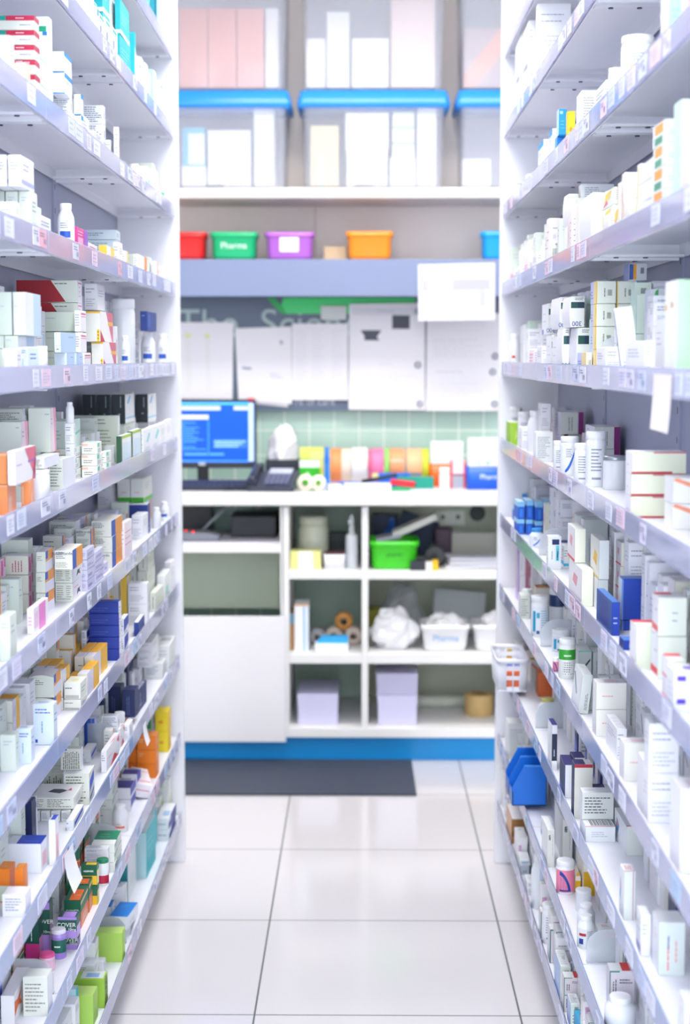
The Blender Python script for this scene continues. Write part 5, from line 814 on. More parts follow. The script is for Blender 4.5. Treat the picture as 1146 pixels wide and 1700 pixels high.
# every product: design, shelf, rack side, x, y, z of its base centre, length along the shelf, depth, height (metres),
# turn, lean, bulge, batch, place in stack, stack size, place in depth, rows in depth, place along the shelf
PRODUCTS = [
('dte','Z',-1,-0.5457,4.2052,2.331,0.0265,0.0188,0.1258,0,0,0,1,0,1,0,1,0),
('W','A',-1,-0.5495,3.0553,2.113,0.1072,0.0367,0.0806,0,0,0,3,0,1,0,1,0),
('oteb','A',-1,-0.6382,3.7703,2.113,0.0423,0.0423,0.0936,0,0,0,5,0,1,0,1,0),
('te','A',-1,-0.5588,3.4334,2.2057,0.0856,0.0239,0.0921,0,0,0,7,1,2,0,1,0),
('Wte','A',-1,-0.5382,3.3667,2.113,0.0738,0.0112,0.0688,0,0,0,9,0,1,0,1,0),
('Wte','A',-1,-0.5386,3.4593,2.113,0.0827,0.0112,0.0706,0,0,0,10,0,1,0,1,0),
('te','A',-1,-0.5393,3.6131,2.113,0.1562,0.0112,0.0767,0,0,0,11,0,2,0,1,0),
('te','A',-1,-0.5393,3.6131,2.1903,0.1562,0.0112,0.0767,0,0,0,11,1,2,0,1,0),
('teW','A',-1,-0.5421,3.7928,2.113,0.0215,0.0112,0.1291,0,0,0,12,0,1,0,1,0),
('aqW','A',-1,-0.5596,4.1391,2.113,0.0492,0.0471,0.1021,0,0,0,15,0,1,0,1,0),
('rb','B',-1,-0.5769,2.6459,1.9414,0.0392,0.0812,0.0231,0,0,0,16,2,6,0,1,0),
('rb','B',-1,-0.5769,2.6459,1.9652,0.0392,0.0812,0.0231,0,0,0,16,3,6,0,1,0),
('rb','B',-1,-0.5769,2.6459,1.9889,0.0392,0.0812,0.0231,0,0,0,16,4,6,0,1,0),
('rb','B',-1,-0.5769,2.6459,2.0126,0.0392,0.0812,0.0231,0,0,0,16,5,6,0,1,0),
('pch','B',-1,-0.5363,2.5147,1.894,0.0292,0.0231,0.0425,0,0,0,17,0,1,0,1,0),
('Wgb','B',-1,-0.5314,2.3945,1.894,0.0292,0.0165,0.0614,0,0,0,18,0,1,0,1,0),
('gnW','B',-1,-0.5388,2.7174,1.894,0.0252,0.0223,0.1568,0,0,0,19,0,1,0,1,0),
('Wbt','B',-1,-0.5466,2.9109,1.9507,0.081,0.0243,0.0369,0,0,0,20,0,2,0,1,0),
('Wbt','B',-1,-0.5466,2.9109,1.9882,0.081,0.0243,0.0369,0,0,0,20,1,2,0,1,0),
('tb','B',-1,-0.5517,2.9384,1.9233,0.0212,0.0342,0.027,0,0,0,21,0,1,0,1,0),
('owt','B',-1,-0.545,2.9201,1.894,0.0389,0.0389,0.0281,0,0,0,23,0,1,0,1,0),
('Wbt','B',-1,-0.5355,3.0185,1.894,0.0212,0.013,0.0387,0,0,0,24,0,2,0,1,0),
('Wbt','B',-1,-0.5355,3.0185,1.9333,0.0212,0.013,0.0387,0,0,0,24,1,2,0,1,0),
('tb','B',-1,-0.572,3.4094,1.9338,0.0257,0.0444,0.0392,0,0,0,26,1,3,0,1,0),
('tb','B',-1,-0.572,3.4094,1.9735,0.0257,0.0444,0.0392,0,0,0,26,2,3,0,1,0),
('Wcy','B',-1,-0.5324,3.1949,1.894,0.1001,0.0112,0.0307,0,0,0,27,0,1,0,1,0),
('or1','B',-1,-0.5346,3.4755,1.894,0.09,0.0112,0.078,8,0,0,29,0,1,0,1,0),
('ow','B',-1,-0.5482,3.8324,1.894,0.0311,0.0311,0.0474,0,0,0,31,0,1,0,1,0),
('grs','B',-1,-0.5453,3.9977,1.894,0.0939,0.0239,0.0571,0,0,0,32,0,1,0,1,0),
('owg','B',-1,-0.5411,4.3288,1.894,0.0145,0.0145,0.0805,0,0,0,34,0,1,0,1,0),
('W2','C',-1,-0.5388,2.5152,1.7434,0.0989,0.0202,0.0483,0,0,0,36,0,1,0,2,0),
('W2','C',-1,-0.5609,2.5152,1.7434,0.0989,0.0202,0.0483,0,0,0,36,0,1,1,2,0),
('Wgb','C',-1,-0.5368,2.5529,1.676,0.0459,0.0197,0.0666,0,0,0,38,0,1,0,3,0),
('Wgb','C',-1,-0.5583,2.5529,1.676,0.0459,0.0197,0.0666,0,0,0,38,0,1,1,3,0),
('W','C',-1,-0.5353,2.4118,1.676,0.0292,0.0241,0.037,0,0,0,41,0,1,0,1,0),
('W2','C',-1,-0.5372,2.624,1.676,0.0956,0.026,0.0344,0,0,0,42,0,1,0,1,0),
('owb','C',-1,-0.5409,2.8985,1.676,0.0309,0.0309,0.0824,0,0,0,43,0,1,0,1,0),
('pk','C',-1,-0.5335,2.9931,1.676,0.1214,0.0112,0.0438,0,0,0,44,0,1,0,1,0),
('ye','C',-1,-0.5365,3.3285,1.676,0.11,0.0162,0.0337,0,0,0,46,0,1,0,1,0),
('bg','C',-1,-0.5926,3.6161,1.7439,0.0592,0.0738,0.022,0,0,0,47,3,4,0,1,0),
('W','C',-1,-0.5379,3.4918,1.676,0.0478,0.0136,0.0537,0,0,0,48,0,1,0,1,0),
('orW','C',-1,-0.5362,3.8326,1.676,0.1592,0.0112,0.0464,0,0,0,51,0,1,0,1,0),
('gb','D',-1,-0.5408,2.5478,1.5134,0.1236,0.0199,0.068,0,0,0,55,0,1,0,3,0),
('gb','D',-1,-0.5625,2.5478,1.5134,0.1236,0.0199,0.068,0,0,0,55,0,1,1,3,0),
('gb','D',-1,-0.553,2.5433,1.4923,0.1159,0.0212,0.0203,0,0,0,56,0,1,0,3,0),
('W2','D',-1,-0.5357,2.4084,1.453,0.0697,0.0209,0.0391,6,0,0,57,0,1,0,1,0),
('ow','D',-1,-0.5286,2.3413,1.453,0.0114,0.0114,0.0361,0,0,0,58,0,1,0,1,0),
('pb','D',-1,-0.5321,2.5139,1.453,0.0505,0.0147,0.0423,-8,0,0,59,0,1,0,1,0),
('owt','D',-1,-0.5358,2.6239,1.453,0.0232,0.0232,0.0446,0,0,0,60,0,1,0,1,0),
('rw','D',-1,-0.6086,3.0748,1.5403,0.0492,0.1198,0.043,0,0,0,61,2,4,0,1,0),
('rw','D',-1,-0.6086,3.0748,1.5839,0.0492,0.1198,0.043,0,0,0,61,3,4,0,1,0),
('gb','D',-1,-0.5766,3.0183,1.5278,0.0392,0.0631,0.037,0,0,0,62,0,1,0,1,0),
('pl','D',-1,-0.5345,2.9941,1.5267,0.0605,0.0112,0.0397,0,0,0,63,0,1,0,1,0),
('lb','D',-1,-0.5327,2.8277,1.4872,0.1477,0.0112,0.0354,0,0,0,64,0,1,0,1,0),
('pl','D',-1,-0.5345,2.9923,1.4881,0.0642,0.0112,0.0365,0,0,0,65,0,1,0,1,0),
('gb','D',-1,-0.5779,3.021,1.4905,0.0292,0.0617,0.0365,0,0,0,66,0,1,0,1,0),
('lb','D',-1,-0.5371,2.8419,1.453,0.0844,0.0219,0.0334,0,0,0,67,0,1,0,1,0),
('lb','D',-1,-0.5322,2.9348,1.453,0.0726,0.0112,0.0334,0,0,0,68,0,1,0,1,0),
('W','D',-1,-0.5679,3.3587,1.5776,0.0986,0.0267,0.0546,0,0,0,70,0,1,0,1,0),
('wry','D',-1,-0.5514,3.3137,1.5107,0.1592,0.0302,0.0618,0,0,0,71,0,1,0,1,0),
('wry','D',-1,-0.5445,3.325,1.453,0.1592,0.0242,0.0569,0,0,0,72,0,1,0,1,0),
('otubw','D',-1,-0.5704,3.769,1.453,0.058,0.058,0.1639,0,0,0,74,0,1,0,1,0),
('owb','D',-1,-0.5404,3.5956,1.453,0.0216,0.0216,0.0743,0,0,0,76,0,1,0,1,0),
('nv','D',-1,-0.5414,4.0054,1.5439,0.1592,0.018,0.0486,0,0,0,79,0,1,0,1,0),
('owb','D',-1,-0.5502,4.0535,1.453,0.0372,0.0372,0.0901,0,0,0,80,0,1,0,1,0),
('owb','D',-1,-0.5495,4.348,1.453,0.0331,0.0331,0.0899,0,0,0,81,0,1,0,1,0),
('pp','E',-1,-0.5665,2.7763,1.3117,0.0492,0.0393,0.0782,0,0,0,82,0,1,0,1,0),
('pp','E',-1,-0.578,2.5992,1.304,0.0492,0.0367,0.0691,0,0,0,83,0,1,0,1,0),
('wp','E',-1,-0.53,2.4383,1.2855,0.1592,0.0112,0.0523,0,0,0,85,0,1,0,1,0),
('ctx','E',-1,-0.5454,2.691,1.2922,0.1397,0.0237,0.0187,0,0,0,86,0,1,0,1,0),
('oj','E',-1,-0.5538,2.3972,1.239,0.0542,0.0313,0.0464,0,0,0,88,0,2,0,1,0),
('oj','E',-1,-0.5538,2.3972,1.286,0.0542,0.0313,0.0464,0,0,0,88,1,2,0,1,0),
('oj','E',-1,-0.5308,2.4777,1.239,0.0292,0.0146,0.0457,0,0,0,89,0,1,0,1,0),
('owt','E',-1,-0.5388,2.6224,1.239,0.0292,0.0292,0.0524,0,0,0,90,0,1,0,1,0),
('mb','E',-1,-0.5873,3.1053,1.302,0.1531,0.0276,0.0531,0,0,0,91,0,1,0,1,0),
('ctx','E',-1,-0.5501,2.8643,1.239,0.0984,0.0256,0.0566,0,0,0,92,0,1,0,1,0),
('ow','E',-1,-0.5487,2.946,1.3555,0.0161,0.0161,0.0394,0,0,0,93,0,1,0,1,0),
('mt','E',-1,-0.5434,3.148,1.239,0.0603,0.0316,0.023,0,0,0,95,0,3,0,1,0),
('mt','E',-1,-0.5434,3.148,1.2626,0.0603,0.0316,0.023,0,0,0,95,1,3,0,1,0),
('mt','E',-1,-0.5434,3.148,1.2862,0.0603,0.0316,0.023,0,0,0,95,2,3,0,1,0),
('cr','E',-1,-0.5807,3.5783,1.239,0.0292,0.0522,0.1069,0,0,0,97,0,1,0,2,0),
('bk','E',-1,-0.5786,3.8056,1.3208,0.1592,0.0321,0.0693,0,0,0,99,0,1,0,3,0),
('bk','E',-1,-0.6125,3.8056,1.3208,0.1592,0.0321,0.0693,0,0,0,99,0,1,1,3,0),
('bk','E',-1,-0.6465,3.8056,1.3208,0.1592,0.0321,0.0693,0,0,0,99,0,1,2,3,0),
('bk','E',-1,-0.5744,4.1798,1.3079,0.1592,0.0325,0.0741,0,0,0,101,0,1,0,1,0),
('gt','E',-1,-0.5359,3.532,1.239,0.1524,0.0112,0.066,0,0,0,103,0,1,0,1,0),
('gt','E',-1,-0.5366,3.6966,1.239,0.1592,0.0112,0.0691,0,0,0,104,0,1,0,1,0),
('cyw','E',-1,-0.5375,3.8852,1.239,0.1592,0.0112,0.0629,0,0,0,105,0,1,0,1,0),
('cyw','E',-1,-0.5382,4.0553,1.239,0.1592,0.0112,0.0636,0,0,0,106,0,1,0,1,0),
('W','E',-1,-0.5389,4.2083,1.239,0.1077,0.0112,0.0643,0,0,0,107,0,1,0,1,0),
('W','E',-1,-0.5396,4.3468,1.239,0.138,0.0112,0.0663,0,0,0,108,0,1,0,1,0),
('mg','F',-1,-0.6179,2.7837,1.023,0.0392,0.0475,0.0341,0,0,0,109,0,3,0,1,0),
('mg','F',-1,-0.6179,2.7837,1.0577,0.0392,0.0475,0.0341,0,0,0,109,1,3,0,1,0),
('mg','F',-1,-0.6179,2.7837,1.0924,0.0392,0.0475,0.0341,0,0,0,109,2,3,0,1,0),
('mgs','F',-1,-0.5466,2.6121,1.023,0.124,0.0112,0.0433,0,0,0,111,0,1,0,1,0),
('Wg','F',-1,-0.5367,2.3454,1.023,0.0492,0.0161,0.0695,0,0,0,112,0,1,0,1,0),
('obb','F',-1,-0.5702,2.794,1.023,0.0755,0.0164,0.0369,0,0,0,113,0,3,0,1,0),
('obb','F',-1,-0.5702,2.794,1.0605,0.0755,0.0164,0.0369,0,0,0,113,1,3,0,1,0),
('obb','F',-1,-0.5702,2.794,1.0979,0.0755,0.0164,0.0369,0,0,0,113,2,3,0,1,0),
('ob','F',-1,-0.5414,2.8727,1.094,0.1057,0.0321,0.0354,0,0,0,114,0,1,0,1,0),
('obw','F',-1,-0.5569,2.9499,1.023,0.1088,0.0329,0.0349,0,0,0,115,0,2,0,1,0),
('obw','F',-1,-0.5569,2.9499,1.0585,0.1088,0.0329,0.0349,0,0,0,115,1,2,0,1,0),
('ob','F',-1,-0.5613,3.4333,1.023,0.1477,0.0429,0.0338,0,0,0,117,0,3,0,1,0),
('ob','F',-1,-0.5613,3.4333,1.0574,0.1477,0.0429,0.0338,0,0,0,117,1,3,0,1,0),
('ob','F',-1,-0.5613,3.4333,1.0919,0.1477,0.0429,0.0338,0,0,0,117,2,3,0,1,0),
('ob','F',-1,-0.5788,3.2488,1.0893,0.0292,0.0295,0.0326,0,0,0,118,2,3,0,1,0),
('pkW','F',-1,-0.5398,3.5622,1.023,0.1035,0.0112,0.0834,0,0,0,123,0,1,0,1,0),
('nvb','F',-1,-0.5934,4.0409,1.023,0.0492,0.0849,0.0788,0,0,0,124,0,1,0,1,0),
('wgr','F',-1,-0.5803,4.1193,1.1026,0.1592,0.0328,0.0625,0,0,0,125,0,1,0,2,0),
('wgr','F',-1,-0.615,4.1193,1.1026,0.1592,0.0328,0.0625,0,0,0,125,0,1,1,2,0),
('W','F',-1,-0.5624,3.954,1.023,0.0931,0.0277,0.0605,0,0,0,126,0,1,0,1,0),
('ow','F',-1,-0.5487,4.1642,1.023,0.0252,0.0252,0.0559,0,0,0,127,0,1,0,1,0),
('owb','F',-1,-0.5502,4.3499,1.023,0.0264,0.0264,0.0538,0,0,0,128,0,1,0,1,0),
('obb','G',-1,-0.5844,2.8401,0.819,0.0697,0.0473,0.041,0,0,1,131,0,2,0,1,0),
('obb','G',-1,-0.5844,2.8401,0.8606,0.0697,0.0473,0.041,0,0,1,131,1,2,0,1,0),
('obb','G',-1,-0.64,3.1079,0.8674,0.0342,0.0571,0.0478,0,0,0,132,1,2,0,1,0),
('fl','G',-1,-0.5416,2.9142,0.819,0.0604,0.0322,0.0206,0,0,0,133,0,1,0,1,0),
('fl','G',-1,-0.5409,2.9145,0.8404,0.0639,0.0307,0.0311,0,0,0,134,0,1,0,1,0),
('pb','G',-1,-0.5418,2.6337,0.819,0.0292,0.0352,0.0717,0,0,0,135,0,1,0,1,0),
('pb','G',-1,-0.5493,2.5096,0.819,0.0292,0.0241,0.0579,0,0,0,136,0,1,0,1,0),
('Wg','G',-1,-0.5638,2.4591,0.819,0.0292,0.0246,0.0605,0,0,0,137,0,1,0,1,0),
('yo','G',-1,-0.5676,2.917,0.8442,0.0672,0.0172,0.0505,0,0,0,140,0,1,0,1,0),
('yo','G',-1,-0.543,3.0664,0.819,0.1364,0.0195,0.0463,0,0,0,141,0,1,0,1,0),
('yo','G',-1,-0.5528,3.2158,0.819,0.1592,0.0188,0.0534,0,0,0,142,0,1,0,2,0),
('yo','G',-1,-0.5734,3.2158,0.819,0.1592,0.0188,0.0534,0,0,0,142,0,1,1,2,0),
('nw','G',-1,-0.5605,3.3837,0.819,0.0352,0.0657,0.0255,0,0,0,145,0,5,0,1,0),
('nw','G',-1,-0.5605,3.3837,0.8451,0.0352,0.0657,0.0255,0,0,0,145,1,5,0,1,0),
('nw','G',-1,-0.5605,3.3837,0.8713,0.0352,0.0657,0.0255,0,0,0,145,2,5,0,1,0),
('nw','G',-1,-0.5605,3.3837,0.8974,0.0352,0.0657,0.0255,0,0,0,145,3,5,0,1,0),
('nw','G',-1,-0.5605,3.3837,0.9235,0.0352,0.0657,0.0255,0,0,0,145,4,5,0,1,0),
('ye','G',-1,-0.5871,3.8594,0.8789,0.0574,0.0151,0.0593,0,0,0,148,1,2,0,1,0),
('W','G',-1,-0.5532,3.8474,0.819,0.0426,0.047,0.0513,0,0,0,149,0,2,0,1,0),
('W','G',-1,-0.5532,3.8474,0.8709,0.0426,0.047,0.0513,0,0,0,149,1,2,0,1,0),
('nvb','G',-1,-0.5347,3.7221,0.819,0.1154,0.0112,0.0339,0,0,0,150,0,1,0,1,0),
('slt','G',-1,-0.5701,4.1143,0.9241,0.1464,0.0244,0.0458,0,0,0,151,0,1,0,2,0),
('slt','G',-1,-0.5419,4.1059,0.819,0.1592,0.016,0.0498,0,0,0,152,0,1,0,1,0),
('grs','G',-1,-0.5452,4.2776,0.819,0.1511,0.0211,0.0694,0,0,0,153,0,1,0,1,0),
('W','G',-1,-0.5462,4.4233,0.819,0.0825,0.0177,0.0828,0,0,0,154,0,1,0,1,0),
('bls','H',-1,-0.5997,3.418,0.609,0.0292,0.0289,0.0721,0,0,0,155,0,1,0,1,0),
('wbl','H',-1,-0.5927,3.3385,0.609,0.0722,0.0205,0.025,0,0,0,156,0,1,0,1,0),
('tb','H',-1,-0.5583,3.4226,0.6556,0.0284,0.0364,0.0297,0,0,0,157,0,1,0,1,0),
('wrt','H',-1,-0.5392,3.2962,0.609,0.1592,0.0112,0.0481,0,0,0,161,0,1,0,1,0),
('W','H',-1,-0.5351,3.5269,0.609,0.0627,0.0137,0.036,0,0,0,162,0,1,0,1,0),
('owt','H',-1,-0.5574,3.5458,0.609,0.025,0.025,0.0549,0,0,0,163,0,1,0,1,0),
('nvd','H',-1,-0.5517,3.6796,0.6262,0.0613,0.0303,0.0659,0,0,0,164,0,1,0,1,0),
('nvd','H',-1,-0.593,3.719,0.6262,0.0528,0.0338,0.0648,0,0,0,165,0,1,0,1,0),
('nvl','H',-1,-0.5505,3.821,0.609,0.1592,0.0112,0.056,0,0,0,166,0,1,0,1,0),
('W','H',-1,-0.5771,4.1842,0.6528,0.1392,0.0377,0.0338,0,0,0,167,0,2,0,1,0),
('W','H',-1,-0.5771,4.1842,0.6873,0.1392,0.0377,0.0338,0,0,0,167,1,2,0,1,0),
('W','H',-1,-0.6091,4.1893,0.609,0.1576,0.0334,0.0402,0,0,0,168,0,1,0,1,0),
('bc','H',-1,-0.5641,4.2234,0.609,0.0894,0.0514,0.043,0,0,0,169,0,1,0,1,0),
('bc','H',-1,-0.5516,4.3493,0.609,0.1592,0.0392,0.075,0,0,0,170,0,1,0,2,0),
('txv','H',-1,-0.6192,3.0719,0.609,0.0292,0.0469,0.0425,0,0,0,171,0,1,0,1,0),
('txb','H',-1,-0.5548,3.0137,0.609,0.0649,0.0488,0.0617,0,0,0,172,0,1,0,1,0),
('txv','H',-1,-0.5693,3.0156,0.6715,0.0215,0.0398,0.0433,0,0,0,173,0,1,0,1,0),
('grn','H',-1,-0.5825,2.9294,0.63,0.1006,0.0816,0.0221,0,0,0,174,0,1,0,1,0),
('wbl','H',-1,-0.5372,2.8665,0.609,0.1042,0.0138,0.0201,0,0,0,175,0,1,0,1,0),
('bw','H',-1,-0.5705,2.5963,0.609,0.0492,0.0607,0.0517,0,0,0,177,0,1,0,1,0),
('bw','H',-1,-0.5298,2.6282,0.609,0.0292,0.0112,0.081,0,0,0,178,0,1,0,1,0),
('org','H',-1,-0.5712,2.4482,0.609,0.0392,0.0194,0.0564,0,0,0,179,0,1,0,1,0),
('org','H',-1,-0.5465,2.4434,0.609,0.0292,0.0144,0.0564,0,0,0,180,0,1,0,1,0),
('pul','H',-1,-0.5412,2.3849,0.609,0.0392,0.0361,0.0365,0,0,0,181,0,1,0,1,0),
('wn','I',-1,-0.5761,3.8372,0.4146,0.059,0.0388,0.0313,0,0,0,182,0,1,0,1,0),
('wn','I',-1,-0.5829,3.7606,0.379,0.0911,0.0454,0.0285,0,0,0,183,0,2,0,1,0),
('wn','I',-1,-0.5829,3.7606,0.4081,0.0911,0.0454,0.0285,0,0,0,183,1,2,0,1,0),
('or','I',-1,-0.5623,4.0436,0.379,0.0543,0.0493,0.0372,0,0,0,184,0,3,0,1,0),
('or','I',-1,-0.5623,4.0436,0.4168,0.0543,0.0493,0.0372,0,0,0,184,1,3,0,1,0),
('or','I',-1,-0.5623,4.0436,0.4546,0.0543,0.0493,0.0372,0,0,0,184,2,3,0,1,0),
('yel','I',-1,-0.5563,4.3191,0.379,0.0619,0.0349,0.0575,0,0,0,186,0,2,0,1,0),
('yel','I',-1,-0.5563,4.3191,0.4371,0.0619,0.0349,0.0575,0,0,0,186,1,2,0,1,0),
('rp','I',-1,-0.5656,3.895,0.379,0.1592,0.0429,0.0348,12,12,0,188,0,1,0,1,0),
('owr','I',-1,-0.5611,3.5582,0.379,0.0362,0.0362,0.0624,0,0,0,189,0,1,0,1,0),
('ow','I',-1,-0.603,3.7021,0.379,0.0223,0.0223,0.0458,0,0,0,190,0,1,0,1,0),
('gf','I',-1,-0.6087,3.6144,0.4255,0.0866,0.0549,0.0227,0,0,0,191,2,5,0,1,0),
('gf','I',-1,-0.5523,3.3078,0.4215,0.0938,0.0501,0.0207,0,0,0,192,2,3,0,1,0),
('W','I',-1,-0.5631,3.2478,0.4199,0.0229,0.0497,0.0198,0,0,0,193,2,3,0,1,0),
('ogc','I',-1,-0.5416,3.1893,0.379,0.0257,0.0257,0.0543,0,0,0,194,0,1,0,1,0),
('gy','I',-1,-0.5477,3.0727,0.4206,0.0212,0.0323,0.041,0,0,0,195,1,2,0,1,0),
('go','I',-1,-0.5638,3.038,0.379,0.045,0.0463,0.0591,0,0,0,196,0,1,0,1,0),
('orw','I',-1,-0.5862,3.1041,0.442,0.0257,0.0257,0.0544,0,0,0,197,0,1,0,1,0),
('go','I',-1,-0.5575,2.9708,0.379,0.0887,0.0321,0.0574,0,0,0,198,0,1,0,1,0),
('gp','I',-1,-0.5427,2.8181,0.4088,0.0339,0.0353,0.0404,0,0,0,199,0,1,0,1,0),
('gp','I',-1,-0.5436,2.8392,0.379,0.0342,0.0286,0.029,0,0,0,200,0,1,0,1,0),
('opc','I',-1,-0.5563,2.7856,0.379,0.0276,0.0276,0.0546,0,0,0,201,0,1,0,1,0),
('gm','I',-1,-0.6024,2.7885,0.379,0.0292,0.0257,0.0975,0,0,0,202,0,1,0,1,0),
('gp','I',-1,-0.5862,2.821,0.379,0.0309,0.0196,0.0957,0,0,0,203,0,1,0,1,0),
('opk','I',-1,-0.5664,2.7276,0.379,0.0287,0.0287,0.0308,0,0,0,204,0,1,0,1,0),
('ogcap','I',-1,-0.5858,2.6324,0.379,0.0173,0.0173,0.0407,0,0,0,205,0,1,0,1,0),
('ctx','I',-1,-0.5447,2.5426,0.379,0.0378,0.0417,0.0691,0,0,0,206,0,1,0,1,0),
('ow','I',-1,-0.5434,2.5775,0.379,0.0287,0.0287,0.0532,0,0,0,207,0,1,0,1,0),
('ost','I',-1,-0.5838,2.5482,0.379,0.1247,0.0225,0.0513,0,0,0,208,0,1,0,1,0),
('lmw','J',-1,-0.5678,4.4389,0.144,0.0514,0.0267,0.1187,0,0,0,209,0,1,0,2,0),
('nvw','J',-1,-0.5501,4.3055,0.144,0.1592,0.0366,0.0304,0,0,0,211,0,2,0,1,0),
('nvw','J',-1,-0.5501,4.3055,0.175,0.1592,0.0366,0.0304,0,0,0,211,1,2,0,1,0),
('aq','J',-1,-0.5664,3.9887,0.144,0.1592,0.0334,0.1213,0,0,0,212,0,1,0,1,0),
('dt2','J',-1,-0.5932,3.8017,0.144,0.1592,0.0418,0.1232,0,0,0,214,0,1,0,1,0),
('btp','J',-1,-0.5495,3.5153,0.1751,0.096,0.0425,0.0303,-6,0,0,215,0,1,0,1,0),
('btp','J',-1,-0.5951,3.5522,0.144,0.0496,0.0286,0.0619,0,0,0,217,0,1,0,1,0),
('lm','J',-1,-0.5646,3.3697,0.144,0.0389,0.0741,0.0675,0,0,0,218,0,1,0,1,0),
('lmk','J',-1,-0.5608,3.126,0.144,0.0421,0.067,0.0625,0,0,0,220,0,1,0,1,0),
('lm','J',-1,-0.5692,3.0426,0.144,0.0492,0.0683,0.0639,0,0,0,222,0,1,0,1,0),
('bcW','A',1,0.4473,3.755,2.1708,0.0312,0.0779,0.125,0,0,0,226,0,1,0,1,0),
('bcW','A',1,0.4167,3.998,2.1735,0.1592,0.0166,0.1222,0,0,0,227,0,1,0,1,0),
('bcW','A',1,0.4171,4.1864,2.179,0.1592,0.0174,0.1191,0,0,0,228,0,1,0,1,0),
('W','A',1,0.4287,3.9629,2.113,0.1592,0.0465,0.0597,0,0,0,229,0,1,0,1,0),
('W','A',1,0.4296,3.7423,2.113,0.0726,0.0485,0.057,0,0,0,230,0,1,0,1,0),
('ow','B',1,0.4171,4.2572,1.894,0.0275,0.0275,0.042,0,0,0,233,0,1,0,1,0),
('Wbt','B',1,0.4138,3.6,1.894,0.1163,0.0188,0.0662,0,0,0,234,0,1,0,1,0),
('Wbt','B',1,0.4115,3.4134,1.894,0.061,0.0142,0.0669,0,0,0,235,0,1,0,1,0),
('blk','B',1,0.4202,3.3495,1.894,0.0346,0.0236,0.042,0,0,0,236,0,1,0,1,0),
('blu','B',1,0.4164,3.3249,1.9368,0.0339,0.0161,0.0527,0,0,0,237,0,1,0,1,0),
('yel','B',1,0.4157,3.1794,1.894,0.0212,0.0146,0.0697,0,0,0,238,0,1,0,1,0),
('txt','B',1,0.422,3.0044,1.894,0.0795,0.0271,0.0766,0,0,0,240,0,1,0,1,0),
('W2','B',1,0.411,2.7227,1.894,0.1161,0.0112,0.0438,0,0,0,241,0,1,0,1,0),
('owt','B',1,0.42,2.6415,1.894,0.0273,0.0273,0.058,0,0,0,243,0,1,0,1,0),
('oty','B',1,0.4314,2.5105,1.894,0.052,0.052,0.0829,0,0,0,244,0,1,0,1,0),
('aqW','B',1,0.427,2.1695,1.894,0.0592,0.0371,0.0777,0,0,0,245,0,1,0,1,0),
('pp','B',1,0.4213,2.0262,1.894,0.0592,0.0257,0.0769,0,0,0,246,0,1,0,1,0),
('W','C',1,0.4131,3.6917,1.676,0.1022,0.0194,0.0439,0,0,0,251,0,1,0,1,0),
('ow','C',1,0.4212,3.626,1.676,0.0217,0.0217,0.0678,0,0,0,252,0,1,0,1,0),
('sbc','C',1,0.4179,3.4002,1.676,0.0678,0.029,0.0406,0,0,0,253,0,1,0,1,0),
('mnt','C',1,0.4177,3.1693,1.738,0.0633,0.0187,0.0614,0,0,1,255,1,2,0,1,0),
('crm','C',1,0.411,2.9898,1.676,0.0471,0.0112,0.0914,0,0,0,256,0,1,0,1,0),
('crm','C',1,0.4251,2.8821,1.676,0.1447,0.0334,0.0928,0,0,1,257,0,1,0,1,0),
('mlt','C',1,0.4384,2.7469,1.7359,0.1224,0.026,0.0294,0,0,0,258,2,3,0,1,0),
('wst','C',1,0.4126,2.626,1.676,0.073,0.0164,0.0369,0,0,0,259,0,1,0,1,0),
('mlt','C',1,0.4123,2.5197,1.676,0.0671,0.0157,0.0409,0,0,0,260,0,1,0,1,0),
('wst','C',1,0.4119,2.4217,1.676,0.0619,0.0151,0.0393,0,0,0,261,0,1,0,1,0),
('wst','C',1,0.4154,2.2997,1.676,0.1278,0.0141,0.0269,0,0,0,262,0,3,0,1,0),
('wst','C',1,0.4154,2.2997,1.7035,0.1278,0.0141,0.0269,0,0,0,262,1,3,0,1,0),
('wst','C',1,0.4154,2.2997,1.7309,0.1278,0.0141,0.0269,0,0,0,262,2,3,0,1,0),
('orgn','C',1,0.4193,2.1937,1.676,0.081,0.0219,0.0301,0,0,0,263,0,4,0,1,0),
('orgn','C',1,0.4193,2.1937,1.7067,0.081,0.0219,0.0301,0,0,0,263,1,4,0,1,0),
('orgn','C',1,0.4193,2.1937,1.7375,0.081,0.0219,0.0301,0,0,0,263,2,4,0,1,0),
('orgn','C',1,0.4193,2.1937,1.7682,0.081,0.0219,0.0301,0,0,0,263,3,4,0,1,0),
('gg','C',1,0.425,2.0675,1.676,0.0492,0.0331,0.0651,0,0,0,264,0,2,0,1,0),
('gg','C',1,0.425,2.0675,1.7417,0.0492,0.0331,0.0651,0,0,0,264,1,2,0,1,0),
('ow','D',1,0.4239,4.3496,1.453,0.031,0.031,0.0886,0,0,0,265,0,1,0,1,0),
('W','D',1,0.4341,3.9461,1.501,0.0405,0.0375,0.0474,0,0,0,267,1,2,0,1,0),
('W','D',1,0.4118,3.5798,1.453,0.104,0.0148,0.0503,0,0,0,269,0,1,0,1,0),
('nav3','D',1,0.411,3.4058,1.453,0.0938,0.0112,0.072,0,0,0,271,0,1,0,1,0),
('nav3','D',1,0.411,3.207,1.453,0.0998,0.0112,0.0834,0,0,1,273,0,1,0,1,0),
('nav3','D',1,0.4322,3.1144,1.453,0.1143,0.0256,0.0824,0,0,1,274,0,1,0,1,0),
('nav3','D',1,0.421,3.565,1.5301,0.1334,0.0112,0.0673,0,0,0,275,0,1,0,1,0),
('nav3','D',1,0.414,3.311,1.5372,0.1592,0.0112,0.0639,0,0,1,276,0,1,0,1,0),
('nav3','D',1,0.4216,3.1367,1.5372,0.1153,0.0265,0.0592,0,0,1,277,0,1,0,1,0),
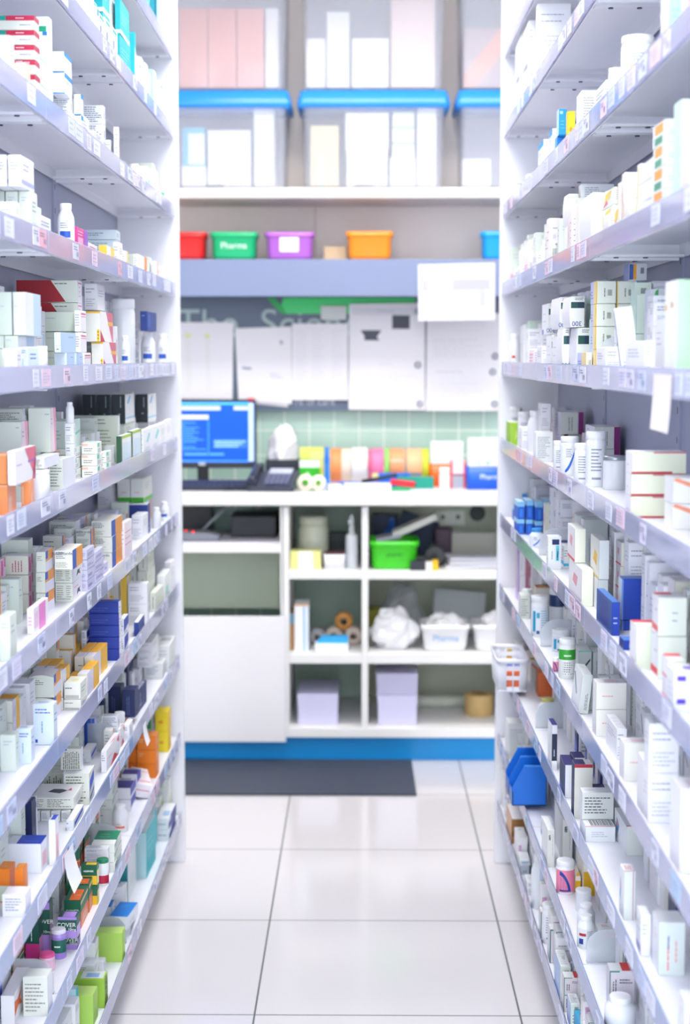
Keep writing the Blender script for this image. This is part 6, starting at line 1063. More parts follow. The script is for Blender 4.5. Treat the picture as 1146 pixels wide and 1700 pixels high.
('yg','D',1,0.4351,2.8459,1.4933,0.0648,0.0353,0.0397,0,0,0,278,1,4,0,2,0),
('yg','D',1,0.4351,2.8459,1.5337,0.0648,0.0353,0.0397,0,0,0,278,2,4,0,2,0),
('yg','D',1,0.4351,2.8459,1.574,0.0648,0.0353,0.0397,0,0,0,278,3,4,0,2,0),
('yg','D',1,0.4722,2.8459,1.574,0.0648,0.0353,0.0397,0,0,0,278,3,4,1,2,0),
('yg','D',1,0.409,2.8869,1.453,0.0994,0.0112,0.0342,0,0,0,279,0,1,0,1,0),
('obl','D',1,0.4862,2.8138,1.6136,0.0492,0.0316,0.0295,0,0,0,280,0,1,0,1,0),
('gg','D',1,0.4748,2.6868,1.5671,0.0337,0.0288,0.0374,0,0,0,281,3,4,0,1,0),
('lst','D',1,0.4185,2.4506,1.453,0.0292,0.0262,0.1019,-4,-8,0,282,0,1,0,1,0),
('W','D',1,0.4125,2.3364,1.453,0.1592,0.0142,0.0495,0,0,0,283,0,1,0,1,0),
('W','D',1,0.418,2.6662,1.453,0.1151,0.0252,0.0429,0,0,0,284,0,1,0,1,0),
('big','D',1,0.4307,2.0871,1.453,0.0792,0.0446,0.1263,0,0,0,285,0,1,0,1,0),
('grb','D',1,0.4725,2.5419,1.554,0.0492,0.0243,0.0331,0,0,0,286,3,4,0,1,0),
('obig','E',1,0.4374,4.4476,1.239,0.034,0.034,0.0989,0,0,0,287,0,1,0,1,0),
('obig','E',1,0.4387,4.2145,1.239,0.0365,0.0365,0.0928,0,0,0,288,0,1,0,1,0),
('ow','E',1,0.4398,3.9705,1.239,0.0388,0.0388,0.1049,0,0,0,289,0,1,0,1,0),
('lw','E',1,0.4195,4.3077,1.239,0.1017,0.0322,0.0632,0,0,0,290,0,1,0,1,0),
('W','E',1,0.4225,4.0379,1.239,0.0879,0.0257,0.0614,0,0,0,291,0,1,0,1,0),
('txt','E',1,0.423,3.6474,1.239,0.0581,0.0393,0.0676,0,0,0,292,0,1,0,1,0),
('W','E',1,0.4517,3.8754,1.3029,0.0752,0.0226,0.0633,0,0,0,293,1,2,0,1,0),
('plm','E',1,0.5099,3.8658,1.2935,0.1592,0.0558,0.0532,0,0,0,294,0,1,0,1,0),
('plm','E',1,0.5185,3.3701,1.286,0.1281,0.0541,0.0464,0,0,0,296,1,2,0,1,0),
('oarc','E',1,0.4228,3.1765,1.239,0.0379,0.0379,0.0804,0,0,0,298,0,1,0,1,0),
('obig','E',1,0.415,3.297,1.239,0.0211,0.0211,0.0652,0,0,0,299,0,1,0,1,0),
('obig','E',1,0.4178,2.9644,1.239,0.0288,0.0288,0.0783,0,0,0,300,0,1,0,1,0),
('obig','E',1,0.4375,2.9201,1.239,0.038,0.038,0.1029,0,0,0,301,0,1,0,1,0),
('ofl','E',1,0.4637,2.852,1.239,0.0466,0.0466,0.0627,0,0,0,302,0,1,0,1,0),
('ofl','E',1,0.5076,2.8839,1.239,0.0375,0.0375,0.0698,0,0,0,303,0,1,0,1,0),
('ofl','E',1,0.4621,2.4907,1.239,0.0433,0.0433,0.0657,0,0,0,304,0,1,0,1,0),
('crd','E',1,0.4444,2.3635,1.239,0.0492,0.0821,0.0328,0,0,0,305,0,3,0,1,0),
('crd','E',1,0.4444,2.3635,1.2724,0.0492,0.0821,0.0328,0,0,0,305,1,3,0,1,0),
('crd','E',1,0.4444,2.3635,1.3057,0.0492,0.0821,0.0328,0,0,0,305,2,3,0,1,0),
('wor','E',1,0.4589,2.2133,1.239,0.0592,0.0476,0.0359,0,0,0,306,0,2,0,1,0),
('wor','E',1,0.4589,2.2133,1.2755,0.0592,0.0476,0.0359,0,0,0,306,1,2,0,1,0),
('obla','F',1,0.4661,4.4534,1.023,0.0224,0.0224,0.0681,0,0,0,307,0,1,0,1,0),
('bbt','F',1,0.4124,4.0695,1.0631,0.0915,0.0179,0.0441,0,0,0,308,0,1,0,1,0),
('bbt','F',1,0.4341,4.0614,1.0631,0.0864,0.0179,0.0485,0,0,0,309,0,1,0,1,0),
('bbt','F',1,0.4547,4.0199,1.0627,0.0812,0.0177,0.048,0,0,0,310,0,1,0,1,0),
('obla','F',1,0.4245,3.7622,1.023,0.0367,0.0367,0.0454,0,0,0,317,0,1,0,1,0),
('ccy','F',1,0.4175,3.3736,1.023,0.0311,0.0282,0.072,0,0,0,318,0,1,0,1,0),
('Wcy','F',1,0.4446,3.3966,1.023,0.0468,0.0112,0.0481,0,0,0,319,0,1,0,1,0),
('wrl','F',1,0.4134,2.9894,1.0928,0.1143,0.02,0.0645,0,0,0,322,0,1,0,1,0),
('wyl','F',1,0.4363,2.8461,1.0817,0.1124,0.0177,0.0706,0,0,0,323,0,1,0,1,0),
('wrl','F',1,0.414,2.927,1.023,0.1592,0.0213,0.069,0,0,0,324,0,1,0,1,0),
('gw','F',1,0.4364,2.8578,1.023,0.13,0.0178,0.0579,0,0,0,325,0,1,0,1,0),
('rbl','F',1,0.4564,2.6175,1.0403,0.0392,0.0395,0.07,0,0,0,329,0,1,0,1,0),
('nbl','F',1,0.418,2.6259,1.023,0.1592,0.0133,0.0559,0,0,0,330,0,1,0,1,0),
('nbl','F',1,0.4314,2.4404,1.023,0.0392,0.0421,0.0157,0,0,0,331,0,1,0,1,0),
('wrr','F',1,0.4406,2.2172,1.0861,0.0492,0.0405,0.0554,0,0,0,332,0,1,0,1,0),
('crt','F',1,0.4269,2.296,1.023,0.0492,0.047,0.0649,0,0,0,333,0,1,0,1,0),
('crt','F',1,0.4214,2.0837,1.0506,0.0492,0.022,0.027,0,0,0,334,1,2,0,1,0),
('vio','F',1,0.4184,2.0133,1.023,0.0492,0.03,0.0546,0,0,0,335,0,1,0,1,0),
('lce','G',1,0.4359,4.2448,0.819,0.0664,0.0179,0.0695,0,0,0,336,0,2,0,1,0),
('lce','G',1,0.4359,4.2448,0.8891,0.0664,0.0179,0.0695,0,0,0,336,1,2,0,1,0),
('ow','G',1,0.4279,4.0,0.819,0.0391,0.0391,0.066,0,0,0,338,0,1,0,1,0),
('ctx','G',1,0.4161,3.9546,0.819,0.0485,0.0253,0.0605,0,0,0,339,0,1,0,1,0),
('brn','G',1,0.4687,4.0158,0.8545,0.0667,0.0389,0.0349,0,0,0,340,1,2,0,1,0),
('obl2','G',1,0.4254,3.6821,0.819,0.0441,0.0441,0.0973,0,0,0,341,0,1,0,1,0),
('onl','G',1,0.4726,3.7135,0.819,0.0444,0.0444,0.1309,0,0,0,342,0,1,0,1,0),
('obl2','G',1,0.451,3.4933,0.819,0.0418,0.0418,0.0499,0,0,0,343,0,1,0,1,0),
('ogl','G',1,0.4262,3.1954,0.819,0.0346,0.0346,0.0826,0,0,0,344,0,1,0,1,0),
('opn','G',1,0.4102,3.2516,0.819,0.0136,0.0136,0.032,0,0,0,345,0,1,0,1,0),
('gbt','G',1,0.4658,3.2536,0.819,0.0797,0.0277,0.0529,0,0,0,347,0,1,0,1,0),
('gby','G',1,0.4896,3.2438,0.819,0.0596,0.0142,0.0494,0,0,0,348,0,1,0,2,0),
('gby','G',1,0.4128,2.9132,0.819,0.1058,0.0188,0.0739,0,6,0,353,0,1,0,1,0),
('prd','G',1,0.4368,2.7106,0.819,0.0392,0.0528,0.0472,0,0,0,354,0,2,0,1,0),
('prd','G',1,0.4368,2.7106,0.8668,0.0392,0.0528,0.0472,0,0,0,354,1,2,0,1,0),
('W','G',1,0.4284,2.5828,0.819,0.1094,0.016,0.0527,0,0,0,355,0,1,0,1,0),
('prd','G',1,0.4339,2.4189,0.819,0.0392,0.047,0.0606,0,0,0,356,0,1,0,1,0),
('prd','G',1,0.4277,2.2456,0.819,0.0492,0.0386,0.0806,0,0,0,357,0,1,0,1,0),
('W','G',1,0.4297,2.1994,0.819,0.0399,0.0426,0.0719,0,0,0,358,0,2,0,1,0),
('W','G',1,0.4297,2.1994,0.8915,0.0399,0.0426,0.0719,0,0,0,358,1,2,0,1,0),
('prd','G',1,0.4286,1.9886,0.819,0.0592,0.0404,0.1122,0,0,0,359,0,1,0,1,0),
('oyel','H',1,0.4173,4.3137,0.609,0.0279,0.0279,0.0616,0,0,0,360,0,1,0,1,0),
('wor','H',1,0.4698,4.1631,0.609,0.0436,0.0267,0.0546,0,0,0,363,0,1,0,1,0),
('otb','H',1,0.4745,3.998,0.609,0.0582,0.0361,0.0632,0,0,0,364,0,1,0,1,0),
('oyc','H',1,0.4463,3.6897,0.609,0.045,0.045,0.0588,0,0,0,365,0,1,0,1,0),
('nvs','H',1,0.409,3.282,0.609,0.0612,0.0112,0.0966,0,0,0,366,0,1,0,1,0),
('nvt','H',1,0.4131,3.0783,0.609,0.0813,0.0194,0.0668,0,0,0,369,0,1,0,1,0),
('nvc','H',1,0.4206,2.9168,0.609,0.0386,0.0345,0.1053,0,0,0,370,0,1,0,1,0),
('tx3','H',1,0.4325,2.8136,0.6384,0.0359,0.058,0.0506,0,0,0,371,0,1,0,1,0),
('bcd','H',1,0.4315,2.7882,0.609,0.0668,0.0541,0.0286,0,0,0,372,0,1,0,1,0),
('rdl','H',1,0.4846,2.7359,0.609,0.1191,0.0407,0.0529,0,0,0,373,0,1,0,1,0),
('rdl','H',1,0.4166,2.3816,0.609,0.0392,0.0175,0.0779,0,0,0,374,0,1,0,1,0),
('W2','H',1,0.4154,2.2327,0.609,0.0392,0.0139,0.0632,0,0,0,375,0,1,0,1,0),
('rdv','H',1,0.4391,2.1677,0.609,0.0492,0.0372,0.0778,0,0,0,376,0,1,0,1,0),
('rdv','H',1,0.4165,1.9144,0.609,0.0392,0.0202,0.0666,0,0,0,377,0,1,0,1,0),
('txt','I',1,0.4263,4.2487,0.379,0.072,0.0459,0.102,0,0,0,378,0,1,0,1,0),
('btg','I',1,0.4111,3.3532,0.379,0.0976,0.0153,0.0836,0,0,0,380,0,1,0,1,0),
('btg','I',1,0.4521,3.4121,0.379,0.1563,0.0214,0.0954,0,0,0,381,0,1,0,1,0),
('btk','I',1,0.4709,3.1756,0.379,0.104,0.0269,0.0721,0,0,0,383,0,1,0,1,0),
('opn','I',1,0.4225,3.1475,0.379,0.0382,0.0382,0.0692,0,0,0,386,0,1,0,1,0),
('omh','I',1,0.445,3.0426,0.379,0.0329,0.0329,0.0434,0,0,0,387,0,1,0,1,0),
('ow','I',1,0.4326,2.9192,0.379,0.0348,0.0348,0.0577,0,0,0,388,0,1,0,1,0),
('ord','I',1,0.4224,2.848,0.379,0.0339,0.0339,0.061,0,0,0,389,0,1,0,1,0),
('srd','I',1,0.4565,2.8466,0.379,0.0309,0.0306,0.0403,0,0,0,390,0,1,0,1,0),
('W','I',1,0.4409,2.7839,0.379,0.0236,0.0453,0.0181,0,0,0,392,0,1,0,1,0),
('mag','I',1,0.4431,2.5841,0.379,0.0371,0.0418,0.0663,0,0,0,393,0,1,0,1,0),
('otall','I',1,0.4295,2.5042,0.379,0.0519,0.0519,0.0495,0,0,0,394,0,1,0,1,0),
('obla','J',1,0.4174,4.3455,0.181,0.0204,0.0204,0.0573,0,0,0,395,0,1,0,1,0),
('bro','J',1,0.4234,4.1664,0.181,0.1507,0.04,0.0675,0,0,0,396,0,1,0,1,0),
('pst','J',1,0.416,3.9726,0.181,0.0913,0.0253,0.0691,0,0,0,397,0,1,0,1,0),
('otall','J',1,0.423,3.6095,0.181,0.0392,0.0392,0.1312,0,0,0,403,0,1,0,1,0),
('obig','J',1,0.421,3.3863,0.181,0.0352,0.0352,0.0895,0,0,0,404,0,1,0,1,0),
('ow','J',1,0.4083,3.1673,0.181,0.0097,0.0097,0.0067,0,0,0,407,0,1,0,1,0),
('lbt','J',1,0.4138,3.1052,0.181,0.0908,0.0209,0.074,0,0,0,408,0,1,0,1,0),
('lbt','J',1,0.4164,2.9539,0.181,0.0507,0.0187,0.0514,0,0,0,409,0,1,0,1,0),
('gb','D',-1,-0.5779,3.021,1.453,0.0292,0.0617,0.0366,0,0,0,413,0,1,0,1,0),
('W','E',-1,-0.5487,2.946,1.3168,0.0161,0.0161,0.0383,0,0,0,414,2,3,0,1,0),
('slt','G',-1,-0.5701,4.1143,0.8715,0.1464,0.0244,0.0519,0,0,0,417,1,2,0,2,0),
('bcW','A',1,0.4171,4.1864,2.113,0.1592,0.0174,0.0651,0,0,0,419,0,1,0,1,0),
('bbt','F',1,0.4124,4.0695,1.023,0.0915,0.0179,0.0392,0,0,0,420,0,1,0,1,0),
('wrr','F',1,0.4406,2.2172,1.023,0.0492,0.0405,0.0622,0,0,0,427,0,1,0,1,0),
]
# the rest of the cartons, mostly hidden or tiny in view: design, side, x, y, z, length, depth, height
STOCK = [
('te',-1,-0.5466,4.0226,2.331,0.0304,0.0221,0.1078),
('te',-1,-0.5429,3.9466,2.331,0.0891,0.0154,0.0928),
('Wbt',-1,-0.5408,3.2353,2.113,0.0186,0.0177,0.0633),
('gnW',-1,-0.5954,3.7949,2.113,0.1592,0.0378,0.1654),
('te',-1,-0.5588,3.4334,2.113,0.0856,0.0239,0.0921),
('Wte',-1,-0.5378,3.2833,2.113,0.0743,0.0112,0.062),
('Wte',-1,-0.5529,3.9818,2.113,0.0354,0.0112,0.1066),
('teW',-1,-0.5974,4.4509,2.113,0.0275,0.0159,0.152),
('rb',-1,-0.5769,2.6459,1.894,0.0392,0.0812,0.0231),
('rb',-1,-0.5769,2.6459,1.9177,0.0392,0.0812,0.0231),
('W',-1,-0.5518,2.952,1.894,0.0212,0.0342,0.0285),
('Wcy',-1,-0.546,3.1082,1.894,0.1126,0.0112,0.0535),
('tb',-1,-0.572,3.4094,1.894,0.0257,0.0444,0.0392),
('W',-1,-0.5501,3.4596,1.894,0.0212,0.0143,0.0534),
('Wg',-1,-0.5947,4.2738,1.894,0.0492,0.0721,0.0504),
('Wg',-1,-0.5947,4.2738,1.945,0.0492,0.0721,0.0504),
('W',-1,-0.5417,4.1278,1.894,0.0666,0.0154,0.0676),
('Wgb',-1,-0.581,2.4887,1.7427,0.0442,0.0146,0.0483),
('Wgb',-1,-0.6018,2.5371,1.676,0.0392,0.0201,0.0659),
('Wgb',-1,-0.5798,2.5529,1.676,0.0459,0.0197,0.0666),
('Wgb',-1,-0.5586,2.6149,1.676,0.074,0.0112,0.0652),
('Wgb',-1,-0.5589,2.6957,1.676,0.0859,0.0112,0.0588),
('pkW',-1,-0.533,3.1072,1.676,0.1035,0.0112,0.0235),
('bg',-1,-0.5926,3.6161,1.676,0.0592,0.0738,0.022),
('bg',-1,-0.5926,3.6161,1.6986,0.0592,0.0738,0.022),
('bg',-1,-0.5926,3.6161,1.7212,0.0592,0.0738,0.022),
('yeW',-1,-0.535,3.5652,1.676,0.0501,0.0112,0.0401),
('Wg',-1,-0.5663,3.8651,1.676,0.0625,0.0291,0.0514),
('Wg',-1,-0.566,4.0978,1.676,0.0387,0.0382,0.0589),
('orW',-1,-0.5385,4.1093,1.676,0.0533,0.0112,0.0484),
('W',-1,-0.5421,4.2746,1.676,0.0723,0.0168,0.0415),
('gb',-1,-0.5842,2.5478,1.5134,0.1236,0.0199,0.068),
('gb',-1,-0.5759,2.5433,1.4923,0.1159,0.0212,0.0203),
('gb',-1,-0.5989,2.5433,1.4923,0.1159,0.0212,0.0203),
('rw',-1,-0.6086,3.0748,1.453,0.0492,0.1198,0.043),
('rw',-1,-0.6086,3.0748,1.4966,0.0492,0.1198,0.043),
('pl',-1,-0.5326,3.0231,1.453,0.0808,0.0112,0.0343),
('W',-1,-0.5831,3.3693,1.453,0.0212,0.0272,0.0307),
('W',-1,-0.5831,3.3693,1.4843,0.0212,0.0272,0.0307),
('W',-1,-0.5831,3.3693,1.5157,0.0212,0.0272,0.0307),
('W',-1,-0.5831,3.3693,1.547,0.0212,0.0272,0.0307),
('tb',-1,-0.5629,3.5039,1.453,0.0242,0.0355,0.0939),
('pkW',-1,-0.5625,4.0727,1.5439,0.0965,0.018,0.0247),
('tb',-1,-0.5869,4.1329,1.453,0.1592,0.0245,0.0476),
('tb',-1,-0.5869,4.1329,1.5012,0.1592,0.0245,0.0476),
('pp',-1,-0.5797,2.6296,1.239,0.0792,0.0369,0.0319),
('pp',-1,-0.5797,2.6296,1.2715,0.0792,0.0369,0.0319),
('wp',-1,-0.6088,2.97,1.239,0.1592,0.0112,0.0552),
('mt',-1,-0.5757,3.0843,1.239,0.1592,0.028,0.0205),
('mt',-1,-0.5757,3.0843,1.2601,0.1592,0.028,0.0205),
('mt',-1,-0.5757,3.0843,1.2813,0.1592,0.028,0.0205),
('mt',-1,-0.5334,3.2577,1.239,0.0647,0.0126,0.0224),
('mt',-1,-0.5334,3.2577,1.262,0.0647,0.0126,0.0224),
('cr',-1,-0.6347,3.5783,1.239,0.0292,0.0522,0.1069),
('tl',-1,-0.571,3.5491,1.239,0.0258,0.022,0.04),
('Wg',-1,-0.5807,3.8116,1.239,0.1592,0.0322,0.0403),
('Wg',-1,-0.6147,3.8116,1.239,0.1592,0.0322,0.0403),
('Wg',-1,-0.6486,3.8116,1.239,0.1592,0.0322,0.0403),
('Wg',-1,-0.5807,3.8116,1.2799,0.1592,0.0322,0.0403),
('Wg',-1,-0.6147,3.8116,1.2799,0.1592,0.0322,0.0403),
('Wg',-1,-0.6486,3.8116,1.2799,0.1592,0.0322,0.0403),
('cyw',-1,-0.5786,4.2038,1.239,0.1592,0.0327,0.0681),
('mg',-1,-0.6504,2.74,1.023,0.0392,0.0332,0.0336),
('mg',-1,-0.6504,2.74,1.0572,0.0392,0.0332,0.0336),
('mg',-1,-0.6504,2.74,1.0913,0.0392,0.0332,0.0336),
('ob',-1,-0.5844,3.3358,1.023,0.0212,0.02,0.0307),
('ob',-1,-0.5844,3.3358,1.0543,0.0212,0.02,0.0307),
('ob',-1,-0.5844,3.3358,1.0857,0.0212,0.02,0.0307),
('ob',-1,-0.5788,3.2488,1.023,0.0292,0.0295,0.0326),
('ob',-1,-0.5788,3.2488,1.0562,0.0292,0.0295,0.0326),
('li',-1,-0.5407,3.0687,1.023,0.0804,0.0112,0.0201),
('li',-1,-0.5407,3.0687,1.0437,0.0804,0.0112,0.0201),
('li',-1,-0.5407,3.0687,1.0644,0.0804,0.0112,0.0201),
('li',-1,-0.5407,3.0687,1.0851,0.0804,0.0112,0.0201),
('li',-1,-0.5428,3.179,1.023,0.1026,0.0122,0.0211),
('li',-1,-0.5428,3.179,1.0447,0.1026,0.0122,0.0211),
('li',-1,-0.5428,3.179,1.0664,0.1026,0.0122,0.0211),
('li',-1,-0.5526,3.2987,1.023,0.0564,0.0196,0.0221),
('wbk',-1,-0.5949,3.4438,1.023,0.0616,0.0187,0.0238),
('wbk',-1,-0.5949,3.4438,1.0474,0.0616,0.0187,0.0238),
('obb',-1,-0.6605,2.8552,0.819,0.0574,0.0139,0.0495),
('obb',-1,-0.6605,2.8552,0.8691,0.0574,0.0139,0.0495),
('vt',-1,-0.6256,2.8293,0.819,0.0232,0.0232,0.0728),
('obb',-1,-0.64,3.1079,0.819,0.0342,0.0571,0.0478),
('yo',-1,-0.5881,2.948,0.8443,0.1069,0.0179,0.0507),
('yo',-1,-0.6078,2.948,0.8443,0.1069,0.0179,0.0507),
('yo',-1,-0.5717,3.0672,0.819,0.115,0.0242,0.0256),
('yf',-1,-0.6155,3.3317,0.819,0.1062,0.0112,0.0371),
('yo',-1,-0.6132,3.5266,0.819,0.0392,0.0758,0.0259),
('yo',-1,-0.6132,3.5266,0.8455,0.0392,0.0758,0.0259),
('yo',-1,-0.6132,3.5266,0.872,0.0392,0.0758,0.0259),
('yo',-1,-0.6132,3.5266,0.8985,0.0392,0.0758,0.0259),
('yo',-1,-0.6132,3.5266,0.925,0.0392,0.0758,0.0259),
('nwf',-1,-0.6018,3.3932,0.819,0.0864,0.0112,0.0226),
('nwf',-1,-0.6018,3.3932,0.8422,0.0864,0.0112,0.0226),
('nwf',-1,-0.6018,3.3932,0.8655,0.0864,0.0112,0.0226),
('nwf',-1,-0.5357,3.4856,0.819,0.0654,0.0112,0.0391),
('nwf',-1,-0.5357,3.4856,0.8587,0.0654,0.0112,0.0391),
('ye',-1,-0.5871,3.8594,0.819,0.0574,0.0151,0.0593),
('slt',-1,-0.5963,4.1143,0.9241,0.1464,0.0244,0.0458),
('txo',-1,-0.5731,3.6571,0.609,0.1484,0.0216,0.0164),
('wrt',-1,-0.542,3.4449,0.609,0.0588,0.0112,0.0458),
('orW',-1,-0.5556,3.3789,0.609,0.0274,0.0181,0.0555),
('bc',-1,-0.5925,4.3493,0.609,0.1592,0.0392,0.075),
('bc',-1,-0.5555,2.8808,0.609,0.0212,0.0171,0.0202),
('bc',-1,-0.5744,2.8808,0.609,0.0212,0.0171,0.0202),
('bc',-1,-0.5934,2.8808,0.609,0.0212,0.0171,0.0202),
('bc',-1,-0.6123,2.8808,0.609,0.0212,0.0171,0.0202),
('or',-1,-0.6082,4.0482,0.379,0.0524,0.0369,0.0372),
('or',-1,-0.6082,4.0482,0.4168,0.0524,0.0369,0.0372),
('or',-1,-0.6082,4.0482,0.4547,0.0524,0.0369,0.0372),
('grb',-1,-0.5898,4.3448,0.379,0.0581,0.0216,0.0579),
('grb',-1,-0.5898,4.3448,0.4375,0.0581,0.0216,0.0579),
('gf',-1,-0.6087,3.6144,0.379,0.0866,0.0549,0.0227),
('gf',-1,-0.6087,3.6144,0.4023,0.0866,0.0549,0.0227),
('gf',-1,-0.6087,3.6144,0.4488,0.0866,0.0549,0.0227),
('gf',-1,-0.6087,3.6144,0.4721,0.0866,0.0549,0.0227),
('gf',-1,-0.5523,3.3078,0.379,0.0938,0.0501,0.0207),
('gf',-1,-0.5523,3.3078,0.4003,0.0938,0.0501,0.0207),
('W',-1,-0.5631,3.2478,0.379,0.0229,0.0497,0.0198),
('W',-1,-0.5631,3.2478,0.3994,0.0229,0.0497,0.0198),
('gy',-1,-0.5477,3.0727,0.379,0.0212,0.0323,0.041),
('lmw',-1,-0.5963,4.4389,0.144,0.0514,0.0267,0.1187),
('nvb',-1,-0.6236,4.4388,0.144,0.0516,0.0222,0.0546),
('aq',-1,-0.574,4.1813,0.144,0.0771,0.0207,0.0985),
('bts',-1,-0.5565,3.5594,0.144,0.0973,0.043,0.0303),
('bts',-1,-0.5788,3.4921,0.144,0.0341,0.057,0.0159),
('bts',-1,-0.5795,3.2838,0.144,0.0261,0.0468,0.0336),
('W',1,0.4308,4.2031,2.331,0.1592,0.0449,0.0407),
('blu',1,0.4329,3.5426,2.331,0.1592,0.0491,0.0379),
('W2',1,0.4317,3.1325,2.331,0.149,0.0466,0.0368),
('tb',1,0.446,4.3216,1.894,0.0292,0.0612,0.0568),
('Wcy',1,0.4115,3.9139,1.894,0.0481,0.0143,0.0298),
('W',1,0.4377,3.1964,1.894,0.05,0.0147,0.0522),
('ye',1,0.446,2.9236,1.894,0.0241,0.0112,0.0769),
('tb',1,0.4821,4.45,1.676,0.0292,0.1271,0.0732),
('pkW',1,0.4109,4.2363,1.676,0.1059,0.015,0.032),
('W',1,0.4105,4.0508,1.676,0.0967,0.0143,0.0328),
('pkW',1,0.4102,3.869,1.676,0.1043,0.0136,0.0355),
('W',1,0.4229,3.3681,1.7174,0.0891,0.025,0.0254),
('mnt',1,0.4177,3.1693,1.676,0.0633,0.0187,0.0614),
('mlt',1,0.4384,2.7469,1.676,0.1224,0.026,0.0294),
('mlt',1,0.4384,2.7469,1.706,0.1224,0.026,0.0294),
('srd',1,0.409,4.2804,1.453,0.0693,0.0112,0.0372),
('W',1,0.4341,3.9461,1.453,0.0405,0.0375,0.0474),
('pkW',1,0.4124,3.735,1.453,0.1135,0.0179,0.0444),
('nav3',1,0.4276,3.513,1.453,0.0864,0.0112,0.0763),
('nav3',1,0.411,3.3048,1.453,0.0883,0.0112,0.0681),
('yg',1,0.4351,2.8459,1.453,0.0648,0.0353,0.0397),
('yg',1,0.4722,2.8459,1.453,0.0648,0.0353,0.0397),
('yg',1,0.4722,2.8459,1.4933,0.0648,0.0353,0.0397),
('yg',1,0.4722,2.8459,1.5337,0.0648,0.0353,0.0397),
('gg',1,0.4748,2.6868,1.453,0.0337,0.0288,0.0374),
('gg',1,0.4748,2.6868,1.491,0.0337,0.0288,0.0374),
('gg',1,0.4748,2.6868,1.5291,0.0337,0.0288,0.0374),
('grb',1,0.4725,2.5419,1.453,0.0492,0.0243,0.0331),
('grb',1,0.4725,2.5419,1.4867,0.0492,0.0243,0.0331),
('grb',1,0.4725,2.5419,1.5203,0.0492,0.0243,0.0331),
('W',1,0.4517,3.8754,1.239,0.0752,0.0226,0.0633),
('plf',1,0.5228,3.9554,1.239,0.1592,0.0456,0.0537),
('plm',1,0.5185,3.3701,1.239,0.1281,0.0541,0.0464),
('W',1,0.4754,3.6106,1.239,0.1592,0.05,0.0426),
('bbt',1,0.476,4.0181,1.0627,0.0772,0.0212,0.0524),
('bbt',1,0.4558,4.3399,1.023,0.1478,0.0559,0.0412),
('bbt',1,0.5319,4.2855,1.023,0.1259,0.0314,0.0407),
('ppl',1,0.5115,3.9129,1.0532,0.0353,0.0682,0.0492),
('wrd',1,0.5319,4.1463,1.023,0.1161,0.0314,0.0304),
('wrd',1,0.5,4.2348,1.023,0.1379,0.0269,0.0549),
('nvs',1,0.4573,3.5104,1.023,0.0427,0.0185,0.0421),
('W',1,0.5266,3.5529,1.023,0.0834,0.0381,0.0501),
('W',1,0.5266,3.5529,1.0737,0.0834,0.0381,0.0501),
('gw',1,0.5162,3.1047,1.0436,0.0215,0.0198,0.0561),
('gw',1,0.5377,3.1047,1.0436,0.0215,0.0198,0.0561),
('W',1,0.4801,2.9349,1.023,0.125,0.0278,0.0631),
('gw',1,0.4782,3.1169,1.023,0.0928,0.0156,0.0573),
('gw',1,0.4957,3.1169,1.023,0.0928,0.0156,0.0573),
('crt',1,0.4214,2.0837,1.023,0.0492,0.022,0.027),
('pks',1,0.4884,4.4332,0.819,0.0628,0.0455,0.0556),
('pks',1,0.4884,4.4332,0.8752,0.0628,0.0455,0.0556),
('brn',1,0.4687,4.0158,0.819,0.0667,0.0389,0.0349),
('Wcy',1,0.4757,3.3821,0.819,0.039,0.029,0.022),
('gby',1,0.5055,3.2438,0.819,0.0596,0.0142,0.0494),
('gby',1,0.4346,2.9036,0.819,0.0222,0.0191,0.0572),
('gby',1,0.4561,2.9077,0.819,0.0299,0.0184,0.0636),
('gby',1,0.4777,2.9072,0.819,0.0285,0.0191,0.0636),
('gby',1,0.4898,2.9713,0.819,0.0626,0.0187,0.0809),
('ylw',1,0.4722,4.2396,0.609,0.1062,0.0317,0.0598),
('mlt',1,0.4529,4.4248,0.609,0.0797,0.025,0.0564),
('nvt',1,0.4371,3.1023,0.609,0.0491,0.0231,0.0711),
('nvc',1,0.4596,2.9169,0.609,0.0385,0.0377,0.0573),
('W',1,0.4523,4.1218,0.379,0.0892,0.0263,0.0537),
('Wcy',1,0.4275,3.5085,0.379,0.0547,0.0223,0.0458),
('gbx',1,0.4985,3.1374,0.379,0.0275,0.0227,0.0583),
('btk',1,0.449,3.1815,0.379,0.0703,0.0112,0.0344),
('sbc',1,0.4881,2.8634,0.379,0.1321,0.0271,0.0229),
('W',1,0.4466,4.0339,0.181,0.0901,0.0301,0.0261),
('pst',1,0.4357,3.742,0.181,0.0566,0.0198,0.0653),
('tst',1,0.4158,3.8911,0.181,0.0611,0.0249,0.0168),
('tst',1,0.4158,3.8911,0.1984,0.0611,0.0249,0.0168),
('gbx',1,0.4158,3.8489,0.181,0.0201,0.0247,0.0251),
('W',1,0.4132,3.7216,0.181,0.056,0.0197,0.0323),
('mag',1,0.4293,3.4223,0.181,0.0331,0.0519,0.0616),
('mag',1,0.4344,3.1222,0.181,0.0292,0.0164,0.0512),
('cyr',1,0.4276,2.8969,0.181,0.06,0.0278,0.0409),
('Wgb',-1,-0.581,2.4887,1.676,0.0442,0.0146,0.0658),
('gb',-1,-0.553,2.5433,1.453,0.1159,0.0212,0.0384),
('gb',-1,-0.5759,2.5433,1.453,0.1159,0.0212,0.0384),
('gb',-1,-0.5989,2.5433,1.453,0.1159,0.0212,0.0384),
('W',-1,-0.5487,2.946,1.239,0.0161,0.0161,0.0383),
('W',-1,-0.5487,2.946,1.2779,0.0161,0.0161,0.0383),
('yo',-1,-0.5881,2.948,0.819,0.1069,0.0179,0.0244),
('yo',-1,-0.6078,2.948,0.819,0.1069,0.0179,0.0244),
('yo',-1,-0.5676,2.917,0.819,0.0672,0.0172,0.0243),
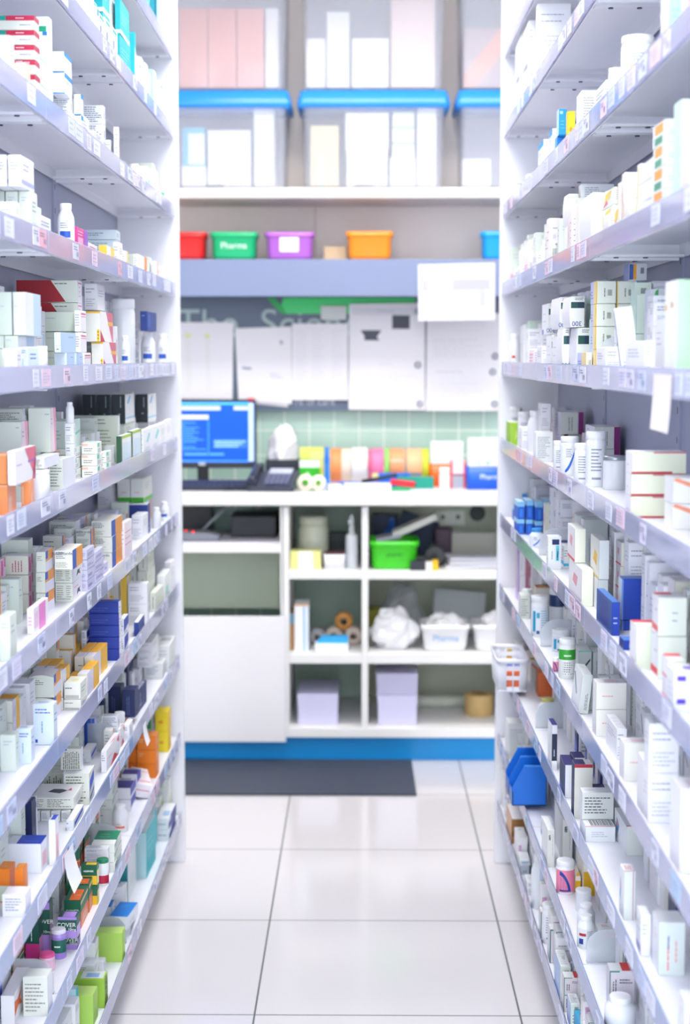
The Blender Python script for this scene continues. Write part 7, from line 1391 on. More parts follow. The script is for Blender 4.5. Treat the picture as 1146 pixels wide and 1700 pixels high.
('slt',-1,-0.5701,4.1143,0.819,0.1464,0.0244,0.0519),
('slt',-1,-0.5963,4.1143,0.819,0.1464,0.0244,0.0519),
('slt',-1,-0.5963,4.1143,0.8715,0.1464,0.0244,0.0519),
('W',-1,-0.5862,3.1041,0.379,0.0257,0.0257,0.0621),
('bbt',1,0.4341,4.0614,1.023,0.0864,0.0179,0.0392),
('bbt',1,0.4547,4.0199,1.023,0.0812,0.0177,0.0388),
('bbt',1,0.476,4.0181,1.023,0.0772,0.0212,0.0388),
('ppl',1,0.5115,3.9129,1.023,0.0353,0.0682,0.0293),
('gw',1,0.5162,3.1047,1.023,0.0215,0.0198,0.0197),
('gw',1,0.5377,3.1047,1.023,0.0215,0.0198,0.0197),
('rbl',1,0.4564,2.6175,1.023,0.0392,0.0395,0.0164),
('Wte',-1,-0.5486,2.8661,2.113,0.0432,0.0455,0.0925),
('Wte',-1,-0.5495,2.9144,2.113,0.0496,0.0412,0.0971),
('W2',-1,-0.5591,3.1859,2.113,0.0451,0.0479,0.0762),
('Wte',-1,-0.5784,3.2954,2.1593,0.0533,0.0603,0.0457),
('W',-1,-0.5759,3.5372,2.1898,0.052,0.0532,0.0762),
('Wte',-1,-0.5736,3.5825,2.1898,0.035,0.0482,0.0762),
('Wte',-1,-0.5616,3.9005,2.113,0.0435,0.043,0.0798),
('W',-1,-0.5696,3.9366,2.113,0.0253,0.0578,0.094),
('W2',-1,-0.5943,3.9783,2.1935,0.0545,0.062,0.0396),
('Wg',-1,-0.5571,4.0251,2.113,0.0355,0.0472,0.0377),
('Wg',-1,-0.5571,4.0251,2.1513,0.0355,0.0472,0.0377),
('W',-1,-0.5781,4.0662,2.167,0.0431,0.0625,0.0534),
('W2',-1,-0.5654,4.2159,2.113,0.029,0.0527,0.0895),
('W2',-1,-0.5561,4.2519,2.113,0.0394,0.0486,0.0726),
('Wte',-1,-0.5658,4.3006,2.113,0.0543,0.0557,0.0999),
('W2',-1,-0.5707,4.3968,2.113,0.0431,0.0606,0.1143),
('Wg',-1,-0.626,3.3947,1.894,0.0338,0.0543,0.1247),
('W',-1,-0.6195,3.4308,1.9621,0.0348,0.0409,0.0675),
('Wg',-1,-0.6169,3.9383,1.894,0.0539,0.0358,0.0703),
('W',-1,-0.6288,4.0562,1.894,0.0206,0.0524,0.0728),
('W',-1,-0.6289,4.1441,1.894,0.0568,0.0523,0.0734),
('W',-1,-0.6557,4.275,1.9478,0.0568,0.0403,0.0532),
('W',-1,-0.6239,2.628,1.453,0.039,0.0493,0.144),
('W',-1,-0.6214,2.8439,1.453,0.0252,0.0612,0.1205),
('W2',-1,-0.6178,2.8794,1.453,0.042,0.0576,0.0593),
('W2',-1,-0.6178,2.8794,1.5129,0.042,0.0576,0.0593),
('gb',-1,-0.6193,2.9166,1.453,0.0287,0.0557,0.0688),
('W',-1,-0.6142,2.9526,1.453,0.0397,0.0347,0.1119),
('gb',-1,-0.6286,3.4035,1.5319,0.0449,0.0539,0.0783),
('W2',-1,-0.6267,3.7373,1.5718,0.0467,0.0473,0.039),
('gb',-1,-0.6321,3.7755,1.5279,0.0262,0.0579,0.0743),
('W2',-1,-0.6252,3.8124,1.453,0.044,0.0409,0.1569),
('W2',-1,-0.6147,4.289,1.453,0.0364,0.0425,0.103),
('W2',-1,-0.6225,4.4211,1.5156,0.0311,0.0579,0.062),
('ctx',-1,-0.6127,2.7392,1.3521,0.022,0.0438,0.0371),
('ctx',-1,-0.6248,2.7716,1.3318,0.0392,0.0678,0.0458),
('ctx',-1,-0.6233,2.8132,1.239,0.0405,0.0619,0.1493),
('Wg',-1,-0.6226,2.8577,1.2852,0.0448,0.0613,0.0456),
('W',-1,-0.6391,2.9422,1.239,0.0399,0.0401,0.1493),
('Wg',-1,-0.6411,3.0167,1.239,0.0242,0.0434,0.1261),
('Wg',-1,-0.6449,3.0429,1.239,0.0247,0.0508,0.1255),
('ctx',-1,-0.6269,3.084,1.239,0.0539,0.0422,0.0602),
('ctx',-1,-0.6269,3.084,1.2998,0.0539,0.0422,0.0602),
('W',-1,-0.6375,3.1748,1.239,0.0233,0.0626,0.1295),
('ctx',-1,-0.623,3.3096,1.239,0.053,0.0686,0.0719),
('ctx',-1,-0.6173,3.418,1.2766,0.0439,0.0613,0.037),
('ctx',-1,-0.6154,3.4654,1.239,0.0473,0.0637,0.0755),
('Wg',-1,-0.6139,3.5091,1.3091,0.0364,0.0382,0.0345),
('ctx',-1,-0.6169,4.0589,1.2811,0.0238,0.0601,0.0415),
('W',-1,-0.6161,4.0847,1.239,0.0242,0.0617,0.0689),
('ctx',-1,-0.6307,4.1249,1.239,0.0526,0.0626,0.1493),
('ctx',-1,-0.6337,4.1637,1.239,0.0213,0.0681,0.1351),
('ob',-1,-0.615,2.54,1.023,0.0292,0.0387,0.1091),
('W',-1,-0.6231,2.6078,1.023,0.0393,0.0422,0.0603),
('Wg',-1,-0.6325,2.6417,1.023,0.0251,0.058,0.0692),
('Wg',-1,-0.6113,2.6711,1.023,0.0301,0.0471,0.0769),
('Wg',-1,-0.6288,2.835,1.023,0.041,0.0493,0.1261),
('W',-1,-0.631,2.8723,1.023,0.0299,0.061,0.0353),
('W',-1,-0.631,2.8723,1.0589,0.0299,0.061,0.0353),
('W',-1,-0.631,2.8723,1.0947,0.0299,0.061,0.0353),
('W',-1,-0.6256,2.9146,1.0738,0.0512,0.0453,0.0502),
('W',-1,-0.6194,2.9705,1.023,0.0568,0.0608,0.0796),
('W',-1,-0.6197,3.0186,1.023,0.0359,0.0596,0.0791),
('ctx',-1,-0.6302,3.0509,1.023,0.0251,0.0523,0.0826),
('ob',-1,-0.6149,3.1063,1.023,0.0273,0.0386,0.1016),
('li',-1,-0.6156,3.1417,1.0664,0.04,0.0434,0.0428),
('W',-1,-0.6145,3.1844,1.023,0.0418,0.0416,0.0888),
('Wg',-1,-0.6164,3.2282,1.075,0.0423,0.0365,0.0514),
('ctx',-1,-0.6258,3.2774,1.0608,0.0525,0.0548,0.0372),
('ctx',-1,-0.6258,3.2774,1.0986,0.0525,0.0548,0.0372),
('li',-1,-0.6226,3.3811,1.0971,0.0551,0.0359,0.0364),
('ob',-1,-0.6384,3.4312,1.0942,0.0416,0.0588,0.035),
('ctx',-1,-0.6295,3.4776,1.023,0.0477,0.0404,0.1065),
('ctx',-1,-0.6226,3.5278,1.0745,0.049,0.0419,0.0509),
('li',-1,-0.6329,3.6902,1.0642,0.0404,0.0669,0.0406),
('Wg',-1,-0.6232,3.7306,1.023,0.0369,0.0575,0.0813),
('li',-1,-0.6271,3.8188,1.023,0.0487,0.0548,0.0798),
('li',-1,-0.6209,3.8704,1.0566,0.051,0.0488,0.033),
('ob',-1,-0.6189,3.951,1.023,0.0205,0.0466,0.0607),
('Wg',-1,-0.6154,3.975,1.023,0.0239,0.042,0.0873),
('W',-1,-0.6576,4.0135,1.023,0.0493,0.0342,0.0689),
('W',-1,-0.6576,4.0135,1.0925,0.0493,0.0342,0.0689),
('W',-1,-0.6578,4.0654,1.0989,0.051,0.0342,0.0754),
('ob',-1,-0.6556,4.1157,1.0931,0.0459,0.039,0.0695),
('li',-1,-0.6254,4.3872,1.023,0.046,0.0498,0.0968),
('ob',-1,-0.6243,4.4263,1.023,0.0286,0.0483,0.0776),
('Wg',-1,-0.6135,2.5453,0.819,0.0317,0.0347,0.0383),
('Wg',-1,-0.6135,2.5453,0.8579,0.0317,0.0347,0.0383),
('Wg',-1,-0.6319,2.5902,0.819,0.0545,0.0573,0.0792),
('yo',-1,-0.624,2.6467,0.819,0.0548,0.0588,0.038),
('yo',-1,-0.624,2.6467,0.8576,0.0548,0.0588,0.038),
('ctx',-1,-0.6136,2.6973,0.819,0.0429,0.0357,0.0338),
('ctx',-1,-0.6136,2.6973,0.8534,0.0429,0.0357,0.0338),
('W',-1,-0.6233,2.732,0.819,0.0227,0.05,0.077),
('W',-1,-0.6232,2.768,0.819,0.0457,0.064,0.0801),
('Wg',-1,-0.6424,2.9265,0.819,0.0554,0.042,0.0774),
('ctx',-1,-0.642,2.9783,0.8557,0.0446,0.0407,0.0361),
('W',-1,-0.646,3.0264,0.8685,0.0479,0.0484,0.0489),
('yo',-1,-0.6198,3.1579,0.819,0.0267,0.0553,0.031),
('yo',-1,-0.6198,3.1579,0.8506,0.0267,0.0553,0.031),
('yo',-1,-0.6144,3.1853,0.819,0.0245,0.0462,0.091),
('W',-1,-0.6485,3.2706,0.819,0.0495,0.0457,0.0891),
('Wg',-1,-0.6487,3.3096,0.8672,0.0248,0.0457,0.0476),
('W',-1,-0.6488,3.342,0.8673,0.0363,0.0457,0.0477),
('yo',-1,-0.6442,3.3829,0.819,0.042,0.0361,0.1226),
('W',-1,-0.6422,3.4327,0.819,0.0541,0.0597,0.0797),
('yo',-1,-0.6226,3.4786,0.8559,0.0341,0.0434,0.0363),
('yo',-1,-0.634,3.7404,0.819,0.0567,0.0618,0.0811),
('Wg',-1,-0.6239,3.8109,0.819,0.0205,0.0656,0.0578),
('yo',-1,-0.6261,3.8351,0.8788,0.0244,0.0534,0.0592),
('Wg',-1,-0.6258,3.8748,0.8642,0.0514,0.0417,0.0446),
('Wg',-1,-0.6258,3.8748,0.9094,0.0514,0.0417,0.0446),
('W',-1,-0.618,4.0031,0.819,0.0212,0.0525,0.0886),
('yo',-1,-0.6362,4.0788,0.819,0.0551,0.0461,0.1408),
('Wg',-1,-0.624,2.4827,0.609,0.0236,0.0647,0.0713),
('Wg',-1,-0.6144,2.5254,0.609,0.0582,0.0455,0.0815),
('wbl',-1,-0.6371,2.6183,0.609,0.0385,0.0626,0.0431),
('wbl',-1,-0.6371,2.6183,0.6527,0.0385,0.0626,0.0431),
('Wg',-1,-0.6195,2.6559,0.609,0.0331,0.063,0.0453),
('Wg',-1,-0.6195,2.6559,0.6549,0.0331,0.063,0.0453),
('nvd',-1,-0.6184,2.7333,0.609,0.0336,0.0652,0.0827),
('ctx',-1,-0.609,2.7705,0.609,0.0372,0.0343,0.0521),
('wbl',-1,-0.6319,2.8154,0.609,0.049,0.0573,0.0593),
('wbl',-1,-0.6488,2.8906,0.609,0.0248,0.0417,0.0458),
('wbl',-1,-0.6489,2.9162,0.609,0.0227,0.0417,0.0506),
('Wg',-1,-0.649,2.9521,0.609,0.0454,0.0417,0.0487),
('Wg',-1,-0.6493,3.0045,0.609,0.0558,0.0417,0.1007),
('Wg',-1,-0.6221,3.1284,0.609,0.0509,0.0521,0.045),
('Wg',-1,-0.6221,3.1284,0.6546,0.0509,0.0521,0.045),
('Wg',-1,-0.6135,3.2423,0.609,0.027,0.0379,0.0734),
('ctx',-1,-0.6376,3.3124,0.609,0.0273,0.06,0.0791),
('W',-1,-0.6277,3.3466,0.609,0.0373,0.0398,0.0316),
('W',-1,-0.6277,3.3466,0.6412,0.0373,0.0398,0.0316),
('nvd',-1,-0.6387,3.3954,0.645,0.0568,0.0397,0.0354),
('wbl',-1,-0.6406,3.4392,0.609,0.0272,0.043,0.0818),
('Wg',-1,-0.6134,3.4748,0.609,0.0404,0.0447,0.0454),
('W',-1,-0.6195,3.5115,0.609,0.0293,0.0436,0.0733),
('Wg',-1,-0.6235,3.5511,0.609,0.0464,0.0517,0.0319),
('Wg',-1,-0.6235,3.5511,0.6415,0.0464,0.0517,0.0319),
('nvd',-1,-0.6232,3.5906,0.609,0.0289,0.0478,0.074),
('Wg',-1,-0.6209,3.6262,0.609,0.0386,0.0428,0.0789),
('wbl',-1,-0.6198,3.8624,0.609,0.056,0.0443,0.0556),
('Wg',-1,-0.6277,3.9062,0.6485,0.0279,0.0491,0.0389),
('W',-1,-0.627,3.9422,0.609,0.0406,0.044,0.0623),
('nvd',-1,-0.6202,3.9795,0.609,0.0304,0.0391,0.0872),
('W',-1,-0.6207,4.0087,0.609,0.0244,0.0536,0.0504),
('ctx',-1,-0.6296,4.0381,0.609,0.0307,0.068,0.0477),
('nvd',-1,-0.6392,4.0766,0.609,0.0427,0.0639,0.0805),
('W',-1,-0.6534,4.2603,0.609,0.0395,0.0448,0.0582),
('ctx',-1,-0.6463,4.3024,0.609,0.041,0.0592,0.0353),
('ctx',-1,-0.6463,4.3024,0.6449,0.041,0.0592,0.0353),
('wn',-1,-0.6342,2.5077,0.379,0.0318,0.0672,0.0661),
('ctx',-1,-0.6238,2.5533,0.379,0.0559,0.0433,0.064),
('gf',-1,-0.6245,2.5999,0.379,0.0337,0.0369,0.0972),
('go',-1,-0.6319,2.6361,0.379,0.0349,0.0552,0.0878),
('go',-1,-0.6385,2.67,0.379,0.0294,0.0602,0.0523),
('go',-1,-0.6399,2.714,0.379,0.055,0.0579,0.0353),
('go',-1,-0.6399,2.714,0.4149,0.055,0.0579,0.0353),
('go',-1,-0.6377,2.8066,0.379,0.0566,0.0351,0.0459),
('gf',-1,-0.6423,2.9916,0.379,0.0399,0.0555,0.0848),
('W',-1,-0.6247,3.0277,0.379,0.0286,0.0504,0.0749),
('gf',-1,-0.6228,3.0559,0.4258,0.0243,0.0395,0.0462),
('gf',-1,-0.6387,3.0933,0.379,0.0468,0.0636,0.0409),
('gf',-1,-0.6387,3.0933,0.4205,0.0468,0.0636,0.0409),
('go',-1,-0.6214,3.1407,0.379,0.0445,0.0349,0.0543),
('go',-1,-0.6214,3.1407,0.4339,0.0445,0.0349,0.0543),
('go',-1,-0.6261,3.3003,0.379,0.0315,0.0409,0.0477),
('go',-1,-0.6261,3.3003,0.4273,0.0315,0.0409,0.0477),
('go',-1,-0.6196,3.3434,0.379,0.0511,0.0345,0.0765),
('ctx',-1,-0.6268,3.4223,0.379,0.0233,0.0548,0.0423),
('ctx',-1,-0.6268,3.4223,0.4219,0.0233,0.0548,0.0423),
('ctx',-1,-0.6291,3.4532,0.379,0.035,0.0518,0.0586),
('go',-1,-0.6321,3.4913,0.379,0.0376,0.0571,0.046),
('go',-1,-0.6321,3.4913,0.4256,0.0376,0.0571,0.046),
('W',-1,-0.629,3.53,0.379,0.0363,0.0446,0.0973),
('ctx',-1,-0.6322,3.8314,0.4249,0.0207,0.0526,0.0453),
('go',-1,-0.6408,3.8653,0.4135,0.0435,0.0594,0.0339),
('ctx',-1,-0.6315,3.9087,0.379,0.0398,0.049,0.0585),
('gf',-1,-0.6269,3.9444,0.379,0.0279,0.0445,0.0488),
('W',-1,-0.6301,3.9726,0.379,0.025,0.049,0.0419),
('W',-1,-0.6301,3.9726,0.4215,0.025,0.049,0.0419),
('gf',-1,-0.6382,4.363,0.379,0.0204,0.0637,0.1113),
('bts',-1,-0.5865,2.8254,0.1879,0.0423,0.052,0.0433),
('bts',-1,-0.5874,2.8689,0.1859,0.0411,0.0546,0.0413),
('lmw',-1,-0.5909,2.9128,0.144,0.0432,0.0563,0.0753),
('W',-1,-0.5791,2.9577,0.144,0.0429,0.0457,0.0395),
('W',-1,-0.5791,2.9577,0.1841,0.0429,0.0457,0.0395),
('aq',-1,-0.5954,2.9924,0.144,0.0229,0.0657,0.0916),
('W',-1,-0.5819,3.197,0.1758,0.0414,0.0432,0.0312),
('lmw',-1,-0.5906,3.2406,0.144,0.0423,0.0507,0.047),
('lmw',-1,-0.5906,3.2406,0.1916,0.0423,0.0507,0.047),
('lmw',-1,-0.6344,3.5335,0.144,0.0389,0.0407,0.0621),
('W',-1,-0.5993,3.6271,0.144,0.0278,0.0659,0.0802),
('bts',-1,-0.5836,3.6576,0.144,0.0294,0.0382,0.0364),
('bts',-1,-0.5836,3.6576,0.181,0.0294,0.0382,0.0364),
('W',-1,-0.6019,4.2985,0.144,0.0485,0.054,0.0792),
('bts',-1,-0.606,4.3453,0.1781,0.0413,0.064,0.0335),
('lmw',-1,-0.5989,4.3838,0.144,0.032,0.0508,0.0808),
('wst',1,0.4289,1.9963,1.676,0.051,0.0454,0.0856),
('wst',1,0.445,2.3485,1.676,0.0484,0.0354,0.0942),
('W',1,0.4446,2.4422,1.7248,0.0248,0.0406,0.0482),
('wst',1,0.4294,2.4685,1.676,0.0241,0.0486,0.0866),
('wst',1,0.4462,2.6212,1.676,0.047,0.0413,0.0898),
('Wg',1,0.4805,2.9218,1.676,0.0421,0.0678,0.1056),
('Wg',1,0.4343,3.0557,1.7293,0.0256,0.0434,0.0527),
('pkW',1,0.4238,3.0846,1.676,0.0285,0.0347,0.0872),
('wst',1,0.4374,3.1173,1.676,0.0334,0.0602,0.1108),
('wst',1,0.4646,3.1518,1.7831,0.032,0.0655,0.0351),
('wst',1,0.4643,3.1895,1.7399,0.0398,0.0649,0.0633),
('Wg',1,0.4237,3.279,1.676,0.0297,0.0343,0.0853),
('pkW',1,0.4393,3.4618,1.676,0.0436,0.0664,0.1024),
('Wg',1,0.4296,3.5468,1.676,0.0468,0.0344,0.0712),
('Wg',1,0.4524,3.6787,1.7174,0.0236,0.0497,0.0408),
('wst',1,0.4561,3.7047,1.676,0.0247,0.057,0.1108),
('Wg',1,0.4461,3.7786,1.7246,0.0406,0.0664,0.048),
('Wg',1,0.4432,3.8815,1.7239,0.0348,0.0429,0.0473),
('pkW',1,0.4452,3.9153,1.676,0.0293,0.0468,0.0967),
('wst',1,0.4427,3.9585,1.676,0.0535,0.0549,0.0924),
('Wg',1,0.4458,4.0338,1.7509,0.0351,0.0466,0.0369),
('pkW',1,0.4443,4.0666,1.676,0.0268,0.0436,0.0658),
('W',1,0.4431,4.0986,1.676,0.0337,0.0413,0.1021),
('Wg',1,0.4326,4.1451,1.676,0.0556,0.0417,0.0728),
('wst',1,0.4518,4.1969,1.676,0.0444,0.0574,0.1002),
('wst',1,0.4417,4.2436,1.676,0.0453,0.0371,0.087),
('Wg',1,0.4427,4.3299,1.676,0.0498,0.055,0.0518),
('wst',1,0.4439,4.3728,1.676,0.0322,0.0545,0.0454),
('Wg',1,0.4367,4.4046,1.676,0.0278,0.0539,0.1034),
('W',1,0.4748,2.3748,1.453,0.0569,0.0531,0.0831),
('W',1,0.4705,2.4227,1.453,0.0351,0.0507,0.036),
('W',1,0.4705,2.4227,1.4896,0.0351,0.0507,0.036),
('W',1,0.4705,2.4227,1.5262,0.0351,0.0507,0.036),
('W',1,0.4839,2.4687,1.453,0.0535,0.0658,0.04),
('W',1,0.4839,2.4687,1.4936,0.0535,0.0658,0.04),
('W',1,0.4839,2.4687,1.5341,0.0535,0.0658,0.04),
('gg',1,0.47,2.6178,1.453,0.0448,0.037,0.0639),
('gg',1,0.47,2.6178,1.5175,0.0448,0.037,0.0639),
('W2',1,0.5208,2.6601,1.453,0.0363,0.0536,0.1427),
('W',1,0.5199,2.6995,1.5668,0.0389,0.0518,0.0373),
('nav3',1,0.4744,2.7366,1.453,0.0318,0.0676,0.0743),
('W',1,0.5272,2.7815,1.5718,0.0543,0.0408,0.039),
('gg',1,0.4647,2.9985,1.453,0.0433,0.0569,0.0486),
('gg',1,0.4647,2.9985,1.5022,0.0433,0.0569,0.0486),
('gg',1,0.4713,3.1334,1.5257,0.0569,0.0429,0.0721),
('W',1,0.4758,3.1813,1.5322,0.0351,0.0467,0.039),
('W',1,0.4758,3.1813,1.5718,0.0351,0.0467,0.039),
('W2',1,0.4671,3.2506,1.5057,0.0524,0.0398,0.0521),
('W2',1,0.4671,3.2506,1.5584,0.0524,0.0398,0.0521),
('nav3',1,0.4578,3.3178,1.453,0.0231,0.0378,0.0673),
('gg',1,0.477,3.3477,1.5319,0.0329,0.0619,0.0783),
('W2',1,0.4638,3.4834,1.5718,0.0383,0.0352,0.039),
('W2',1,0.4814,3.6005,1.5057,0.0217,0.0672,0.0521),
('W2',1,0.4612,3.7011,1.453,0.0395,0.0479,0.0783),
('W2',1,0.4569,3.8241,1.453,0.0228,0.043,0.0898),
('W',1,0.4818,3.8596,1.4991,0.0446,0.0647,0.0455),
('W',1,0.4679,4.0051,1.5084,0.0514,0.0352,0.0548),
('gg',1,0.4628,4.0981,1.5131,0.0518,0.057,0.0595),
('W',1,0.4546,4.2046,1.453,0.0548,0.0419,0.1118),
('W',1,0.4718,4.3779,1.453,0.0409,0.0555,0.1114),
('W',1,0.528,3.5361,1.239,0.0479,0.0392,0.0596),
('pkW',1,0.5309,3.6342,1.239,0.0397,0.0335,0.065),
('pkW',1,0.5272,4.0907,1.239,0.0282,0.0409,0.0352),
('pkW',1,0.5272,4.0907,1.2748,0.0282,0.0409,0.0352),
('pkW',1,0.529,4.1757,1.239,0.0447,0.0373,0.0996),
('W',1,0.5313,4.2223,1.2739,0.0449,0.0325,0.0343),
('W',1,0.5313,4.2223,1.3088,0.0449,0.0325,0.0343),
('pkW',1,0.5322,4.2703,1.239,0.0476,0.0308,0.0573),
('pkW',1,0.5313,4.3579,1.239,0.0478,0.0327,0.0683),
('wrl',1,0.493,2.1981,1.023,0.0478,0.0455,0.1389),
('gw',1,0.4884,2.2388,1.023,0.03,0.0435,0.0407),
('gw',1,0.4884,2.2388,1.0643,0.03,0.0435,0.0407),
('gw',1,0.4884,2.2388,1.1056,0.03,0.0435,0.0407),
('wrl',1,0.4851,2.3108,1.023,0.0545,0.0468,0.1277),
('W2',1,0.476,2.3606,1.0802,0.0414,0.0414,0.0566),
('W',1,0.4941,2.4049,1.023,0.0437,0.0635,0.122),
('W',1,0.4866,2.4556,1.023,0.054,0.0522,0.0999),
('W2',1,0.4825,2.4954,1.023,0.0219,0.0453,0.1295),
('W',1,0.4917,2.5244,1.023,0.0326,0.0672,0.069),
('W',1,0.4917,2.5244,1.0926,0.0326,0.0672,0.069),
('gw',1,0.5012,2.6414,1.023,0.0275,0.0407,0.1341),
('W',1,0.4785,2.6768,1.0938,0.0399,0.0438,0.0702),
('gw',1,0.5034,2.7177,1.023,0.0383,0.0687,0.1435),
('W2',1,0.488,2.7539,1.023,0.0305,0.0408,0.1444),
('wrl',1,0.4797,2.7967,1.023,0.0513,0.0346,0.0421),
('wrl',1,0.4797,2.7967,1.0657,0.0513,0.0346,0.0421),
('wrl',1,0.4797,2.7967,1.1085,0.0513,0.0346,0.0421),
('W',1,0.4874,2.8367,1.023,0.0252,0.0581,0.1405),
('wrl',1,0.5186,3.0019,1.023,0.0389,0.0396,0.151),
('W2',1,0.5279,3.1792,1.023,0.0316,0.0393,0.1272),
('gw',1,0.481,3.2187,1.023,0.0439,0.05,0.1247),
('W2',1,0.4852,3.2611,1.0937,0.0373,0.06,0.0348),
('gw',1,0.4877,3.3104,1.0855,0.0577,0.0663,0.0619),
('W2',1,0.4953,3.4068,1.0826,0.0257,0.059,0.059),
('W',1,0.488,3.4421,1.023,0.0414,0.0378,0.1392),
('W2',1,0.486,3.6498,1.023,0.032,0.0445,0.0412),
('W2',1,0.486,3.6498,1.0648,0.032,0.0445,0.0412),
('W2',1,0.486,3.6498,1.1067,0.032,0.0445,0.0412),
('W',1,0.4832,3.7031,1.023,0.026,0.0417,0.1435),
('W2',1,0.4935,3.8112,1.023,0.0261,0.0644,0.0462),
('W2',1,0.4935,3.8112,1.0698,0.0261,0.0644,0.0462),
('W2',1,0.4935,3.8112,1.1167,0.0261,0.0644,0.0462),
('wrl',1,0.4802,3.8727,1.023,0.0346,0.0511,0.0961),
('W',1,0.5135,4.0207,1.1131,0.0207,0.0443,0.0445),
('W2',1,0.5167,4.3936,1.023,0.048,0.0564,0.0928),
('W',1,0.503,4.4393,1.023,0.0398,0.0439,0.1123),
('gby',1,0.5172,2.2892,0.819,0.0496,0.0609,0.0378),
('gby',1,0.5172,2.2892,0.8574,0.0496,0.0609,0.0378),
('gby',1,0.5163,2.3296,0.819,0.0276,0.0624,0.0696),
('gby',1,0.5122,2.3579,0.819,0.0254,0.0683,0.0854),
('gby',1,0.5056,2.5133,0.819,0.0516,0.0551,0.0734),
('gby',1,0.517,2.5649,0.819,0.048,0.0613,0.1184),
('gby',1,0.5093,2.6109,0.819,0.0404,0.0626,0.0657),
('W',1,0.5053,2.6615,0.819,0.0572,0.0513,0.036),
('W',1,0.5053,2.6615,0.8556,0.0572,0.0513,0.036),
('W',1,0.5053,2.6615,0.8923,0.0572,0.0513,0.036),
('ctx',1,0.5098,2.7045,0.819,0.0253,0.0629,0.0467),
('ctx',1,0.5098,2.7045,0.8663,0.0253,0.0629,0.0467),
('ctx',1,0.5014,2.7895,0.819,0.0375,0.035,0.0819),
('gby',1,0.5018,2.8265,0.819,0.0329,0.0486,0.0329),
('gby',1,0.5018,2.8265,0.8525,0.0329,0.0486,0.0329),
('ctx',1,0.5098,2.8702,0.8757,0.0511,0.0356,0.0561),
('W',1,0.5148,2.9106,0.819,0.0262,0.0457,0.1042),
('W',1,0.5059,3.0285,0.819,0.0364,0.0516,0.0647),
('prd',1,0.5081,3.0766,0.819,0.0563,0.0661,0.0931),
('gby',1,0.5122,3.3331,0.819,0.0444,0.0616,0.0823),
('prd',1,0.4991,3.4383,0.819,0.0239,0.0384,0.0368),
('prd',1,0.4991,3.4383,0.8564,0.0239,0.0384,0.0368),
('gby',1,0.519,3.4788,0.819,0.0534,0.0573,0.0778),
('ctx',1,0.512,3.5277,0.819,0.041,0.0448,0.032),
('ctx',1,0.512,3.5277,0.8516,0.041,0.0448,0.032),
('W',1,0.5088,3.5756,0.819,0.0511,0.0591,0.0584),
('W',1,0.5088,3.5756,0.878,0.0511,0.0591,0.0584),
('prd',1,0.4938,3.6281,0.819,0.0502,0.0355,0.0381),
('prd',1,0.4938,3.6281,0.8577,0.0502,0.0355,0.0381),
('gby',1,0.5158,4.072,0.8526,0.0305,0.0635,0.033),
('ctx',1,0.4963,4.1112,0.819,0.0444,0.0415,0.1068),
('gby',1,0.5004,4.1585,0.8647,0.0465,0.0394,0.0451),
('W',1,0.5083,4.2083,0.819,0.0495,0.0603,0.1408),
('gby',1,0.5049,4.2847,0.819,0.0502,0.0487,0.0639),
('gby',1,0.5049,4.2847,0.8835,0.0502,0.0487,0.0639),
('W',1,0.4999,4.3353,0.819,0.0474,0.0481,0.1036),
('prd',1,0.5026,2.2261,0.609,0.0399,0.0491,0.135),
('W',1,0.4992,2.2587,0.609,0.0218,0.0422,0.0886),
('nvt',1,0.5077,2.3314,0.609,0.056,0.0633,0.0503),
('nvt',1,0.5077,2.3314,0.6599,0.056,0.0633,0.0503),
('prd',1,0.5005,2.4122,0.609,0.0309,0.0463,0.051),
('prd',1,0.5005,2.4122,0.6606,0.0309,0.0463,0.051),
('W',1,0.4959,2.4448,0.609,0.0308,0.0442,0.0792),
('prd',1,0.4964,2.4824,0.609,0.0407,0.0441,0.1103),
('tx3',1,0.5109,2.5525,0.609,0.0351,0.0678,0.1364),
('W',1,0.5091,2.6256,0.609,0.0328,0.04,0.1298),
('W',1,0.5067,2.8558,0.609,0.0213,0.0429,0.038),
('prd',1,0.5052,2.8905,0.609,0.0445,0.0345,0.0575),
('W',1,0.5092,2.9382,0.609,0.0474,0.0365,0.0515),
('prd',1,0.5008,2.9866,0.609,0.0458,0.0508,0.0871),
('nvt',1,0.5045,3.0853,0.609,0.0304,0.0524,0.1369),
('prd',1,0.5157,3.152,0.609,0.0534,0.0628,0.1142),
('nvt',1,0.5165,3.1929,0.609,0.0248,0.0621,0.034),
('nvt',1,0.5165,3.1929,0.6436,0.0248,0.0621,0.034),
('prd',1,0.4927,3.2182,0.609,0.0222,0.0347,0.137),
('nvt',1,0.517,3.3102,0.609,0.0382,0.0613,0.106),
('tx3',1,0.4958,3.3421,0.609,0.022,0.0415,0.0808),
('nvt',1,0.504,3.4041,0.609,0.0327,0.057,0.1368),
('W',1,0.495,3.4328,0.609,0.0209,0.0352,0.0671),
('tx3',1,0.5116,3.4682,0.609,0.0463,0.0662,0.0925),
('prd',1,0.4953,3.5189,0.609,0.0514,0.0418,0.0782),
('W',1,0.5071,3.6158,0.609,0.0221,0.0631,0.1029),
('tx3',1,0.5017,3.7499,0.609,0.0255,0.0471,0.1081),
('prd',1,0.5131,3.8585,0.609,0.0207,0.0646,0.0876),
('W',1,0.504,3.8933,0.609,0.0452,0.0366,0.0349),
('W',1,0.504,3.8933,0.6445,0.0452,0.0366,0.0349),
('tx3',1,0.5044,4.1072,0.609,0.025,0.0619,0.1073),
('W',1,0.5049,4.4269,0.609,0.0441,0.0556,0.0396),
('W',1,0.5049,4.4269,0.6492,0.0441,0.0556,0.0396),
('sbc',1,0.4967,2.4325,0.379,0.0466,0.0587,0.0782),
('W',1,0.4875,2.5193,0.379,0.0521,0.0376,0.0436),
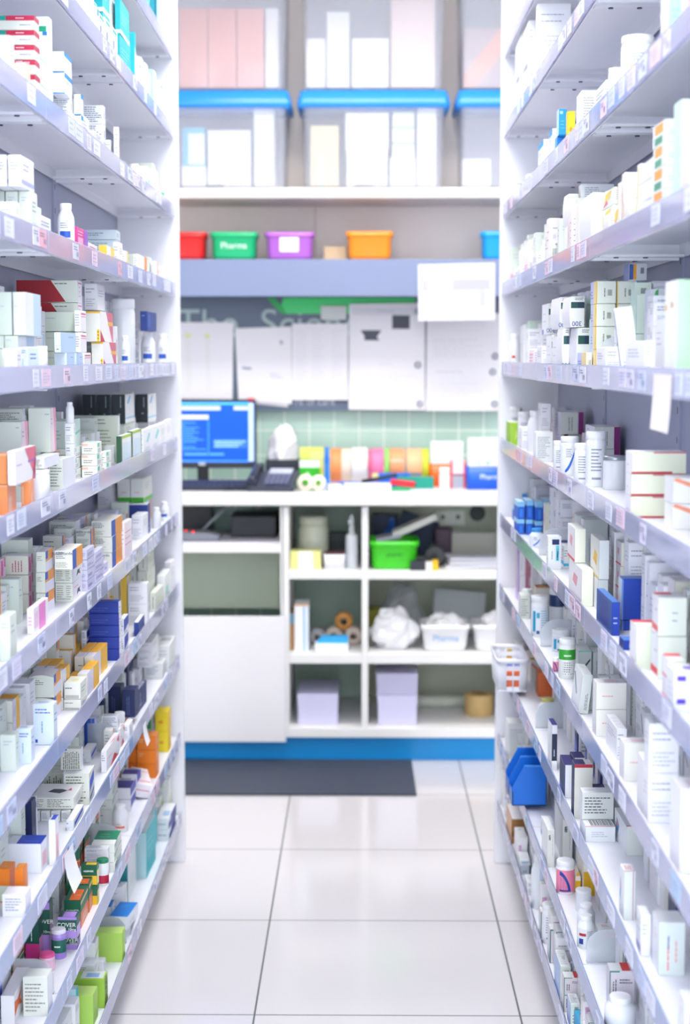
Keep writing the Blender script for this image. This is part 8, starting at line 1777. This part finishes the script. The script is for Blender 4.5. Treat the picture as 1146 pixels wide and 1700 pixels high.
('W',1,0.4875,2.5193,0.4232,0.0521,0.0376,0.0436),
('W',1,0.4972,2.5727,0.379,0.0509,0.0496,0.1211),
('tx3',1,0.4932,2.6225,0.379,0.0453,0.0355,0.1221),
('btg',1,0.5036,2.6706,0.379,0.0472,0.0591,0.1479),
('tx3',1,0.5071,2.7064,0.379,0.0207,0.0592,0.0678),
('sbc',1,0.4923,2.7433,0.379,0.0495,0.056,0.117),
('btg',1,0.5001,2.9696,0.379,0.0246,0.0472,0.1567),
('sbc',1,0.5054,3.0088,0.379,0.0503,0.0565,0.0342),
('sbc',1,0.5054,3.0088,0.4138,0.0503,0.0565,0.0342),
('btg',1,0.502,3.0605,0.379,0.0493,0.0527,0.1423),
('sbc',1,0.5022,3.099,0.379,0.0241,0.0484,0.0446),
('W',1,0.4909,3.3581,0.379,0.0409,0.0426,0.093),
('W',1,0.504,3.7031,0.379,0.0424,0.0542,0.0777),
('W',1,0.4886,3.7547,0.379,0.0571,0.0355,0.0442),
('W',1,0.4886,3.7547,0.4238,0.0571,0.0355,0.0442),
('tx3',1,0.4896,3.8068,0.379,0.0434,0.0427,0.0979),
('tx3',1,0.497,3.8808,0.379,0.0373,0.0448,0.042),
('W',1,0.4964,4.2369,0.379,0.0375,0.0392,0.1312),
('tx3',1,0.5132,4.2861,0.379,0.0573,0.0686,0.0548),
('btg',1,0.5011,4.3361,0.379,0.039,0.064,0.0579),
('btg',1,0.4897,4.3843,0.379,0.0537,0.0417,0.0389),
('btg',1,0.4897,4.3843,0.4185,0.0537,0.0417,0.0389),
('mag',1,0.4384,2.733,0.2533,0.0383,0.0582,0.0356),
('mag',1,0.4449,2.7809,0.2257,0.054,0.0497,0.0441),
('pst',1,0.4331,2.8248,0.2167,0.0301,0.0396,0.0351),
('pst',1,0.4331,2.8248,0.2523,0.0301,0.0396,0.0351),
('pst',1,0.4573,2.9825,0.181,0.0521,0.0536,0.0838),
('mag',1,0.4248,3.0267,0.181,0.0327,0.0411,0.035),
('mag',1,0.4248,3.0267,0.2166,0.0327,0.0411,0.035),
('lbt',1,0.4613,3.0588,0.2158,0.0279,0.0645,0.0342),
('lbt',1,0.4613,3.0588,0.2507,0.0279,0.0645,0.0342),
('pst',1,0.4598,3.0877,0.181,0.0263,0.0615,0.0691),
('W',1,0.434,3.1953,0.181,0.0262,0.0488,0.0863),
('mag',1,0.4433,3.2361,0.181,0.0518,0.0597,0.0444),
('mag',1,0.4433,3.2361,0.226,0.0518,0.0597,0.0444),
('mag',1,0.4379,3.2825,0.181,0.0374,0.063,0.0743),
('pst',1,0.4408,3.329,0.2262,0.0519,0.0546,0.0446),
('pst',1,0.4275,3.4789,0.181,0.0211,0.0358,0.1045),
('W',1,0.4439,3.5056,0.181,0.0287,0.0652,0.0589),
('lbt',1,0.4476,3.5501,0.2348,0.0568,0.0549,0.0532),
('W',1,0.4514,3.8541,0.181,0.05,0.0367,0.0571),
('W',1,0.4504,3.8917,0.181,0.0215,0.0347,0.1059),
('W',1,0.4647,3.9156,0.181,0.0228,0.0624,0.0761),
('pst',1,0.4581,3.9501,0.181,0.0425,0.0492,0.0444),
('pst',1,0.4581,3.9501,0.226,0.0425,0.0492,0.0444),
('mag',1,0.4697,4.1179,0.181,0.0463,0.0429,0.0835),
('mag',1,0.445,4.264,0.181,0.0398,0.0603,0.0977),
('mag',1,0.4295,4.3051,0.181,0.0387,0.0364,0.0708),
('mag',1,0.4337,4.3969,0.181,0.0491,0.0377,0.0457),
('mag',1,0.4337,4.3969,0.2273,0.0491,0.0377,0.0457),
('pst',1,0.4388,4.4422,0.181,0.0378,0.0585,0.0514),
('pst',1,0.4388,4.4422,0.233,0.0378,0.0585,0.0514),
]
DIVIDERS = [(-1, -0.5328, 2.62, 0.379, 0.07, 'I', 1), (-1, -0.5363, 3.408, 0.379, 0.07, 'I', 0), (-1, -0.5366, 3.466, 0.144, 0.07, 'J', 0), (-1, -0.5363, 3.402, 0.609, 0.07, 'H', 0), (1, 0.412, 3.6, 1.023, 0.11, 'F', 0), (1, 0.412, 3.63, 0.609, 0.07, 'H', 0), (1, 0.412, 2.834, 0.609, 0.07, 'H', 1), (1, 0.412, 2.77, 0.379, 0.09, 'I', 1), (1, 0.412, 2.76, 1.453, 0.09, 'D', 1), (1, 0.412, 3.548, 0.819, 0.07, 'G', 0)]
# ================================================================== medicines on the shelves
TEXTS = {  # style: (face, u, v, size, words, colour, turned)
 'rb': [('S', .74, .82, .008, '100 mg', 'fbeef2', 0)],
 'ob': [('S', .44, .84, .0075, 'Co-Micardis', '39405c', 0)],
 'nav3': [('S', .45, .12, .013, '300', '1e3f9a', 180)],
 'gp': [('S', .45, .62, .011, 'COVER', 'f4fbf6', 0), ('S', .75, .42, .007, '10mg', 'f4fbf6', 0)],
 'go': [('S', .5, .62, .008, 'COVER', 'f4fbf6', 0), ('S', .78, .25, .006, '10mg', 'fdeee4', 0)],
 'gy': [('S', .5, .68, .006, 'COVER', 'f4fbf6', 0)],
 'lmk': [('F', .22, .5, .0075, 'KEEP ALL MEDICINES', '22380f', 90), ('F', .5, .5, .0075, 'OUT OF THE REACH', '22380f', 90), ('F', .78, .5, .0075, 'OF CHILDREN', '22380f', 90)],
 'ccy': [('S', .74, .48, .0055, 'CellCept', '12225c', 270)],
 'gbx': [('S', .3, .3, .012, '00', '26308c', 90)],
 'nvl': [('F', .35, .5, .010, 'Favorite', 'e8ecfa', 270)],
 'ppl': [('S', .66, .45, .008, 'F&T', 'cfc2f6', 0)],
 'btg': [('S', .33, .78, .004, '16 mg', 'f4f6fa', 90)],
}
prng = random.Random(11)
def carton_mesh(st, L, d, h, side, bulge, words=True):
    _, base, S, F, T = STY[st][:5]; top = STY[st][5] if len(STY[st]) > 5 else None
    mb = MB(); x0, x1, y0, y1 = -d/2, d/2, -L/2, L/2
    mb.m(base)
    if not bulge:
        e = min(.0009, h*.08, d*.08); b = [(-1,-1),(1,-1),(1,1),(-1,1)]
        def ring(q, z): return [(sx*(d/2-q), sy*(L/2-q), z) for sx, sy in b]
        rings = [ring(e, 0), ring(0, e), ring(0, h-e), ring(e, h)]
        mb.loft(rings, base, True, False, False); mb.add(rings[-1], [(0,1,2,3)], top or base)
    else:
        n = 8; pts = []
        if side < 0:
            pts = [(x0, 0, 0), (x1, 0, 0)] + [(x1-(x1-x0)*k/n, 0, h-.004+.004*math.sin(math.pi*k/n)) for k in range(n+1)]
        else:
            pts = [(x1, 0, 0), (x1, 0, h)] + [(x0-.003*math.sin(math.pi*k/n), 0, h-h*k/n) for k in range(n+1)]
            pts = pts[::-1]
        P = [Vector(p)+Vector((0, y0, 0)) for p in pts]; n2 = len(P); Q = [p+Vector((0, L, 0)) for p in P]
        mb.add(P+Q, [tuple(range(n2)), tuple(range(n2, 2*n2))[::-1]], base)
        mb.add(P+Q, [(k, n2+k, n2+(k+1)%n2, (k+1)%n2) for k in range(n2)], top or ('f1f1f7' if side > 0 else base))
    fS = Face((x0, y0, 0), (1,0,0), (0,0,1), d, h)
    fF = Face((x1, y0, 0), (0,1,0), (0,0,1), L, h) if side < 0 else Face((x0, y1, 0), (0,-1,0), (0,0,1), L, h)
    fT = Face((x0, y0, h), (1,0,0), (0,1,0), d, L)
    decorate(mb, fS, S, prng)
    if not (bulge and side > 0): decorate(mb, fF, F, prng)
    if not bulge: decorate(mb, fT, T, prng)
    return mb, fS, fF, fT
def add_words(o, st, fS, fF):
    for (f, u, v, size, w, c, turn) in TEXTS.get(st, []):
        fc = fS if f == 'S' else fF; sz = min(size, fc.h*.5 if turn in (0, 180) else fc.w*.5)
        X = fc.u; Yv = fc.v; Z = fc.n; a = R(turn)
        x = X*math.cos(a)+Yv*math.sin(a); y = -X*math.sin(a)+Yv*math.cos(a)
        M = Matrix((x, y, Z)).transposed().to_4x4(); M.translation = fc.p(u, v, .0009)
        text_mesh(w, sz, c, o, M, 'printed_text', .0001)
def band(mb, r, a0, a1, z0, z1, m, n=8):
    vs = []
    for k in range(n+1):
        a = R(a0+(a1-a0)*k/n); zz0 = z0(k/n) if callable(z0) else z0; zz1 = z1(k/n) if callable(z1) else z1
        vs += [(r*math.cos(a), r*math.sin(a), zz0), (r*math.cos(a), r*math.sin(a), zz1)]
    mb.add(vs, [(2*k, 2*k+2, 2*k+3, 2*k+1) for k in range(n)], m, True)
def container(st, D, h, loc, label, grp, name):
    _, body, cap, lab, kind = RND[st]; r = D/2*.995; hc = h*(.14 if h > 1.3*D else .2); 
    tub = st in ('otubw', 'owt', 'oty', 'ofl'); neck = .9 if tub or st in ('oarc', 'ogl', 'onl', 'obl2', 'opn', 'ogc', 'opc', 'orw', 'opk', 'omh', 'obig') else .62
    t = thing(name, label, 'bottle' if not tub else 'tub', loc, group=grp); hb = h-hc
    mb = MB(); prof = [(r*.93, 0), (r*.985, h*.012), (r*.985, hb*(.93 if neck > .8 else .8)), (r*(neck+.05 if neck < .8 else .93), hb*.97), (r*neck, hb), (r*neck, hb+.0004)]
    if st == 'omh': prof = [(r*.93, 0), (r*.98, .002)] + [(r*(.98 if k % 2 else .95), hb*(.1+.8*k/8)) for k in range(9)] + [(r*.9, hb)]
    mb.lathe(prof, mat(body, .3, coat=.2), n=32); mb.build('body', t)
    mb = MB(); rc = r*(neck+.07) if neck < .8 else r*.975
    prof = [(rc*.98, hb), (rc, hb+.0006), (rc, h-.002), (rc*.95, h-.0003), (rc*.8, h), (rc*.78, h-.0006)]
    if kind == 'foil': prof = [(rc, hb), (rc*1.02, hb+.001), (rc*1.02, h-.004), (rc*.9, h-.001), (rc*.6, h-.0015), (rc*.3, h)]
    mb.lathe(prof, mat(cap, .35, metal=.6 if kind == 'foil' else 0), n=32); mb.build('cap', t)
    if not lab: return t
    rl = r*1.0; z0, z1 = hb*.08, hb*(.86 if neck > .8 else .74)
    if st in ('ogc', 'owr'): z1 = hb*.45
    if st == 'onl': z0, z1 = hb*.6, hb*.85
    mb = MB(); mb.lathe([(rl, z0), (rl, z1)], mat(lab, .4), n=32, caps=False)
    H = z1-z0; r2 = rl+.0002; G1 = '979db0'
    def lines(a0, a1, zz0, zz1, n, c=G1):
        for i in range(n):
            z = zz1-(zz1-zz0)*(i+.5)/n; band(mb, r2, a0, a0+(a1-a0)*prng.uniform(.6, 1), z-(zz1-zz0)/n*.2, z+(zz1-zz0)/n*.2, c, 4)
    if kind == 'arc':
        band(mb, r2, 235, 300, lambda q: z0+H*(.05+.85*q*q), lambda q: z0+H*(.14+.86*q**1.4), '1b66d0', 12); lines(240, 280, z0+H*.6, z0+H*.95, 5); lines(300, 325, z0+H*.1, z0+H*.9, 9)
    elif kind == 'txt': lines(235, 300, z0+H*.3, z0+H*.95, 7); lines(240, 300, z0+.05*H, z0+.2*H, 1)
    elif kind == 'tn': band(mb, r2, 215, 235, z0+H*.1, z0+H*.85, '1f9fc8'); band(mb, r2, 242, 262, z0+H*.6, z0+H*.8, '3aa8c8'); band(mb, r2, 242, 262, z0+H*.02, z0+H*.14, '274f94'); lines(268, 315, z0+H*.05, z0+H*.9, 10, '9ac0d8')
    elif kind == 'gb': band(mb, r2, 180, 360, z0, z0+H*.62, 'eef0ee', 12); lines(235, 310, z0+H*.05, z0+H*.55, 6, '50605a'); lines(240, 300, z0+H*.7, z0+H*.85, 1, 'e4f6e0')
    elif kind == 'g': band(mb, r2, 180, 360, z0+H*.42, z1, '1f7050', 12); lines(240, 300, z0+H*.6, z0+H*.75, 1, 'e8f6ee'); band(mb, r2, 180, 360, z0+H*.3, z0+H*.34, 'f8d8c0', 12)
    elif kind == 'p': band(mb, r2, 180, 360, z0, z0+H*.22, 'a884dc', 12); band(mb, r2, 180, 360, z1-H*.12, z1, 'a884dc', 12); lines(245, 305, z0+H*.45, z0+H*.65, 1, 'e8f6ee')
    elif kind == 'pn': band(mb, r2, 225, 300, lambda q: z0+H*(.05+.0*q), lambda q: z0+H*(.05+.9*math.sin(math.pi*(.5+q*.5))**.7 if q < 1 else .05), '24409a', 12); band(mb, r2, 225, 280, lambda q: z0+H*.12, lambda q: z0+H*(.12+.65*max(0, math.cos(q*1.57))**.6), 'f08aa8', 12)
    elif kind == 'rb': band(mb, r2, 215, 262, z0+H*.6, z0+H*.75, 'b0263a'); band(mb, r2, 215, 245, z0+H*.15, z0+H*.45, '26469a'); lines(268, 315, z0+H*.1, z0+H*.9, 9)
    elif kind and kind != 'foil': band(mb, r2, 235, 310, z0+H*.3, z0+H*.55, kind); lines(240, 300, z0+H*.65, z0+H*.9, 3)
    mb.build('label_sleeve', t); return t
ORDINALS = ['first', 'second', 'third', 'fourth', 'fifth', 'sixth', 'seventh', 'eighth', 'ninth', 'tenth', 'eleventh', 'twelfth', 'thirteenth', 'fourteenth', 'fifteenth', 'sixteenth']+['late']*200
def product_labels():
    labels = {}; desc = {**{k: v[0] for k, v in STY.items()}, **{k: v[0] for k, v in RND.items()}}; same = {}
    for i, p in enumerate(PRODUCTS): same.setdefault((p[2], p[1], desc[p[0]]), []).append(i)
    for (side, sh, d), ids in same.items():
        where = 'on %s %s shelf' % ('left' if side < 0 else 'right', NAMES[sh])
        cols = sorted({(round(PRODUCTS[i][4], 3), PRODUCTS[i][12], PRODUCTS[i][17]) for i in ids})
        for i in ids:
            p = PRODUCTS[i]; c = cols.index((round(p[4], 3), p[12], p[17])); k, n, xi, nx = p[13:17]; pre = []
            if n == 2: pre.append(('lower', 'upper')[k])
            elif n > 2: pre.append('lowest' if k == 0 else 'topmost' if k == n-1 else 'middle' if n == 3 else ORDINALS[k]+'-up')
            if nx > 1: pre.append('front' if xi == 0 else 'rear' if xi == nx-1 else 'middle-row')
            t = ' '.join(pre+[d, where])
            if len(cols) > 1: t += (', nearest' if c == 0 else ', farthest' if c == len(cols)-1 else ', %s nearest' % ORDINALS[c])+' such'
            else:
                nb = sorted((abs(q[4]-p[4]), desc[q[0]]) for q in PRODUCTS if q[1] == sh and q[2] == side and desc[q[0]] != d)
                if nb and len((t+' '+nb[0][1]).split()) < 16: t += ', beside '+nb[0][1]
            if len(t.split()) > 16: t = t.replace('-up front', '-up').replace('topmost front', 'front').replace(' such', '').replace(' and dark code mark', ' and code mark').replace('white carton with yellow edge', 'yellow-edged white carton').replace(' and code mark', '')
            labels[i] = (t, 'set of %s %s' % (d, where) if len(ids) > 1 else None)
    return labels
_labels = product_labels()
_batch = {}
for index, (st, sh, side, x, y, z, L, d, h, turn, lean, bulge, it, *_rest) in enumerate(PRODUCTS):
    label, g = _labels[index]
    if st in RND:
        container(st, d, h, (x, y, z), label, g, 'medicine_tub' if st in ('otubw', 'owt', 'oty', 'ofl') else 'medicine_bottle'); continue
    key = (it, L, d, h)
    jit = R(prng.uniform(-1.2, 1.2)) if not turn else R(turn)
    if key in _batch:
        src = _batch[key]; o = src.copy(); COL.objects.link(o)
        for ch in src.children:
            c = ch.copy(); COL.objects.link(c); c.parent = o; c.matrix_local = ch.matrix_local.copy()
        if 'group' in o.keys(): del o['group']
    else:
        s = 1-.012 if not turn else 1
        mb, fS, fF, fT = carton_mesh(st, L*s, d*s, h, side, bulge); o = mb.build('medicine_carton'); add_words(o, st, fS, fF); _batch[key] = o
    o.location = (x, y, z); o.rotation_euler = (0, R(lean), jit); tag(o, label, 'medicine box', g)
    if lean: o.location.z += abs(math.sin(R(lean)))*d/2
for sd, x, y, z, dep, sh, near in DIVIDERS:
    label = 'clear rounded plastic divider on %s %s shelf, at the bay joint %s' % ('left' if sd < 0 else 'right', NAMES[sh], 'nearer the camera' if near else 'nearer the worktop')
    mb = MB(); hh = .062; pts = [(0, 0, 0)]
    pts = [(sd*dep, 0, 0), (sd*dep, 0, hh)] + [(sd*(.035-.035*math.sin(math.pi/2*k/8)), 0, hh-.035+.035*math.cos(math.pi/2*k/8)) for k in range(9)] + [(0, 0, 0)]
    mb.prism(pts, (0, .0016, 0), mat('e2e9f0', .15, alpha=.45, coat=.5)); mb.box((0, -.006, 0), (sd*dep, .0076, .0012), mat('e2e9f0', .15, alpha=.45, coat=.5))
    t = mb.build('shelf_divider', loc=(x, y, z)); tag(t, label, 'shelf divider', 'clear dividers on the racks')
# things that hang on or stand between the cartons
def tray(label, x, y, z, w, l, h):
    t = thing('picking_bin', label, 'bin', (x, y, z), group='blue picking bins'); m = mat('1272dc', .35, coat=.2); mb = MB(); th = .002
    # low front towards the aisle (-x), high back; open front with slanting cheeks
    mb.box((0, -l/2, 0), (w, l/2, th), m); mb.box((w-th, -l/2, 0), (w, l/2, h), m); mb.box((0, -l/2, 0), (th, l/2, h*.35), m)
    for yy in (-l/2, l/2-th): mb.prism([(0, yy, 0), (w, yy, 0), (w, yy, h), (w*.35, yy, h), (0, yy, h*.45)], (0, th, 0), m)
    mb.build('body', t)
    mb = MB(); mb.box((w*.33, -l/2-.003, h-.003), (w+.001, -l/2, h+.001), '3a94f0'); mb.box((w*.33, l/2, h-.003), (w+.001, l/2+.003, h+.001), '3a94f0'); mb.build('rim', t)

for y0, lb in ((3.71, 'bright blue picking bin nearer the camera on right second shelf'), (3.80, 'bright blue picking bin behind another, on right second shelf')):
    tray(lb, .368, y0+.055, LEVELS['I']+LIP+.002, .084, .08, .10)
# white lattice basket hanging over the right third shelf
t = thing('wire_basket', 'white plastic lattice basket overhanging right third shelf near the end panel', 'basket', (.39, 4.06, LEVELS['H']+LIP+.002))
def lattice():
    w, l, h = .082, .22, .085; c = 'f3f3fa'
    mb = MB(); mb.box((-w/2*.85, -l/2*.9, 0), (w/2*.85, l/2*.9, .003), c); mb.build('floor_panel', t)
    mb = MB(); mb.loft([rrect(-w/2*f, w/2*f, -l/2*f, l/2*f, z, .02) for f, z in ((.97, h-.010), (1.04, h-.008), (1.06, h), (1.0, h+.001), (.95, h-.002), (.95, h-.010), (.97, h-.010))], c, False, False); mb.build('rim', t)
    mb = MB()
    for zf, f in ((.02, .86), (.36, .90), (.66, .935)):
        mb.loft([rrect(-w/2*f, w/2*f, -l/2*f, l/2*f, h*zf, .018), rrect(-w/2*(f+.01), w/2*(f+.01), -l/2*(f+.01), l/2*(f+.01), h*(zf+.12), .018), rrect(-w/2*(f-.02), w/2*(f-.02), -l/2*(f-.02), l/2*(f-.02), h*(zf+.12), .018), rrect(-w/2*(f-.03), w/2*(f-.03), -l/2*(f-.03), l/2*(f-.03), h*zf, .018), rrect(-w/2*f, w/2*f, -l/2*f, l/2*f, h*zf, .018)], c, False, False, False)
    for a in range(40):
        R0 = rrect(-w/2*.86, w/2*.86, -l/2*.86, l/2*.86, 0, .018, 9); R1 = rrect(-w/2*.97, w/2*.97, -l/2*.97, l/2*.97, h-.006, .018, 9); k = a
        if k < len(R0): mb.tube([R0[k], R1[k]], .0016, c, 6)
    for q in range(1, 10):
        y = -l/2*.86+l*.86*q/10
        for s_ in (-1, 1): mb.tube([(s_*w/2*.86, y, 0), (s_*w/2*.97, y*1.1, h-.006)], .0022, c, 6)
    for q in range(1, 4):
        x = -w/2*.86+w*.86*q/4
        for s_ in (-1, 1): mb.tube([(x, s_*l/2*.86, 0), (x*1.1, s_*l/2*.97, h-.006)], .0022, c, 6)
    mb.build('lattice_wall', t)
lattice()
for i, (y, c, lb) in enumerate(((4.00, 'f07a4a', 'small orange carton inside the white lattice basket'), (4.05, '9a8ad8', 'small violet carton inside the white lattice basket'), (4.10, '6ab0e0', 'small sky blue carton inside the white lattice basket'), (4.145, 'f6f6fa', 'small white carton inside the white lattice basket'))):
    mb = MB(); mb.box((-.028, -.018, 0), (.028, .018, .045), c); o = mb.build('small_carton', loc=(.39, y, LEVELS['H']+LIP+.0055)); tag(o, lb, 'carton')
# slips and cards that hang from the price strips
def slip(label, x, y, z, l, h, col, curl, side):
    mb = MB(); n = 8; s = -side; A = []; B = []
    for k in range(n+1):
        f = k/n; off = .0045+curl*f*f; A.append((x+s*off, y-l/2, z-h*f)); B.append((x+s*off, y+l/2, z-h*f+.004*math.sin(f*3)))
    for k in range(n): 
        mb.add([A[k], B[k], B[k+1], A[k+1]], [(0,1,2,3)], col)
    o = mb.build('hanging_slip'); so = o.modifiers.new('thickness', 'SOLIDIFY'); so.thickness = .0006; tag(o, label, 'paper slip'); return o
slip('blurred white card with orange print hanging from right seventh shelf', .400, 2.07, LEVELS['D']+.03, .12, .075, 'f7eeea', .004, 1)
slip('curled white paper slip hanging from left third shelf near the camera', front(-1, 2.68), 2.69, LEVELS['H']+.03, .08, .066, 'f6f6fb', .016, -1)
slip('torn white paper slip hanging from left third shelf, far bay', front(-1, 3.69), 3.69, LEVELS['H']+.02, .05, .05, 'f6f6fb', .01, -1)
if STOCK:
    allm = MB()
    for (st, side, x, y, z, L, d, h) in STOCK:
        mb, *_f = carton_mesh(st, L*.99, d*.99, h, side, 0); a = prng.uniform(-.02, .02); ca, sa = math.cos(a), math.sin(a); b = len(allm.v)
        allm.v += [(x+v[0]*ca-v[1]*sa, y+v[0]*sa+v[1]*ca, z+v[2]) for v in mb.v]; mp = [allm.m(m) for m in mb.mats]
        allm.f += [[b+k for k in f] for f in mb.f]; allm.mi += [mp[k] for k in mb.mi]; allm.sm += mb.sm
    o = allm.build('carton_stock'); tag(o, 'remaining small cartons standing half hidden in the rear rows of both racks', 'medicine boxes'); o['kind'] = 'stuff'
